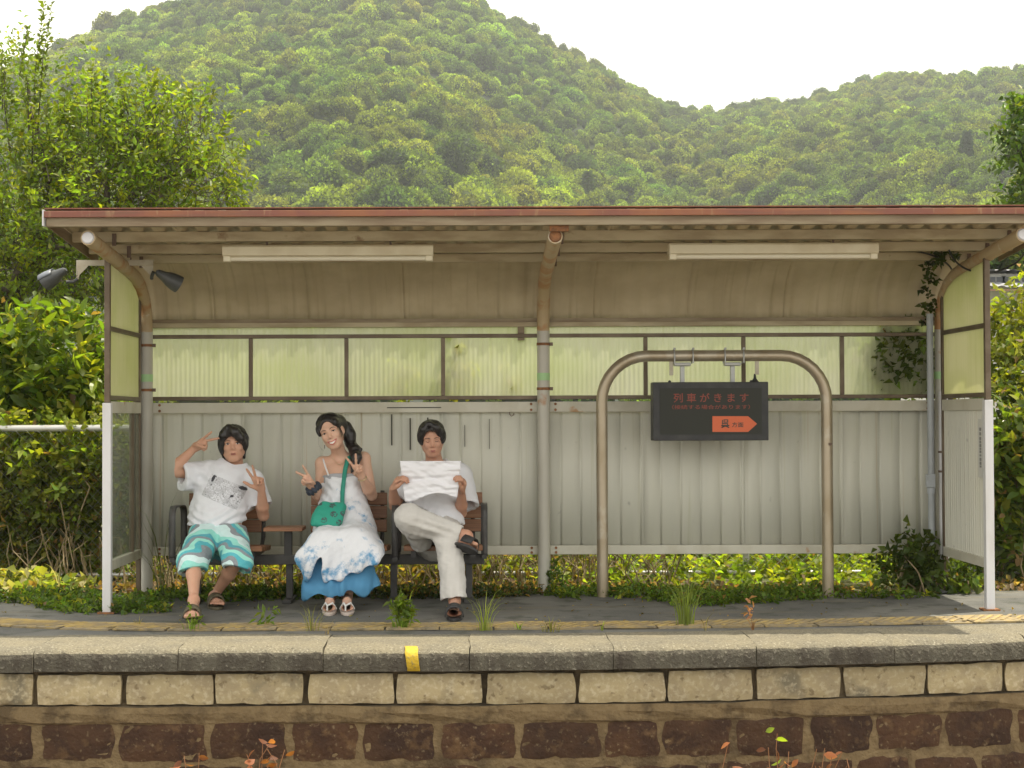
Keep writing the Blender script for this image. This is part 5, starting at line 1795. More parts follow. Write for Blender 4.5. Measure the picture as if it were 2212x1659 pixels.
# ------------------------------------------------------------------ signed-distance modelling for figures
class SDF:
    def __init__(s, lo, hi, h):
        s.h = h
        s.lo = np.array(lo, float)
        s.n = np.ceil((np.array(hi) - s.lo) / h).astype(int) + 1
        s.D = np.full(s.n, 0.3, np.float32)

    def _loc(s, bmin, bmax, pad):
        i0 = np.maximum(np.floor((bmin - pad - s.lo) / s.h).astype(int), 0)
        i1 = np.minimum(np.ceil((bmax + pad - s.lo) / s.h).astype(int) + 1, s.n)
        if (i1 <= i0).any():
            return None
        sl_ = tuple(slice(a, b) for a, b in zip(i0, i1))
        g = [(s.lo[k] + s.h * np.arange(i0[k], i1[k])).astype(np.float32) for k in range(3)]
        return sl_, g[0][:, None, None], g[1][None, :, None], g[2][None, None, :]

    def _op(s, sl_, d, k, op):
        A = s.D[sl_]
        if op == 'u':
            if k <= 0:
                s.D[sl_] = np.minimum(A, d)
            else:
                h = np.clip(0.5 + 0.5 * (A - d) / k, 0, 1)
                s.D[sl_] = A * (1 - h) + d * h - k * h * (1 - h)
        else:
            d = -d
            if k <= 0:
                s.D[sl_] = np.maximum(A, d)
            else:
                h = np.clip(0.5 - 0.5 * (A - d) / k, 0, 1)
                s.D[sl_] = A * (1 - h) + d * h + k * h * (1 - h)

    def cone(s, a, b, ra, rb=None, k=0.012, flat=None, op='u'):
        a, b = np.array(a, float), np.array(b, float)
        rb = ra if rb is None else rb
        rm = max(ra, rb) * (1.0 if flat is None else max(1.0, flat[1]))
        q = s._loc(np.minimum(a, b) - rm, np.maximum(a, b) + rm, k + 3 * s.h)
        if q is None:
            return s
        sl_, x, y, z = q
        px_, py_, pz_ = x - a[0], y - a[1], z - a[2]
        ba = b - a
        if flat is not None:
            ax = np.array(flat[0], float)
            ax /= np.linalg.norm(ax)
            f = 1.0 / flat[1] - 1.0
            o = (px_ * ax[0] + py_ * ax[1] + pz_ * ax[2]) * f
            px_, py_, pz_ = px_ + ax[0] * o, py_ + ax[1] * o, pz_ + ax[2] * o
            ba = ba + ax * (ba @ ax) * f
        L2 = max(ba @ ba, 1e-9)
        t = np.clip((px_ * ba[0] + py_ * ba[1] + pz_ * ba[2]) / L2, 0, 1)
        d = np.sqrt((px_ - ba[0] * t) ** 2 + (py_ - ba[1] * t) ** 2 + (pz_ - ba[2] * t) ** 2) - (ra + (rb - ra) * t)
        if flat is not None and flat[1] < 1:
            d = d * (0.5 + 0.5 * flat[1])
        s._op(sl_, d.astype(np.float32), k, op)
        return s

    def chain(s, pts, rs, k=0.012, flat=None, op='u'):
        for i in range(len(pts) - 1):
            s.cone(pts[i], pts[i + 1], rs[i], rs[i + 1], k, flat, op)
        return s

    def ell(s, c, r, R=None, k=0.012, op='u'):
        c, r = np.array(c, float), np.array(r, float)
        m = r.max() if R is not None else r
        q = s._loc(c - m, c + m, k + 3 * s.h)
        if q is None:
            return s
        sl_, x, y, z = q
        x, y, z = x - c[0], y - c[1], z - c[2]
        if R is not None:
            R = np.array(R)
            x, y, z = (R[0, 0] * x + R[1, 0] * y + R[2, 0] * z, R[0, 1] * x + R[1, 1] * y + R[2, 1] * z, R[0, 2] * x + R[1, 2] * y + R[2, 2] * z)
        k0 = np.sqrt((x / r[0]) ** 2 + (y / r[1]) ** 2 + (z / r[2]) ** 2)
        k1 = np.sqrt((x / r[0] ** 2) ** 2 + (y / r[1] ** 2) ** 2 + (z / r[2] ** 2) ** 2) + 1e-6
        s._op(sl_, (k0 * (k0 - 1) / k1).astype(np.float32), k, op)
        return s

    def cut(s, p, n, lo=None, hi=None):
        """remove everything on the side n points to, inside an optional box"""
        p, n = np.array(p, float), np.array(n, float)
        n /= np.linalg.norm(n)
        lo = s.lo if lo is None else np.array(lo, float)
        hi = s.lo + s.h * s.n if hi is None else np.array(hi, float)
        q = s._loc(lo, hi, 0)
        if q is None:
            return s
        sl_, x, y, z = q
        d = (x - p[0]) * n[0] + (y - p[1]) * n[1] + (z - p[2]) * n[2]
        s.D[sl_] = np.maximum(s.D[sl_], d.astype(np.float32))
        return s

    def join(s, o, k):
        n = np.minimum(s.n, o.n)
        sl_ = tuple(slice(0, q) for q in n)
        s._op(sl_, o.D[sl_], k, 'u')
        return s

    def mesh(s):
        Dd = s.D
        S_ = Dd < 0
        c = S_[:-1, :-1, :-1].astype(np.int8)
        for dx in (0, 1):
            for dy in (0, 1):
                for dz in (0, 1):
                    if dx or dy or dz:
                        c = c + S_[dx:S_.shape[0] - 1 + dx, dy:S_.shape[1] - 1 + dy, dz:S_.shape[2] - 1 + dz]
        act = np.argwhere((c > 0) & (c < 8))
        m = len(act)
        idx = np.full(c.shape, -1, np.int32)
        idx[act[:, 0], act[:, 1], act[:, 2]] = np.arange(m)
        acc = np.zeros((m, 3))
        cnt = np.zeros(m)
        cor = [(a, b, e) for a in (0, 1) for b in (0, 1) for e in (0, 1)]
        val = {q: Dd[act[:, 0] + q[0], act[:, 1] + q[1], act[:, 2] + q[2]] for q in cor}
        for q in cor:
            for ax in range(3):
                if q[ax] == 0:
                    q2 = list(q)
                    q2[ax] = 1
                    va, vb = val[q], val[tuple(q2)]
                    ms = (va < 0) != (vb < 0)
                    t = np.where(ms, va / (va - vb + 1e-12), 0)
                    p = np.tile(np.array(q, float), (m, 1))
                    p[:, ax] += t
                    acc += p * ms[:, None]
                    cnt += ms
        V = s.lo + s.h * (act + acc / cnt[:, None])
        F = []
        for ax in range(3):
            o1, o2 = [(1, 2), (2, 0), (0, 1)][ax]
            A = S_[:-1] if ax == 0 else (S_[:, :-1] if ax == 1 else S_[:, :, :-1])
            B = S_[1:] if ax == 0 else (S_[:, 1:] if ax == 1 else S_[:, :, 1:])
            e = np.argwhere(A != B)
            ok = (e[:, o1] > 0) & (e[:, o2] > 0) & (e[:, o1] < S_.shape[o1] - 1) & (e[:, o2] < S_.shape[o2] - 1)
            e = e[ok]
            ins = A[e[:, 0], e[:, 1], e[:, 2]]
            def cl(d1, d2):
                q = e.copy()
                q[:, o1] += d1
                q[:, o2] += d2
                return idx[q[:, 0], q[:, 1], q[:, 2]]
            Q = np.stack((cl(-1, -1), cl(0, -1), cl(0, 0), cl(-1, 0)), 1)
            Q[~ins] = Q[~ins][:, ::-1]
            F.append(Q)
        F = np.concatenate(F)
        F = F[(F >= 0).all(1)]
        return V, F


def vnormals(V, F):
    a = np.cross(V[F[:, 2]] - V[F[:, 0]], V[F[:, 3]] - V[F[:, 1]])
    N = np.zeros_like(V)
    for k in range(4):
        np.add.at(N, F[:, k], a)
    return unit(N)


def relax(V, F, it=1, lam=0.5):
    for _ in range(it):
        A = np.zeros_like(V)
        c = np.zeros(len(V))
        for k in range(4):
            np.add.at(A, F[:, k], V[F[:, (k + 1) % 4]])
            np.add.at(A, F[:, (k + 1) % 4], V[F[:, k]])
            np.add.at(c, F[:, k], 1)
            np.add.at(c, F[:, (k + 1) % 4], 1)
        V = V + lam * (A / np.maximum(c, 1)[:, None] - V)
    return V


def sdf_obj(S, name, mat, parent, disp=None, rel=1, colfn=None):
    V, F = S.mesh()
    V = relax(V, F, rel)
    if disp is not None:
        N = vnormals(V, F)
        V = V + N * disp(V, N)[:, None]
    cols = colfn(V) if colfn else None
    return mesh_np(name, V, [F], mat, parent, smooth=True, cols=cols)


def A_(p):
    return np.array(p, float)


def lerp(a, b, t):
    return A_(a) + (A_(b) - A_(a)) * t


def arm(S, sh_, el_, wr, s=1.0):
    S.cone(sh_, el_, 0.048 * s, 0.037 * s, 0.02)
    S.cone(el_, lerp(el_, wr, 0.35), 0.036 * s, 0.040 * s, 0.015)
    S.cone(lerp(el_, wr, 0.35), wr, 0.040 * s, 0.025 * s, 0.015)


def rotv(v, ax, ang):
    return A_(Matrix.Rotation(ang, 3, Vector(ax)) @ Vector(v))


def hand(S, wr, d, n, ext, curl, spread, sc=1.0, thumb=(0.6, 0.5), side=1, k=0.006):
    """wrist, direction to knuckles, palm normal; thumb on side*cross(d,n). ext: per finger True=straight; index first"""
    wr = A_(wr)
    d = A_(d) / np.linalg.norm(d)
    n = A_(n) - d * (A_(n) @ d)
    n /= np.linalg.norm(n)
    sv_ = np.cross(d, n) * side
    offs = (0.028, 0.010, -0.010, -0.027)
    kl = (0.086, 0.090, 0.085, 0.076)
    ln = ((0.043, 0.026, 0.022), (0.048, 0.029, 0.023), (0.044, 0.027, 0.022), (0.034, 0.020, 0.019))
    for f in range(4):
        b0 = wr + sv_ * offs[f] * 0.5 * sc + d * 0.008
        kn = wr + (sv_ * offs[f] + d * kl[f]) * sc
        S.cone(b0, kn, 0.015 * sc, 0.0125 * sc, 0.012)
        cu = curl[f]
        fd = rotv(d, n, -spread[f] * side)
        ax = np.cross(fd, n)
        p = kn
        dd_ = fd
        rr_ = 0.0098 * sc if f < 3 else 0.0085 * sc
        for j in range(3):
            dd_ = rotv(dd_, ax, cu * (1.0 if j else 0.9))
            q = p + dd_ * ln[f][j] * sc
            S.cone(p, q, rr_, rr_ * 0.92, k)
            p = q
            rr_ *= 0.92
    # palm pad and thumb
    S.cone(wr + d * 0.03 + n * 0.004, wr + d * 0.07 * sc + n * 0.004, 0.020 * sc, 0.020 * sc, 0.012)
    tb = wr + (sv_ * 0.022 + d * 0.022 + n * 0.006) * sc
    out, fold = thumb
    td = d * (1 - out * 0.35) + sv_ * out + n * fold
    td /= np.linalg.norm(td)
    t1 = tb + td * 0.042 * sc
    td2 = td * 0.8 + d * 0.25 - sv_ * fold * 0.7
    td2 /= np.linalg.norm(td2)
    t2 = t1 + td2 * 0.030 * sc
    t3 = t2 + td2 * 0.024 * sc
    S.cone(tb, t1, 0.0165 * sc, 0.0120 * sc, 0.01)
    S.cone(t1, t2, 0.0115 * sc, 0.0105 * sc, k)
    S.cone(t2, t3, 0.0105 * sc, 0.0088 * sc, k)


def foot(S, ank, toe, up=(0, 0, 1), s=1.0, side=1):
    """ank: ankle joint, toe: tip of the big toe region at sole level"""
    ank, toe, up = A_(ank), A_(toe), A_(up)
    f = toe - ank
    f = f - up * (f @ up)
    L = np.linalg.norm(f)
    f /= L
    sv_ = np.cross(f, up)
    sole = toe - up * 0.0
    base = ank + up * ((toe - ank) @ up)
    heel = base - f * 0.035 * s + up * 0.026 * s
    ball = base + f * (L - 0.060 * s) + up * 0.018 * s
    S.cone(ank, heel, 0.032 * s, 0.028 * s, 0.02)
    S.cone(ank, lerp(base, ball, 0.55) + up * 0.03 * s, 0.030 * s, 0.026 * s, 0.02)
    S.cone(heel, ball, 0.026 * s, 0.020 * s, 0.015)
    S.cone(lerp(base, ball, 0.55) + up * 0.03 * s, ball + sv_ * 0.012, 0.026 * s, 0.018 * s, 0.02)
    S.cone(ball + sv_ * 0.022 * s, ball - sv_ * 0.026 * s, 0.018 * s, 0.016 * s, 0.015)
    for i in range(5):
        o = (0.030 - 0.0155 * i) * s * side
        a = ball + sv_ * o
        Lt = (0.056, 0.052, 0.046, 0.039, 0.032)[i] * s
        b = a + f * Lt - up * 0.007 * s + sv_ * o * 0.15
        rr_ = (0.0125, 0.0095, 0.0092, 0.0088, 0.0082)[i] * s
        S.cone(a, b, rr_, rr_ * 0.95, 0.005)
    return dict(f=f, s=sv_, up=up, heel=heel, ball=ball, base=base, L=L)


def sandal(info, name, mat, smat, parent, style, s=1.0):
    """sole slab following the foot plus strap"""
    f, sv_, up = info['f'], info['s'], info['up']
    p0 = info['heel'] - up * 0.036 * s - f * 0.012
    p1 = info['ball'] - up * 0.028 * s + f * 0.030 * s
    V, F = [], []
    n = 22
    outl = []
    for i in range(n):
        a = 2 * PI * i / n
        t = 0.5 - 0.5 * math.cos(a)
        wd = (0.034 + 0.014 * t + 0.006 * math.sin(PI * t)) * s
        c = lerp(p0 - f * 0.022, p1 + f * 0.040, t)
        outl.append(c + sv_ * wd * math.sin(a) * (1.0 if True else 1) ** 1)
    for e in (0.0, -0.018):
        for q in outl:
            V.append(q + up * e)
    for i in range(n):
        j = (i + 1) % n
        F.append((i, j, n + j, n + i))
    F.append(tuple(reversed(range(n))))
    F.append(tuple(range(n, 2 * n)))
    so_ = mesh_np('sandal', V, F, mat, parent)
    mod_bevel(so_, 0.004)
    b = info['ball']
    def arch(c, wd, hgt, depth, th=0.006, tw=0.0):
        V, F = [], []
        m = 12
        for e in (-depth / 2, depth / 2):
            for k in range(m + 1):
                a = PI * k / m
                V.append(c + f * (e + tw * math.cos(a)) + sv_ * wd * math.cos(a) + up * (hgt * math.sin(a) ** 0.8 * (1 + (0.20 if e < 0 else -0.06))) - up * 0.022)
        o = mesh_np('strap', V, [grid_faces(m + 1, 2)], smat, so_, smooth=True)
        mod_solid(o, th)
    if style == 'slide':
        arch(b - f * 0.008, 0.053 * s, 0.062 * s, 0.078 * s)
    elif style == 'cross':
        arch(b - f * 0.012, 0.051 * s, 0.060 * s, 0.045 * s, tw=0.022)
        arch(b - f * 0.020, 0.051 * s, 0.062 * s, 0.040 * s, tw=-0.022)
    else:
        mb = MB()
        tp = b + f * 0.022 * s + up * 0.014 + sv_ * 0.010
        for e in (1, -1):
            mb.tube([tp, b + sv_ * e * 0.022 * s + up * 0.028 * s - f * 0.012, b + sv_ * e * 0.046 * s - up * 0.012 - f * 0.045 * s], [0.0055, 0.0065, 0.0065], 8)
        mb.tube([tp + up * 0.003, tp - up * 0.03], 0.005, 8)
        smooth_tube(mb.build('strap', smat, so_))
    return so_


def head_frame(c, yaw=0.0, pitch=0.0, tilt=0.0):
    """columns: local x (viewer's left), y (face forward), z (up). yaw>0 turns the face to picture right, tilt>0 leans the crown to picture right"""
    base = Matrix(((-1, 0, 0), (0, -1, 0), (0, 0, 1)))
    R = Matrix.Rotation(tilt, 3, 'Y') @ Matrix.Rotation(yaw, 3, 'Z') @ Matrix.Rotation(pitch, 3, 'X') @ base
    return A_(c), np.array(R)


def head(S, H, s=1.0, smile=0.0, jaw=1.0, ears=(1, 1)):
    c, R = H
    W_ = lambda p: c + R @ (A_(p) * s)
    e = lambda p, r_, k=0.012, op='u', RR=None: S.ell(W_(p), A_(r_) * s, R if RR is None else R @ RR, k * s, op)
    e((0, -0.012, 0.036), (0.074, 0.090, 0.082), 0.01)
    e((0, 0.022, -0.022), (0.062, 0.066, 0.080), 0.03)
    e((0, 0.040, -0.070), (0.044 * jaw, 0.042, 0.034), 0.025)
    e((0, 0.060, -0.092), (0.024 * jaw, 0.022, 0.018), 0.02)
    for x in (1, -1):
        S.cone(W_((x * 0.052 * jaw, 0.0, -0.045)), W_((x * 0.018, 0.062, -0.090)), 0.018 * s, 0.014 * s, 0.025)
        e((x * 0.036, 0.064, -0.022), (0.024, 0.022, 0.020 + 0.004 * smile), 0.02)
        S.cone(W_((x * 0.014, 0.083, 0.024)), W_((x * 0.048, 0.066, 0.024)), 0.011 * s, 0.010 * s, 0.014)
        e((x * 0.032, 0.096, 0.005), (0.017, 0.013, 0.009), 0.010, 'd')
        e((x * 0.013, 0.088, -0.034), (0.0085, 0.010, 0.0075), 0.006)
        if ears[0 if x > 0 else 1]:
            Re = np.array(Matrix.Rotation(x * 0.35, 3, 'Z'))
            e((x * 0.075, -0.006, -0.006), (0.009, 0.019, 0.031), 0.006, RR=Re)
            e((x * 0.082, 0.002, -0.004), (0.006, 0.009, 0.018), 0.004, 'd', RR=Re)
    S.cone(W_((0, 0.082, 0.012)), W_((0, 0.101, -0.026)), 0.0075 * s, 0.0115 * s, 0.012)
    for x in (1, -1):
        e((x * 0.006, 0.101, -0.039), (0.004, 0.006, 0.003), 0.003, 'd')
    e((0, 0.082, -0.062), (0.026, 0.014, 0.016), 0.014)
    S.cone(W_((0, 0.02, -0.06)), W_((0, -0.02, -0.02)), 0.045 * s, 0.05 * s, 0.02)


M_eyew = pmat('eye_white', (0.62, 0.58, 0.54), 0.25)
M_iris = pmat('eye_iris', (0.018, 0.010, 0.007), 0.15)
M_brow = pmat('brow_hair', (0.022, 0.016, 0.012), 0.7)
M_lipm = pmat('lips_tan', (0.40, 0.155, 0.115), 0.45)
M_lipf = pmat('lips_pink', (0.52, 0.15, 0.13), 0.4)
M_teeth = pmat('teeth', (0.75, 0.72, 0.66), 0.3)
M_mouth = pmat('mouth_dark', (0.10, 0.025, 0.02), 0.5)
M_lash = pmat('eyelash', (0.015, 0.010, 0.008), 0.7)


def face_parts(H, parent, s=1.0, closed=False, smile=False, lips=None, squint=1.0, grin=False):
    c, R = H
    W_ = lambda p: Vector(c + R @ (A_(p) * s))
    RM = Matrix([list(r_) for r_ in R])
    for x in (1, -1):
        if not closed:
            o = MB().ell(W_((x * 0.0315, 0.0750, 0.0045)), (0.0145 * s, 0.0105 * s, 0.0058 * s * squint), RM, 14, 10).build('eye', M_eyew, parent, smooth=True)
            MB().ell(W_((x * 0.0315, 0.0815, 0.0045)), (0.0062 * s, 0.0052 * s, 0.0056 * s * squint), RM, 12, 8).build('iris', M_iris, o, smooth=True)
        up = 0.0105 * squint if not closed else -0.0005
        bow = 0.004 if not closed else -0.004
        pts = [W_((x * 0.0165, 0.0815, up - bow)), W_((x * 0.025, 0.0862, up)), W_((x * 0.0345, 0.0862, up + bow * 0.2)), W_((x * 0.044, 0.0795, up - bow * 0.9))]
        smooth_tube(MB().tube(curve_pts(pts, 4), 0.0017 * s, 5).build('eyelid_line', M_lash, parent))
        pts = [W_((x * 0.013, 0.0945, 0.0215)), W_((x * 0.026, 0.0945, 0.0265)), W_((x * 0.040, 0.085, 0.0265)), W_((x * 0.051, 0.0735, 0.021))]
        cp = curve_pts(pts, 4)
        smooth_tube(MB().tube(cp, [0.0032 * s * (1 - 0.5 * abs(i / len(cp) - 0.35)) for i in range(len(cp))], 6, flat=0.6).build('eyebrow', M_brow, parent))
    lp = lips or M_lipm
    if not smile:
        up_ = [W_((-0.0235, 0.0815, -0.0625)), W_((-0.010, 0.0945, -0.0590)), W_((0, 0.0965, -0.0605)), W_((0.010, 0.0945, -0.0590)), W_((0.0235, 0.0815, -0.0625))]
        lo_ = [W_((-0.020, 0.0835, -0.0655)), W_((-0.008, 0.0950, -0.0685)), W_((0.008, 0.0950, -0.0685)), W_((0.020, 0.0835, -0.0655))]
        smooth_tube(MB().tube(curve_pts(up_, 4), 0.0034 * s, 7).build('lip', lp, parent))
        smooth_tube(MB().tube(curve_pts(lo_, 4), 0.0040 * s, 7).build('lip', lp, parent))
        gz, gw = (0.006, 1.25) if grin else (0.0, 1.0)
        ml = [W_((-0.022 * gw, 0.0845 - gz * 0.8, -0.0637 + gz)), W_((-0.008, 0.0978, -0.0640)), W_((0.008, 0.0978, -0.0640)), W_((0.022 * gw, 0.0845 - gz * 0.8, -0.0637 + gz))]
        smooth_tube(MB().tube(curve_pts(ml, 4), 0.0012 * s, 5).build('mouth_line', M_mouth, parent))
    else:
        up_ = [W_((-0.031, 0.0790, -0.0510)), W_((-0.015, 0.0955, -0.0570)), W_((0, 0.0995, -0.0585)), W_((0.015, 0.0955, -0.0570)), W_((0.031, 0.0790, -0.0510))]
        lo_ = [W_((-0.029, 0.0795, -0.0535)), W_((-0.015, 0.0940, -0.0715)), W_((0, 0.0970, -0.0770)), W_((0.015, 0.0940, -0.0715)), W_((0.029, 0.0795, -0.0535))]
        smooth_tube(MB().tube(curve_pts(up_, 4), 0.0030 * s, 7).build('lip', lp, parent))
        smooth_tube(MB().tube(curve_pts(lo_, 4), 0.0038 * s, 7).build('lip', lp, parent))
        fwd_ = Vector(R @ A_((0, 0.0012, 0)))
        a, b = [q + fwd_ for q in curve_pts(up_, 4)], [q + fwd_ for q in curve_pts(lo_, 4)]
        V = [p for p in a] + [p for p in b]
        n = len(a)
        mesh_np('teeth', V, [(i, i + 1, n + i + 1, n + i) for i in range(n - 1)], M_teeth, parent, smooth=True)


M_hair = pmat('black_hair', (0.016, 0.014, 0.014), 0.38, spots=(((0.035, 0.030, 0.028), (1, 1, 0.3), 60, 0.5, 0.66, 0.6),), obj=True)
def hairlocks(name, paths, parent, rad=0.006, seg=6):
    mb = MB()
    for p in paths:
        cp = curve_pts(p, 5)
        n = len(cp)
        mb.tube(cp, [max(0.0008, rad * math.sin(PI * (0.12 + 0.85 * i / (n - 1))) ** 0.7) for i in range(n)], seg, flat=0.5)
    return smooth_tube(mb.build(name, M_hair, parent), 70)


def W1(H, s=1.0):
    return lambda p: H[0] + H[1] @ (A_(p) * s)


def crown_locks(H, parent, rad3, seed, front, side_, back, n=260, swirl=0.25, part=0.0, rad=0.0038, cz=0.050):
    """locks of hair running from the crown over the head to the hairline"""
    r = np.random.default_rng(seed)
    W_ = W1(H, 1.0)
    paths = []
    for k in range(n):
        ph = r.uniform(-PI, PI)
        cf = math.cos(ph)
        a1 = front + (side_ - front) * min(1, max(0, (1 - cf) / 0.9)) if cf > 0.1 else side_ + (back - side_) * min(1, (0.1 - cf) / 0.9)
        a1 *= r.uniform(0.86, 1.05)
        a0 = r.uniform(0.05, 0.5) * a1
        sg = 1 if ph > part else -1
        P = []
        for t in (0, 0.3, 0.6, 0.85, 1.0):
            a = a0 + (a1 - a0) * t
            p = ph + sg * swirl * t * max(0, cf) + 0.05 * r.normal()
            e = 1.015 + 0.012 * r.normal() - 0.03 * t * t
            P.append(W_((rad3[0] * e * math.sin(a) * math.sin(p), -0.014 + rad3[1] * e * math.sin(a) * math.cos(p), cz + rad3[2] * e * math.cos(a))))
        paths.append(P)
    return hairlocks('hair_locks', paths, parent, rad, 4)


def skinmat(name, col):
    g = NG(name)
    p = g.pos(True, rand=False)
    f = g.noise(p, 9, lo=0.35, hi=0.7)
    c = g.mix(g.math('MULTIPLY', f, 0.45), (*col, 1), (col[0] * 0.92, col[1] * 0.78, col[2] * 0.74, 1))
    g.l(c, g.b.inputs['Base Color'])
    g.b.inputs['Roughness'].default_value = 0.5
    g.b.inputs['Specular IOR Level'].default_value = 0.35
    g.b.inputs['Subsurface Weight'].default_value = 0.12
    g.b.inputs['Subsurface Radius'].default_value = (0.02, 0.007, 0.004)
    g.b.inputs['Subsurface Scale'].default_value = 0.6
    return g.m


# ---------------------------------------------------------------- person in printed T-shirt (left)
def PA(x, y, Y):
    return A_(D(330.1 + x * 0.2818, 880.2 + y * 0.2818, Y))
def PB(x, y, Y):
    return A_(D(605.1 + x * 0.2818, 869.2 + y * 0.2818, Y))
def PC(x, y, Y):
    return A_(D(825.2 + x * 0.2819, 880.2 + y * 0.2819, Y))


M_skin1 = skinmat('skin_tan', (0.56, 0.325, 0.225))
p1 = thing('person', 'person in white printed T-shirt and striped turquoise shorts making a peace sign', 'person', PA(500, 960, 10.45) * np.array((1, 1, 0)))
lo, hi = np.array([PA(60, 0, 10.0)[0], 9.42, -0.02]), np.array([PA(960, 0, 10.0)[0] + 0.03, 10.92, 1.17])
S = SDF(lo, hi, 0.0055)
pel = PA(500, 945, 10.47)
bel = PA(508, 800, 10.53)
che = PA(550, 620, 10.62)
nb = PA(630, 455, 10.67)
fl = ((0, 1, 0.25), 0.66)
S.chain([pel, bel, che], [0.150, 0.142, 0.160], 0.03, fl)
S.cone(che, lerp(che, nb, 0.55), 0.155, 0.10, 0.04, fl)
rs, ls = PA(372, 490, 10.62), PA(772, 560, 10.63)
S.cone(rs, ls, 0.052, 0.052, 0.04)
H1 = head_frame(PA(618, 292, 10.62), yaw=0.10, pitch=-0.10, tilt=-0.06)
S.cone(nb, H1[0] + H1[1] @ A_((0, -0.015, -0.06)), 0.056, 0.052, 0.03)
head(S, H1, 0.98)
re, rw = PA(128, 498, 10.47), PA(318, 312, 10.55)
le, lw = PA(848, 830, 10.60), PA(832, 632, 10.46)
arm(S, rs, re, rw, 0.93)
arm(S, ls, le, lw, 0.93)
hd = PA(412, 262, 10.52) - rw
hand(S, rw, hd, (0.25, -0.9, -0.4), None, (0.02, 0.02, 1.45, 1.5), (0.20, -0.28, 0.0, 0.0), 0.98, thumb=(0.1, 0.9), side=-1)
hd = PA(803, 545, 10.42) - lw
hand(S, lw, hd, (-0.15, -1, 0.1), None, (0.05, 0.02, 1.3, 1.45), (0.22, -0.05, -0.1, -0.1), 0.98, thumb=(0.95, 0.05), side=-1)
rh, lh = PA(430, 962, 10.45), PA(585, 962, 10.45)
rk, lk = PA(312, 1180, 10.03), PA(648, 1168, 10.05)
ra, la = PA(314, 1478, 9.74), PA(470, 1448, 10.32)
for h_, k_, a_ in ((rh, rk, ra), (lh, lk, la)):
    S.cone(h_, k_, 0.082, 0.049, 0.03)
    S.cone(k_, lerp(k_, a_, 0.35), 0.045, 0.043, 0.02)
    S.cone(lerp(k_, a_, 0.35), a_, 0.043, 0.025, 0.02)
rt_ = DZ(414, 1336, 0.026)
i1 = foot(S, ra, A_(rt_), side=1)
i2 = foot(S, la, A_((la[0] + 0.05, la[1] - 0.19, 0.026)), side=-1)
sdf_obj(S, 'body', M_skin1, p1, rel=1)
face_parts(H1, p1, 0.98)
M_sand1 = pmat('olive_sandal', (0.10, 0.085, 0.05), 0.7)
sandal(i1, 'sandal', M_sand1, M_sand1, p1, 'cross')
sandal(i2, 'sandal', M_sand1, M_sand1, p1, 'cross')

# hair
def hair_disp(H, amp, seed):
    def f(V, N):
        L_ = (V - H[0]) @ H[1]
        a = np.arctan2(L_[:, 0], L_[:, 1] + 0.02)
        return amp * (np.sin(a * 44 + 2 * np.sin(L_[:, 2] * 25)) * 0.35 + sn(L_, 14, seed) * 0.5)
    return f


W_ = W1(H1, 0.98)
crown_locks(H1, p1, (0.091, 0.109, 0.088), 301, 1.22, 1.62, 2.15)
hs = SDF(H1[0] - 0.19, H1[0] + 0.19, 0.0045)
eh = lambda p, r_, k=0.02, op='u': hs.ell(W_(p), A_(r_), H1[1], k, op)
eh((0, -0.014, 0.050), (0.089, 0.107, 0.086))
eh((0.070, 0.005, 0.005), (0.030, 0.055, 0.062), 0.03)
eh((-0.070, 0.000, 0.012), (0.028, 0.050, 0.052), 0.03)
eh((0, -0.068, -0.045), (0.068, 0.048, 0.072), 0.03)
eh((0.0, 0.112, -0.026), (0.064, 0.080, 0.100), 0.012, 'd')
hs.chain([W_((0.020, 0.075, 0.112)), W_((-0.020, 0.098, 0.078)), W_((-0.052, 0.084, 0.040)), W_((-0.070, 0.055, 0.012))], [0.026, 0.030, 0.027, 0.016], 0.02)
hs.chain([W_((0.034, 0.075, 0.100)), W_((0.060, 0.076, 0.062)), W_((0.076, 0.048, 0.014)), W_((0.074, 0.034, -0.014))], [0.020, 0.018, 0.015, 0.008], 0.02)
eh((0.066, -0.02, -0.062), (0.012, 0.020, 0.030), 0.02)
eh((-0.066, -0.02, -0.062), (0.010, 0.016, 0.030), 0.02)
sdf_obj(hs, 'hair', M_hair, p1, hair_disp(H1, 0.002, 3), 1)
r = np.random.default_rng(33)
pa = []
for k in range(150):
    x = -0.085 + 0.17 * r.random()
    a = math.copysign(abs(x) ** 1.0, x)
    top = (x * 0.4, 0.02 + 0.05 * r.random(), 0.135 - 2.2 * x * x)
    mid = (x * 0.95 - 0.012, 0.090 - 3.0 * x * x, 0.085 - 2 * x * x)
    end = (x * 1.05 - 0.022, 0.092 - 4.2 * x * x, 0.040 + 0.02 * r.random() - 3 * x * x if x < 0.012 else 0.055 - 4 * x * x + 0.01 * r.random())
    pa.append([W_(top), W_(mid), W_(end)])
hairlocks('hair_locks', pa, p1, 0.0035)

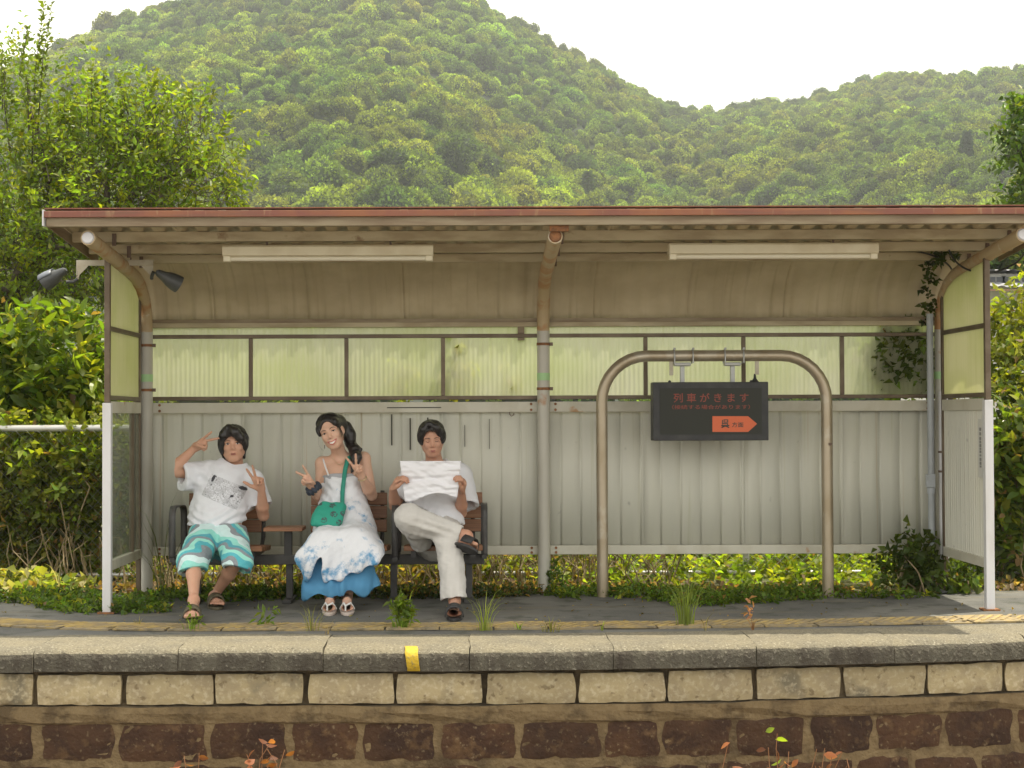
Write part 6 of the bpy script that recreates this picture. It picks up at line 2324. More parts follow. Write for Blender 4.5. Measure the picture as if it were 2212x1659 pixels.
# T-shirt
def shirtmat1():
    g = NG('printed_tshirt')
    p = g.pos(False, rand=False)
    c0 = PA(545, 645, 10.45)
    sx = g.n('ShaderNodeSeparateXYZ', i0=g.n('ShaderNodeVectorMath', operation='SUBTRACT', i0=p, i1=tuple(c0)).outputs[0])
    th = math.radians(-23)
    u = g.math('ADD', g.math('MULTIPLY', sx.outputs[0], math.cos(th)), g.math('MULTIPLY', sx.outputs[2], math.sin(th)))
    v = g.math('SUBTRACT', g.math('MULTIPLY', sx.outputs[2], math.cos(th)), g.math('MULTIPLY', sx.outputs[0], math.sin(th)))
    inside = g.math('MULTIPLY', g.math('LESS_THAN', g.math('ABSOLUTE', u), 0.122), g.math('LESS_THAN', g.math('ABSOLUTE', v), 0.072))
    inside = g.math('MULTIPLY', inside, g.math('LESS_THAN', sx.outputs[1], 0.12))
    uv = g.n('ShaderNodeCombineXYZ', i0=u, i1=v).outputs[0]
    # panels of grey tone, line work and solid black accents
    vo = g.n('ShaderNodeTexVoronoi', iVector=uv, iScale=24.0, feature='DISTANCE_TO_EDGE')
    n3 = g.n('ShaderNodeTexNoise', iVector=uv, iScale=42.0, iDetail=2.0)
    lines = g.math('LESS_THAN', g.math('ABSOLUTE', g.math('SUBTRACT', g.math('FRACT', g.math('MULTIPLY', n3.outputs['Fac'], 7.0)), 0.5)), 0.10)
    vc = g.n('ShaderNodeTexVoronoi', iVector=uv, iScale=24.0)
    tone = g.math('MULTIPLY', g.math('GREATER_THAN', g.n('ShaderNodeSeparateColor', i0=vc.outputs['Color']).outputs[0], 0.6), 0.22)
    n1 = g.n('ShaderNodeTexNoise', iVector=uv, iScale=95.0, iDetail=4.0)
    scr = g.n('ShaderNodeMapRange', i0=n1.outputs['Fac'], i1=0.52, i2=0.60)
    n2 = g.n('ShaderNodeTexNoise', iVector=uv, iScale=26.0, iDetail=1.0)
    blk = g.math('MULTIPLY', g.math('GREATER_THAN', n2.outputs['Fac'], 0.70), 0.9)
    ink = g.math('MAXIMUM', g.math('MAXIMUM', g.math('MULTIPLY', scr.outputs[0], 0.28), g.math('MULTIPLY', lines, 0.62)), g.math('MAXIMUM', tone, blk))
    f = g.math('MULTIPLY', ink, inside)
    # two solid ink blots at the panel corners
    for (bu, bv, su, sv2) in ((-0.098, 0.050, 0.012, 0.026), (0.098, 0.062, 0.030, 0.013), (0.060, -0.005, 0.011, 0.009)):
        du = g.math('DIVIDE', g.math('SUBTRACT', u, bu), su)
        dv = g.math('DIVIDE', g.math('SUBTRACT', v, bv), sv2)
        rr = g.math('ADD', g.math('MULTIPLY', du, du), g.math('MULTIPLY', dv, dv))
        wb = g.math('MULTIPLY', n1.outputs['Fac'], 1.3)
        f = g.math('MAXIMUM', f, g.math('MULTIPLY', g.math('LESS_THAN', g.math('ADD', rr, wb), 1.45), g.math('LESS_THAN', sx.outputs[1], 0.12)))
    c = g.mix(f, (0.70, 0.715, 0.765, 1), (0.05, 0.05, 0.06, 1))
    g.l(c, g.b.inputs['Base Color'])
    g.b.inputs['Roughness'].default_value = 0.85
    g.b.inputs['Sheen Weight'].default_value = 0.2
    return g.m


sh1 = SDF(lo + np.array((0, 0.6, 0.3)), hi, 0.0055)
sh1.chain([PA(482, 925, 10.47), PA(500, 800, 10.52), PA(548, 620, 10.61)], [0.180, 0.172, 0.182], 0.03, ((0, 1, 0.2), 0.68))
sh1.cone(PA(548, 620, 10.61), PA(612, 505, 10.65), 0.178, 0.118, 0.04, ((0, 1, 0.25), 0.72))
sh1.cone(rs, ls, 0.064, 0.062, 0.05)
rc = lerp(rs, re, 0.66)
lc_ = lerp(ls, le, 0.72)
slv = SDF(sh1.lo, sh1.lo + (sh1.n - 1) * sh1.h, sh1.h)
slv.cone(rs + A_((0.03, 0, -0.012)), rc + A_((0, 0, -0.028)), 0.082, 0.086, 0.04)
slv.cone(rs + A_((0.02, 0, -0.05)), rc + A_((0.015, 0, -0.055)), 0.05, 0.055, 0.04)
slv.cone(ls + A_((-0.02, 0, -0.01)), lc_ + A_((0.0, 0.0, 0)), 0.078, 0.080, 0.04)
da = unit((rc - rs)[None])[0]
slv.cut(rc, da, rc - 0.17, rc + 0.17)
dl = unit((lc_ - ls)[None])[0]
slv.cut(lc_, dl, lc_ - 0.12, lc_ + 0.16)
slv.cone(lerp(rs, rc, 0.45), rc + da * 0.05 + A_((0, 0, -0.02)), 0.05, 0.070, 0.004, op='d')
slv.cone(lerp(ls, lc_, 0.5), lc_ + dl * 0.05, 0.05, 0.068, 0.004, op='d')
sh1.join(slv, 0.03)
sh1.cut(PA(480, 905, 10.40), (0.02, 0.15, -1), np.array((pel[0] - 0.24, lo[1], 0)), np.array((pel[0] + 0.25, hi[1], 0.62)))
# neck opening
sh1.ell(nb + A_((0.0, -0.028, 0.045)), (0.078, 0.085, 0.062), None, 0.008, 'd')


def folds1(V, N):
    a = sn(V * np.array((1, 0.6, 0.45)), 7.0, 4) * 0.0055 + sn(V, 16, 9) * 0.0022
    # pull lines from the raised arm across the chest
    q = (V - rs)
    t = q[:, 0] * 0.80 + q[:, 2] * 0.9
    a += 0.006 * np.sin(t * 75) * np.exp(-((q[:, 0] - 0.04) ** 2) / 0.012) * np.exp(-((q[:, 2] + 0.05) ** 2) / 0.014)
    w2 = np.exp(-((V[:, 2] - (pel[2] + 0.06)) ** 2) / 0.006)
    a += 0.006 * w2 * np.sin(V[:, 2] * 120 + 6 * np.sin(V[:, 0] * 14))
    return a


sdf_obj(sh1, 'tshirt', shirtmat1(), p1, folds1, 1)

# shorts
def shortsmat():
    g = NG('striped_shorts')
    p = g.pos(False, rand=False)
    n1 = g.n('ShaderNodeTexNoise', iVector=p, iScale=5.0, iDetail=1.0)
    sx = g.n('ShaderNodeSeparateXYZ', i0=p)
    xm = g.math('ABSOLUTE', g.math('SUBTRACT', sx.outputs[0], float(pel[0]) - 0.01))
    t = g.math('ADD', g.math('MULTIPLY', g.math('ADD', g.math('MULTIPLY', sx.outputs[2], 1.0), g.math('MULTIPLY', xm, 0.75)), 2.9), g.math('MULTIPLY', n1.outputs['Fac'], 0.95))
    t = g.math('ADD', t, g.math('MULTIPLY', sx.outputs[1], 1.6))
    t = g.math('FRACT', t)
    r_ = g.n('ShaderNodeValToRGB', iFac=t)
    cr = r_.color_ramp
    cr.interpolation = 'CONSTANT'
    stops = [(0.0, (0.025, 0.33, 0.42)), (0.16, (0.26, 0.70, 0.62)), (0.34, (0.62, 0.82, 0.83)), (0.52, (0.22, 0.24, 0.27)), (0.64, (0.035, 0.42, 0.50)), (0.76, (0.30, 0.74, 0.64)), (0.88, (0.20, 0.23, 0.26))]
    cr.elements[0].color = (*stops[0][1], 1)
    cr.elements[1].position = stops[1][0]
    cr.elements[1].color = (*stops[1][1], 1)
    for ps, cc in stops[2:]:
        e = cr.elements.new(ps)
        e.color = (*cc, 1)
    n2 = g.n('ShaderNodeTexNoise', iVector=p, iScale=120.0)
    c = g.mix(g.math('MULTIPLY', n2.outputs['Fac'], 0.25), r_.outputs['Color'], (0.5, 0.6, 0.6, 1))
    g.l(c, g.b.inputs['Base Color'])
    g.b.inputs['Roughness'].default_value = 0.8
    return g.m


st1 = SDF(lo, np.array((hi[0], hi[1], 0.68)), 0.0055)
st1.chain([PA(492, 905, 10.48), PA(498, 985, 10.46)], [0.170, 0.172], 0.03, ((0, 1, 0.1), 0.68))
kr, kl_ = rk + A_((-0.005, -0.015, -0.005)), lk + A_((0.005, -0.015, -0.01))
st1.cone(rh + A_((-0.005, 0, 0.005)), kr, 0.108, 0.092, 0.03)
st1.cone(lh + A_((0.005, 0, 0.005)), kl_, 0.108, 0.092, 0.03)
# legs hang past the knees
kr2 = kr + A_((0.008, -0.045, -0.085))
kl2 = kl_ + A_((-0.008, -0.040, -0.075))
st1.cone(kr, kr2, 0.088, 0.092, 0.02)
st1.cone(kl_, kl2, 0.086, 0.088, 0.02)
for k0, k2, e in ((kr, kr2, 0.014), (kl_, kl2, 0.0)):
    d_ = unit((k2 - k0)[None])[0] * 0.8 + A_((0.25 if e else -0.2, -0.25, -0.8))
    st1.cut(lerp(k0, k2, 0.62), d_, k2 - 0.14, k2 + 0.14)
st1.cone(lerp(rh, kr, 0.75), kr2 + (kr2 - kr) * 0.6, 0.050, 0.082, 0.004, op='d')
st1.cone(lerp(lh, kl_, 0.75), kl2 + (kl2 - kl_) * 0.6, 0.050, 0.078, 0.004, op='d')
st1.cut(PA(500, 893, 10.35), (0.0, 0.25, 1))
sdf_obj(st1, 'shorts', shortsmat(), p1, lambda V, N: sn(V * np.array((1, 0.5, 1)), 8, 12) * 0.005 + sn(V, 20, 5) * 0.0018, 1)
dc = PA(520, 945, 10.33)
smooth_tube(MB().tube(curve_pts([PA(535, 915, 10.31), PA(525, 940, 10.30), PA(500, 965, 10.29), PA(485, 968, 10.285)]), 0.004, 6).build('drawstring', pmat('white_cord', (0.7, 0.72, 0.72), 0.7), p1))

# ---------------------------------------------------------------- person in white and blue dress (middle)
M_skin2 = skinmat('skin_light', (0.64, 0.41, 0.30))
p2 = thing('person', 'smiling person with long black hair in white and blue tie-dye dress', 'person', PB(470, 960, 10.5) * np.array((1, 1, 0)))
lo2 = np.array((PB(60, 0, 10.0)[0], 9.88, -0.02))
hi2 = np.array((PB(850, 0, 10.0)[0], 10.95, 1.22))
S = SDF(lo2, hi2, 0.0052)
pel = PB(485, 985, 10.55)
wai = PB(482, 790, 10.60)
che = PB(478, 610, 10.63)
nb = PB(462, 425, 10.67)
fl = ((0, 1, 0.1), 0.68)
S.chain([pel, wai, che], [0.150, 0.118, 0.132], 0.03, fl)
S.cone(che, lerp(che, nb, 0.6), 0.130, 0.085, 0.04, fl)
for x in (430, 530):
    S.ell(PB(x, 610, 10.555), (0.050, 0.045, 0.052), None, 0.03)
rs, ls = PB(322, 468, 10.66), PB(640, 432, 10.67)
S.cone(rs, ls, 0.042, 0.042, 0.04)
H2 = head_frame(PB(394, 232, 10.56), yaw=-0.10, pitch=-0.02, tilt=-0.36)
S.cone(nb, H2[0] + H2[1] @ A_((0, -0.02, -0.06)), 0.047, 0.046, 0.03)
head(S, H2, 0.98, smile=1.0, jaw=0.92, ears=(0, 1))
re, rw = PB(305, 735, 10.66), PB(248, 648, 10.46)
le, lw = PB(702, 712, 10.60), PB(626, 572, 10.44)
arm(S, rs, re, rw, 0.88)
arm(S, ls, le, lw, 0.92)
hd = PB(178, 560, 10.42) - rw
hand(S, rw, hd, (-0.15, -1, -0.1), None, (0.03, 0.03, 1.4, 1.5), (0.16, -0.46, 0, 0), 0.92, thumb=(0.1, 0.95), side=1)
hd = PB(590, 478, 10.40) - lw
hand(S, lw, hd, (-0.25, -1, 0.1), None, (0.02, 0.02, 1.45, 1.5), (0.28, -0.30, 0, 0), 0.92, thumb=(0.1, 0.95), side=-1)
rh, lh = PB(420, 990, 10.5), PB(550, 990, 10.5)
rk, lk = PB(330, 1090, 10.12), PB(590, 1090, 10.12)
ra, la = PB(385, 1490, 10.17), PB(512, 1490, 10.17)
for h_, k_, a_ in ((rh, rk, ra), (lh, lk, la)):
    S.cone(h_, k_, 0.075, 0.052, 0.03)
    S.cone(k_, a_, 0.052, 0.030, 0.02)
i1 = foot(S, ra, A_(DZ(710, 1321, 0.024)), s=0.92, side=-1)
i2 = foot(S, la, A_(DZ(750, 1321, 0.024)), s=0.92, side=1)
sdf_obj(S, 'body', M_skin2, p2, rel=1)
face_parts(H2, p2, 0.98, smile=True, lips=M_lipf, squint=0.72)
M_flip = pmat('pale_sandal', (0.55, 0.47, 0.42), 0.6)
M_flips = pmat('white_strap', (0.70, 0.70, 0.68), 0.4)
sandal(i1, 'sandal', M_flip, M_flips, p2, 'thong', 0.92)
sandal(i2, 'sandal', M_flip, M_flips, p2, 'thong', 0.92)
W_ = W1(H2, 0.98)
crown_locks(H2, p2, (0.086, 0.106, 0.083), 302, 0.85, 1.35, 2.0, n=200, swirl=0.5, rad=0.003, cz=0.048)
lo_h = np.minimum(H2[0] - 0.17, PB(520, 540, 10.5) - 0.06)
hi_h = np.maximum(H2[0] + 0.19, PB(620, 300, 10.75) + 0.05)
hs = SDF(lo_h, hi_h, 0.0045)
eh = lambda p, r_, k=0.02, op='u': hs.ell(W_(p), A_(r_), H2[1], k, op)
eh((0, -0.018, 0.048), (0.084, 0.104, 0.082))
eh((0.0, -0.06, -0.01), (0.072, 0.058, 0.078), 0.03)
eh((0.0, 0.100, -0.018), (0.063, 0.068, 0.104), 0.010, 'd')
eh((0.070, 0.050, 0.034), (0.013, 0.030, 0.036), 0.012)
eh((-0.060, 0.050, 0.052), (0.022, 0.036, 0.030), 0.02)
eh((-0.088, 0.00, -0.012), (0.020, 0.020, 0.034), 0.006, 'd')
eh((-0.045, -0.075, 0.045), (0.062, 0.050, 0.060), 0.03)
braid = [PB(500, 190, 10.68), PB(528, 250, 10.68), PB(540, 310, 10.67), PB(572, 365, 10.63), PB(585, 420, 10.585), PB(570, 480, 10.56), PB(548, 535, 10.54)]
hs.chain(braid, [0.044, 0.043, 0.034, 0.036, 0.034, 0.024, 0.007], 0.015)
hs.cone(PB(585, 365, 10.62), PB(620, 360, 10.61), 0.022, 0.010, 0.02)
sdf_obj(hs, 'hair', M_hair, p2, hair_disp(H2, 0.0018, 8), 1)
hairlocks('hair_locks', [[W_((-0.045, 0.082, 0.078)), W_((-0.066, 0.066, 0.030)), W_((-0.070, 0.060, -0.020)), W_((-0.062, 0.058, -0.075))],
                         [W_((-0.050, 0.078, 0.072)), W_((-0.071, 0.058, 0.024)), W_((-0.075, 0.050, -0.030)), W_((-0.066, 0.045, -0.090))]], p2, 0.0055)
hairlocks('hair_strand', [[W_((0.070, 0.050, 0.03)), W_((0.088, 0.05, -0.02)), W_((0.098, 0.045, -0.055)), W_((0.085, 0.05, -0.09)), W_((0.068, 0.055, -0.085))]], p2, 0.0012, 5)
M_ear = pmat('dark_earring', (0.06, 0.05, 0.05), 0.3, 0.6)
e_ = W_((0.063, 0.045, -0.062))
smooth_tube(MB().tube([e_, e_ + A_((0, 0, -0.022))], 0.003, 6).build('earring', M_ear, p2))

# dress: white tie-dyed layer over a blue skirt
def dressmat():
    g = NG('tie_dye_dress')
    p = g.pos(False, rand=False)
    sx = g.n('ShaderNodeSeparateXYZ', i0=p)
    n1 = g.n('ShaderNodeTexNoise', iVector=p, iScale=11.0, iDetail=5.0, iRoughness=0.65)
    n2 = g.n('ShaderNodeTexNoise', iVector=p, iScale=4.0, iDetail=2.0)
    zl = float(PB(0, 900, 10.4)[2])
    low = g.n('ShaderNodeMapRange', i0=sx.outputs[2], i1=zl + 0.02, i2=0.17, i3=-0.12, i4=0.08)
    f = g.math('ADD', g.math('ADD', n1.outputs['Fac'], g.math('MULTIPLY', n2.outputs['Fac'], 0.35)), low.outputs[0])
    mr = g.n('ShaderNodeMapRange', i0=f, i1=0.66, i2=0.80)
    c = g.mix(mr.outputs[0], (0.70, 0.72, 0.765, 1), (0.10, 0.29, 0.50, 1))
    g.l(c, g.b.inputs['Base Color'])
    g.b.inputs['Roughness'].default_value = 0.85
    return g.m


M_blue = pmat('blue_skirt', (0.065, 0.225, 0.40), 0.85, spots=(((0.10, 0.31, 0.52), 1, 6, 0.4, 0.65, 0.6),), rand=False)
lo3, hi3 = np.array((PB(80, 0, 10)[0], 9.95, 0.03)), np.array((PB(850, 0, 10)[0], 10.90, 0.98))
ds_ = SDF(lo3, hi3, 0.0055)
ds_.chain([PB(485, 960, 10.55), PB(486, 800, 10.60), PB(486, 640, 10.62)], [0.165, 0.142, 0.140], 0.03, ((0, 1, 0.1), 0.74))
for x in (430, 535):
    ds_.ell(PB(x, 615, 10.55), (0.056, 0.050, 0.058), None, 0.04)
ds_.cone(PB(486, 800, 10.58), PB(510, 980, 10.50), 0.15, 0.195, 0.04, ((0, 1, 0), 0.7))
# lap
ds_.cone(PB(400, 1000, 10.48), PB(335, 1100, 10.14), 0.115, 0.095, 0.05)
ds_.cone(PB(560, 1000, 10.48), PB(595, 1095, 10.14), 0.115, 0.095, 0.05)
ds_.cone(PB(480, 1010, 10.45), PB(465, 1100, 10.14), 0.09, 0.08, 0.05)
ds_.cone(PB(640, 1040, 10.40), PB(715, 1150, 10.20), 0.09, 0.075, 0.05)
# curtain below the knees
ds_.cone(PB(330, 1100, 10.14), PB(262, 1215, 10.09), 0.095, 0.105, 0.05, ((0, 1, 0), 0.9))
ds_.cone(PB(265, 1215, 10.09), PB(285, 1400, 10.10), 0.105, 0.10, 0.05, ((0, 1, 0), 0.9))
ds_.cone(PB(465, 1100, 10.14), PB(455, 1380, 10.10), 0.09, 0.13, 0.06, ((0, 1, 0), 0.8))
ds_.cone(PB(595, 1100, 10.14), PB(650, 1240, 10.10), 0.095, 0.12, 0.06, ((0, 1, 0), 0.85))
ds_.cone(PB(650, 1240, 10.10), PB(610, 1380, 10.10), 0.12, 0.11, 0.06, ((0, 1, 0), 0.85))
# neckline: keep a camisole top
zt_ = PB(480, 555, 10.5)[2]
q = ds_._loc(np.array((lo3[0], lo3[1], zt_ - 0.09)), hi3, 0)
sl_, X_, Y_, Z_ = q
hX = np.array([PB(a, 560, 10.5)[0] for a in (250, 335, 355, 400, 470, 530, 560, 600, 660, 720)])
hZ = np.array([PB(300, b, 10.5)[2] for b in (600, 560, 538, 566, 574, 560, 543, 560, 590, 610)])
ds_.D[sl_] = np.maximum(ds_.D[sl_], (Z_ - np.interp(X_[:, 0, 0], hX, hZ)[:, None, None] + (Y_ - 10.5) * 0.25).astype(np.float32) * 0.8)
# ragged hem of the white layer
q = ds_._loc(lo3, np.array((hi3[0], hi3[1], 0.50)), 0)
sl_, X_, Y_, Z_ = q
hxp = np.array([90, 118, 150, 195, 240, 290, 318, 332, 345, 400, 480, 540, 640, 740, 800, 850])
hyp = np.array([1190, 1215, 1310, 1362, 1320, 1215, 1180, 1300, 1378, 1370, 1352, 1318, 1278, 1235, 1185, 1170])
hX = np.array([PB(a, 1300, 10.02)[0] for a in hxp])
hZ = np.array([PB(300, b, 10.02)[2] for b in hyp])
hz_ = np.interp(X_[:, 0, 0], hX, hZ)[:, None, None]
back = np.clip((Y_ - 10.2) * 0.3, 0, 0.1)
ds_.D[sl_] = np.maximum(ds_.D[sl_], (hz_ + back - Z_).astype(np.float32) * 0.7)
# hollow below
ds_.cone(PB(330, 1200, 10.12), PB(300, 1480, 10.12), 0.08, 0.10, 0.0, ((0, 1, 0), 0.85), 'd')
ds_.cone(PB(480, 1200, 10.14), PB(470, 1480, 10.14), 0.08, 0.12, 0.0, ((0, 1, 0), 0.75), 'd')
ds_.cone(PB(600, 1200, 10.14), PB(600, 1480, 10.14), 0.085, 0.11, 0.0, ((0, 1, 0), 0.75), 'd')


def pleats(V, N):
    f = np.clip((PB(0, 1050, 10.2)[2] - V[:, 2]) * 5, 0, 1)
    a = f * 0.013 * np.sin(V[:, 0] * 62 + 2.0 * np.sin(V[:, 2] * 9) + 5 * V[:, 1])
    a += 0.0035 * sn(V * np.array((1, 1, 0.4)), 9, 21) + 0.0016 * sn(V, 22, 22)
    up_ = np.clip((V[:, 2] - PB(0, 1000, 10.4)[2]) * 6, 0, 1)
    a += up_ * 0.0035 * np.sin((V[:, 0] * 0.5 + V[:, 2]) * 85 + 3 * np.sin(V[:, 0] * 20))
    return a


sdf_obj(ds_, 'dress', dressmat(), p2, pleats, 1)
bs_ = SDF(np.array((lo3[0], 9.95, 0.02)), np.array((hi3[0], 10.6, 0.42)), 0.0055)
bs_.cone(PB(335, 1180, 10.16), PB(285, 1450, 10.10), 0.075, 0.095, 0.05, ((0, 1, 0), 0.9))
bs_.cone(PB(470, 1180, 10.16), PB(465, 1440, 10.10), 0.085, 0.125, 0.06, ((0, 1, 0), 0.8))
bs_.cone(PB(600, 1180, 10.16), PB(640, 1440, 10.11), 0.085, 0.105, 0.06, ((0, 1, 0), 0.85))
q = bs_._loc(bs_.lo, bs_.lo + bs_.n * bs_.h, 0)
sl_, X_, Y_, Z_ = q
hxp = np.array([100, 175, 200, 290, 400, 450, 500, 560, 640, 700, 760])
hyp = np.array([1515, 1520, 1515, 1480, 1490, 1492, 1455, 1452, 1488, 1460, 1410])
hX = np.array([PB(a, 1480, 10.02)[0] for a in hxp])
hZ = np.array([PB(300, b, 10.02)[2] for b in hyp])
hz_ = np.interp(X_[:, 0, 0], hX, hZ)[:, None, None]
bs_.D[sl_] = np.maximum(bs_.D[sl_], (hz_ - Z_ + 0 * Y_).astype(np.float32) * 0.8)
for x, rr_ in ((290, 0.075), (380, 0.08), (465, 0.09), (560, 0.085), (630, 0.08)):
    bs_.cone(PB(x, 1420, 10.14), PB(x, 1620, 10.14), rr_ * 0.8, rr_ * 1.1, 0.0, ((0, 1, 0), 0.8), 'd')
sdf_obj(bs_, 'underskirt', M_blue, p2, lambda V, N: 0.012 * np.sin(V[:, 0] * 58 + 6 * V[:, 1] + 1.5 * np.sin(V[:, 0] * 23)) * np.clip((0.36 - V[:, 2]) * 6, 0, 1) + 0.002 * sn(V, 14, 3), 1)
# camisole edge, straps
M_grey = pmat('grey_lining', (0.36, 0.37, 0.40), 0.8)
cs = SDF(np.array((lo3[0], 10.4, zt_ - 0.06)), np.array((hi3[0], 10.85, zt_ + 0.06)), 0.005)
cs.cone(PB(480, 610, 10.625), PB(480, 530, 10.63), 0.137, 0.132, 0.02, ((0, 1, 0.1), 0.735))
for x in (430, 530):
    cs.ell(PB(x, 605, 10.556), (0.052, 0.048, 0.056), None, 0.04)
cs.cut((0, 10.5, PB(480, 536, 10.5)[2]), (0, 0.25, 1))
sdf_obj(cs, 'camisole', M_grey, p2, None, 1)
M_strapw = pmat('white_strap_cloth', (0.72, 0.72, 0.73), 0.8)
smooth_tube(MB().tube(curve_pts([PB(372, 560, 10.525), PB(350, 500, 10.555), PB(332, 440, 10.615), PB(335, 425, 10.67)]), 0.0065, 8, flat=0.4).build('dress_strap', M_strapw, p2))
smooth_tube(MB().tube(curve_pts([PB(585, 560, 10.535), PB(600, 490, 10.575), PB(612, 420, 10.63), PB(610, 405, 10.68)]), 0.0065, 8, flat=0.4).build('dress_strap', M_strapw, p2))
# scrunchie, bracelet, necklace
M_scr2 = pmat('navy_scrunchie', (0.035, 0.045, 0.065), 0.8)
ax = unit((PB(178, 560, 10.42) - rw)[None])[0]
fx, fy, _ = frame_from(ax)
wc = rw - ax * 0.012
V, F = [], []
for i in range(40):
    a = 2 * PI * i / 40
    dr_ = A_(fx) * math.cos(a) + A_(fy) * math.sin(a)
    mi_ = 0.015 * (1 + 0.35 * math.sin(a * 9) + 0.15 * math.sin(a * 17 + 1))
    for j in range(10):
        b = 2 * PI * j / 10
        V.append(wc + dr_ * (0.037 + mi_ * math.cos(b)) + ax * (mi_ * 1.25 * math.sin(b) + 0.005 * math.sin(a * 7)))
for i in range(40):
    for j in range(10):
        F.append((i * 10 + j, i * 10 + (j + 1) % 10, ((i + 1) % 40) * 10 + (j + 1) % 10, ((i + 1) % 40) * 10 + j))
mesh_np('scrunchie', V, F, M_scr2, p2, smooth=True)
M_gold = pmat('gold_bracelet', (0.65, 0.55, 0.32), 0.3, 0.8)
ax = unit((PB(590, 478, 10.40) - lw)[None])[0]
fx, fy, _ = frame_from(ax)
pts = [Vector(lw - ax * 0.012) + (fx * math.cos(2 * PI * k / 20) + fy * math.sin(2 * PI * k / 20)) * 0.028 for k in range(21)]
smooth_tube(MB().tube(pts, 0.003, 6, caps=False).build('bracelet', M_gold, p2))
smooth_tube(MB().tube(curve_pts([PB(405, 420, 10.60), PB(420, 450, 10.575), PB(455, 478, 10.555), PB(490, 455, 10.575), PB(505, 425, 10.60)]), 0.0014, 5).build('necklace', M_gold, p2))

# shoulder bag: a thing of its own
def bagmat():
    g = NG('green_bag_cloth')
    p = g.pos(False, rand=False)
    n1 = g.n('ShaderNodeTexVoronoi', iVector=p, iScale=15.0)
    n2 = g.n('ShaderNodeTexNoise', iVector=p, iScale=70.0, iDetail=3.0)
    f = g.math('MULTIPLY', g.math('LESS_THAN', n1.outputs['Distance'], 0.36), g.math('GREATER_THAN', n2.outputs['Fac'], 0.47))
    c = g.mix(f, (0.022, 0.30, 0.215, 1), (0.055, 0.085, 0.085, 1))
    g.l(c, g.b.inputs['Base Color'])
    g.b.inputs['Roughness'].default_value = 0.75
    return g.m


M_bag = bagmat()
M_bagstrap = pmat('green_strap', (0.03, 0.27, 0.20), 0.7)
bc = PB(372, 870, 10.32)
bag = thing('shoulder_bag', 'green patterned cloth shoulder bag resting on the lap of the person in the dress', 'bag', bc)
b_ = SDF(bc - 0.17, bc + 0.17, 0.0045)
Rb = None
cn = [PB(330, 795, 10.37), PB(470, 800, 10.37), PB(425, 945, 10.27), PB(262, 930, 10.27)]
b_.cone(cn[0], cn[1], 0.022, 0.022, 0.02)
for i in range(6):
    t = i / 5
    b_.cone(lerp(cn[0], cn[3], t), lerp(cn[1], cn[2], t), 0.020 + 0.012 * math.sin(PI * t), 0.020 + 0.012 * math.sin(PI * t), 0.03)
sdf_obj(b_, 'bag_body', M_bag, bag, lambda V, N: sn(V, 14, 31) * 0.004, 1)
V, F = [], []
zp = [lerp(cn[0], cn[3], 0.40) + A_((0, -0.034, 0.004)), lerp(cn[1], cn[2], 0.40) + A_((0, -0.034, 0.004))]
smooth_tube(MB().tube([zp[0], lerp(zp[0], zp[1], 0.5) + A_((0, -0.006, 0)), zp[1]], 0.0035, 6).build('zip', pmat('dark_zip', (0.03, 0.06, 0.055), 0.5), bag))
sp = curve_pts([PB(478, 812, 10.36), PB(478, 700, 10.475), PB(488, 600, 10.495), PB(502, 500, 10.545), PB(522, 430, 10.60), PB(545, 395, 10.66), PB(560, 400, 10.72)], 6)
V = []
for i, q in enumerate(sp):
    V += [A_(q) + A_((-0.0135, 0.002, 0)), A_(q) + A_((0.0135, -0.002, 0))]
o = mesh_np('bag_strap', V, [grid_faces(2, len(sp))], M_bagstrap, bag, smooth=True)
mod_solid(o, 0.004)

# ---------------------------------------------------------------- person in white reading a sheet (right)
M_skin3 = skinmat('skin_sun', (0.52, 0.29, 0.20))
p3 = thing('person', 'person in white shirt and pale trousers with crossed legs reading a large blank sheet', 'person', PC(420, 960, 10.5) * np.array((1, 1, 0)))
lo4, hi4 = np.array((PC(20, 0, 10)[0], 9.56, -0.02)), np.array((PC(820, 0, 10)[0], 10.95, 1.17))
S = SDF(lo4, hi4, 0.0055)
pel = PC(415, 945, 10.5)
bel = PC(412, 800, 10.56)
che = PC(412, 620, 10.64)
nb = PC(405, 440, 10.68)
fl = ((0, 1, 0.2), 0.66)
S.chain([pel, bel, che], [0.150, 0.138, 0.155], 0.03, fl)
S.cone(che, lerp(che, nb, 0.55), 0.15, 0.10, 0.04, fl)
rs, ls = PC(222, 515, 10.66), PC(600, 505, 10.66)
S.cone(rs, ls, 0.05, 0.05, 0.04)
H3 = head_frame(PC(382, 252, 10.60), yaw=0.06, pitch=0.10, tilt=-0.06)
S.cone(nb, H3[0] + H3[1] @ A_((0, -0.02, -0.055)), 0.054, 0.050, 0.03)
head(S, H3, 0.93, smile=0.4)
re, rw = PC(98, 752, 10.52), PC(84, 622, 10.33)
le, lw = PC(606, 806, 10.52), PC(610, 640, 10.34)
arm(S, rs, re, rw, 0.93)
arm(S, ls, le, lw, 0.93)
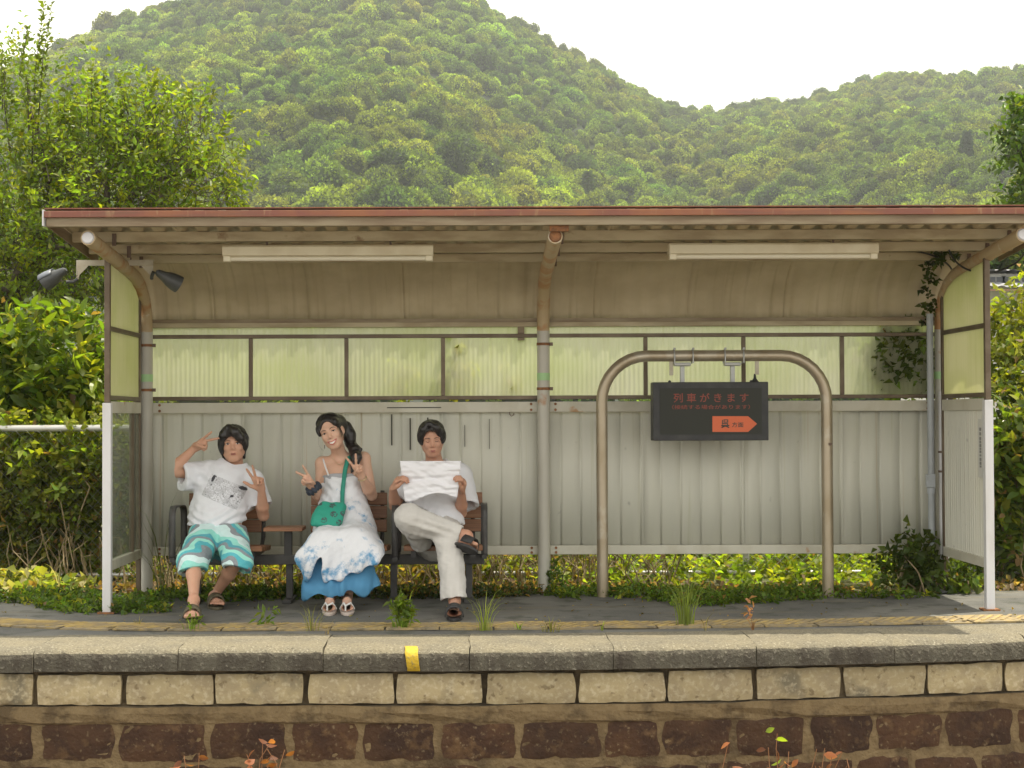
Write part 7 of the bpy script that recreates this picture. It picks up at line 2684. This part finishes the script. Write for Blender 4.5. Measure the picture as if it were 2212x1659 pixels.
# hands pinch the sheet: palm faces inwards, fingers curled towards the paper
hand(S, rw, PC(112, 560, 10.29) - rw, (0.95, -0.15, -0.2), None, (0.75, 0.8, 0.8, 0.8), (0.0, 0.0, 0.0, 0.0), 0.95, thumb=(0.25, 0.45), side=-1)
hand(S, lw, PC(628, 565, 10.29) - lw, (-0.95, -0.15, -0.2), None, (0.75, 0.8, 0.8, 0.8), (0.0, 0.0, 0.0, 0.0), 0.95, thumb=(0.25, 0.45), side=1)
rh, lh = PC(335, 930, 10.48), PC(495, 935, 10.48)
rk, lk = PC(212, 850, 10.10), PC(512, 1035, 10.08)
ra, la = PC(650, 985, 10.03), PC(556, 1480, 9.85)
for h_, k_, a_ in ((rh, rk, ra), (lh, lk, la)):
    S.cone(h_, k_, 0.080, 0.055, 0.03)
    S.cone(k_, lerp(k_, a_, 0.35), 0.053, 0.054, 0.02)
    S.cone(lerp(k_, a_, 0.35), a_, 0.054, 0.032, 0.02)
i1 = foot(S, la, A_(DZ(981, 1333, 0.026)), side=-1)
upf = unit(A_((0.78, -0.25, 0.55))[None])[0]
tf = PC(735, 1085, 9.94)
i2 = foot(S, ra, tf - upf * 0.0, up=unit(A_((0.45, 0.45, 0.75))[None])[0], side=1)
sdf_obj(S, 'body', M_skin3, p3, rel=1)
face_parts(H3, p3, 0.93, closed=True, grin=True)
M_sand3 = pmat('black_sandal', (0.030, 0.029, 0.030), 0.6)
sandal(i1, 'sandal', M_sand3, M_sand3, p3, 'slide')
sandal(i2, 'sandal', M_sand3, M_sand3, p3, 'slide')
W_ = W1(H3, 0.93)
crown_locks(H3, p3, (0.086, 0.104, 0.082), 303, 1.05, 1.50, 2.1, swirl=0.4)
hs = SDF(H3[0] - 0.19, H3[0] + 0.19, 0.0045)
eh = lambda p, r_, k=0.02, op='u': hs.ell(W_(p), A_(r_), H3[1], k, op)
eh((0, -0.016, 0.050), (0.084, 0.101, 0.080))
eh((0.066, 0.005, 0.022), (0.030, 0.050, 0.048), 0.03)
eh((-0.066, 0.000, 0.022), (0.030, 0.048, 0.048), 0.03)
eh((0, -0.068, -0.035), (0.066, 0.046, 0.062), 0.03)
eh((0.010, 0.112, -0.020), (0.062, 0.078, 0.118), 0.012, 'd')
hs.chain([W_((0.006, 0.070, 0.122)), W_((-0.034, 0.082, 0.096)), W_((-0.062, 0.064, 0.058)), W_((-0.076, 0.042, 0.026))], [0.018, 0.021, 0.020, 0.012], 0.02)
hs.chain([W_((0.024, 0.068, 0.118)), W_((0.056, 0.070, 0.086)), W_((0.076, 0.048, 0.044)), W_((0.080, 0.032, 0.014))], [0.016, 0.018, 0.018, 0.011], 0.02)
sdf_obj(hs, 'hair', M_hair, p3, hair_disp(H3, 0.002, 13), 1)
r = np.random.default_rng(43)
pa = []
for k in range(140):
    x = -0.085 + 0.17 * r.random()
    sg = 1 if x > 0.012 else -1
    top = (x * 0.35 + 0.008, 0.03 + 0.05 * r.random(), 0.138 - 2.0 * x * x)
    mid = (x * 0.98, 0.094 - 3.4 * x * x, 0.092 - 2.4 * x * x)
    end = (x * 1.08 + 0.006 * sg, 0.088 - 4.4 * x * x, 0.066 - 4.2 * x * x + 0.014 * r.random())
    pa.append([W_(top), W_(mid), W_(end)])
hairlocks('hair_locks', pa, p3, 0.0032)

M_shirt3 = pmat('white_linen', (0.69, 0.70, 0.745), 0.85, spots=(((0.66, 0.66, 0.68), 1, 9, 0.42, 0.62, 0.5),), rand=False)
s3 = SDF(lo4 + np.array((0, 0.5, 0.35)), hi4, 0.0055)
s3.chain([PC(425, 900, 10.50), PC(415, 790, 10.55), PC(412, 625, 10.63)], [0.172, 0.165, 0.178], 0.03, ((0, 1, 0.2), 0.70))
s3.cone(PC(412, 625, 10.63), PC(408, 505, 10.67), 0.174, 0.115, 0.04, ((0, 1, 0.25), 0.72))
s3.cone(rs, ls, 0.062, 0.062, 0.05)
rc, lc_ = lerp(rs, re, 0.86), lerp(ls, le, 0.86)
slv = SDF(s3.lo, s3.lo + (s3.n - 1) * s3.h, s3.h)
slv.cone(rs, rc, 0.072, 0.078, 0.04)
slv.cone(ls + A_((0, 0, -0.01)), lc_ + A_((0.030, 0.01, 0)), 0.078, 0.084, 0.04)
da, dl = unit((rc - rs)[None])[0], unit((lc_ - ls)[None])[0]
slv.cut(rc, da, rc - 0.12, rc + 0.12)
slv.cut(lc_, dl + A_((0.15, 0, 0)), lc_ - 0.13, lc_ + 0.15)
slv.cone(lerp(rs, rc, 0.5), rc + da * 0.05, 0.045, 0.066, 0.004, op='d')
slv.cone(lerp(ls, lc_, 0.5) + A_((0.015, 0, 0)), lc_ + dl * 0.05 + A_((0.028, 0, 0)), 0.05, 0.070, 0.004, op='d')
s3.join(slv, 0.025)
q = s3._loc(np.array((pel[0] - 0.22, lo4[1], 0.0)), np.array((pel[0] + 0.20, hi4[1], 0.66)), 0)
sl_, X_, Y_, Z_ = q
hX = np.array([PC(a, 850, 10.4)[0] for a in (150, 260, 340, 400, 490, 560, 620, 680)])
hZ = np.array([PC(300, b, 10.4)[2] for b in (800, 760, 790, 835, 890, 865, 900, 905)])
hz_ = np.interp(X_[:, 0, 0], hX, hZ)[:, None, None]
s3.D[sl_] = np.maximum(s3.D[sl_], (hz_ - Z_ + 0 * Y_).astype(np.float32) * 0.8)
s3.ell(nb + A_((0.0, -0.035, 0.05)), (0.070, 0.085, 0.075), None, 0.008, 'd')
sdf_obj(s3, 'shirt', M_shirt3, p3, lambda V, N: sn(V * np.array((1, 0.6, 0.5)), 7, 41) * 0.005 + sn(V * np.array((1, 1, 0.7)), 17, 42) * 0.0024, 1)
M_tr = pmat('pale_trousers', (0.56, 0.545, 0.52), 0.85, spots=(((0.48, 0.465, 0.44), 1, 7, 0.42, 0.62, 0.5),), rand=False)
t3 = SDF(np.array((lo4[0], lo4[1], 0.05)), np.array((hi4[0], 10.75, 0.76)), 0.0055)
t3.cone(PC(415, 905, 10.52), PC(415, 985, 10.5), 0.165, 0.165, 0.03, ((0, 1, 0.2), 0.75))
t3.cone(rh, rk + A_((0, 0, 0.0)), 0.105, 0.088, 0.03)
t3.cone(rk, lerp(rk, ra, 0.88), 0.086, 0.052, 0.02)
t3.cone(rk + A_((0.02, 0, -0.03)), lerp(rk, ra, 0.45) + A_((0, 0.02, -0.04)), 0.07, 0.05, 0.03)
# cloth of the raised thigh hangs to the seat
t3.cone(PC(250, 920, 10.16), PC(300, 1030, 10.28), 0.075, 0.065, 0.04)
t3.cone(lh, lk, 0.098, 0.086, 0.03)
t3.cone(lk, lerp(lk, la, 0.4), 0.085, 0.078, 0.02)
t3.cone(lerp(lk, la, 0.4), lerp(lk, la, 1.02), 0.078, 0.079, 0.02)
dq = unit((ra - rk)[None])[0]
t3.cut(lerp(rk, ra, 0.90), dq, lerp(rk, ra, 0.9) - 0.07, lerp(rk, ra, 0.9) + 0.10)
t3.cone(lerp(rk, ra, 0.75), ra + dq * 0.06, 0.038, 0.040, 0.003, op='d')
t3.cut(lerp(lk, la, 0.97), (0.1, -0.2, -1), la - 0.15, la + 0.13)
t3.cone(lerp(lk, la, 0.8), lerp(lk, la, 1.25), 0.06, 0.070, 0.003, op='d')


def folds3(V, N):
    a = sn(V * np.array((0.7, 0.7, 1)), 7, 51) * 0.005 + sn(V, 18, 52) * 0.002
    q_ = V - rk
    t_ = q_[:, 0] * 0.35 + q_[:, 2] * 1.0 + q_[:, 1] * 0.2
    m_ = np.exp(-((q_[:, 0] - 0.15) ** 2) / 0.02) * np.clip(1 - np.abs(q_[:, 2] + 0.04) * 6, 0, 1)
    a += 0.005 * m_ * np.sin(t_ * 110)
    lowr = np.clip((0.32 - V[:, 2]) * 5, 0, 1)
    a += 0.004 * lowr * np.sin(V[:, 0] * 90 + V[:, 2] * 14)
    return a


sdf_obj(t3, 'trousers', M_tr, p3, folds3, 1)

# the sheet of paper
M_paper = pmat('white_paper', (0.76, 0.76, 0.80), 0.8)
pc = PC(375, 560, 10.285)
ps_ = thing('paper_sheet', 'large crumpled blank white sheet held up by the person on the right', 'paper', pc)
tl, tr_, br_, bl = PC(135, 410, 10.27), PC(607, 410, 10.27), PC(577, 690, 10.25), PC(176, 726, 10.25)
nx_, ny_ = 48, 34
V = []
for j in range(ny_ + 1):
    for i in range(nx_ + 1):
        u_, v_ = i / nx_, j / ny_
        p = lerp(lerp(tl, tr_, u_), lerp(bl, br_, u_), v_)
        bot = 0.040 * math.sin(PI * min(1, max(0, (u_ - 0.1) / 0.95))) ** 1.6 * v_ ** 2
        z_ = 0.012 * math.sin(u_ * 5 + 1) + 0.030 * (u_ - 0.5) ** 2 * 4 * 0.3
        V.append(p + A_((0, z_, bot)))
V = np.array(V)
q_ = np.stack(((V[:, 0] - pc[0]) * 0.55, 0 * V[:, 0], (V[:, 2] - pc[2]) * 1.25), 1)
cr_ = 0.015 * np.abs(sn(q_, 6.5, 61)) + 0.008 * np.abs(sn(q_, 13, 62)) + 0.003 * sn(q_, 24, 63)
vv = (np.repeat(np.arange(ny_ + 1), nx_ + 1) / ny_)
uu = np.tile(np.arange(nx_ + 1), ny_ + 1) / nx_
cr_ += 0.016 * np.exp(-((vv - 0.50 + 0.10 * np.abs(uu - 0.6)) ** 2) / 0.004)
V[:, 1] += cr_ - 0.012
o = mesh_np('sheet', V, [grid_faces(nx_ + 1, ny_ + 1)], M_paper, ps_, smooth=True)
mod_solid(o, 0.0006)
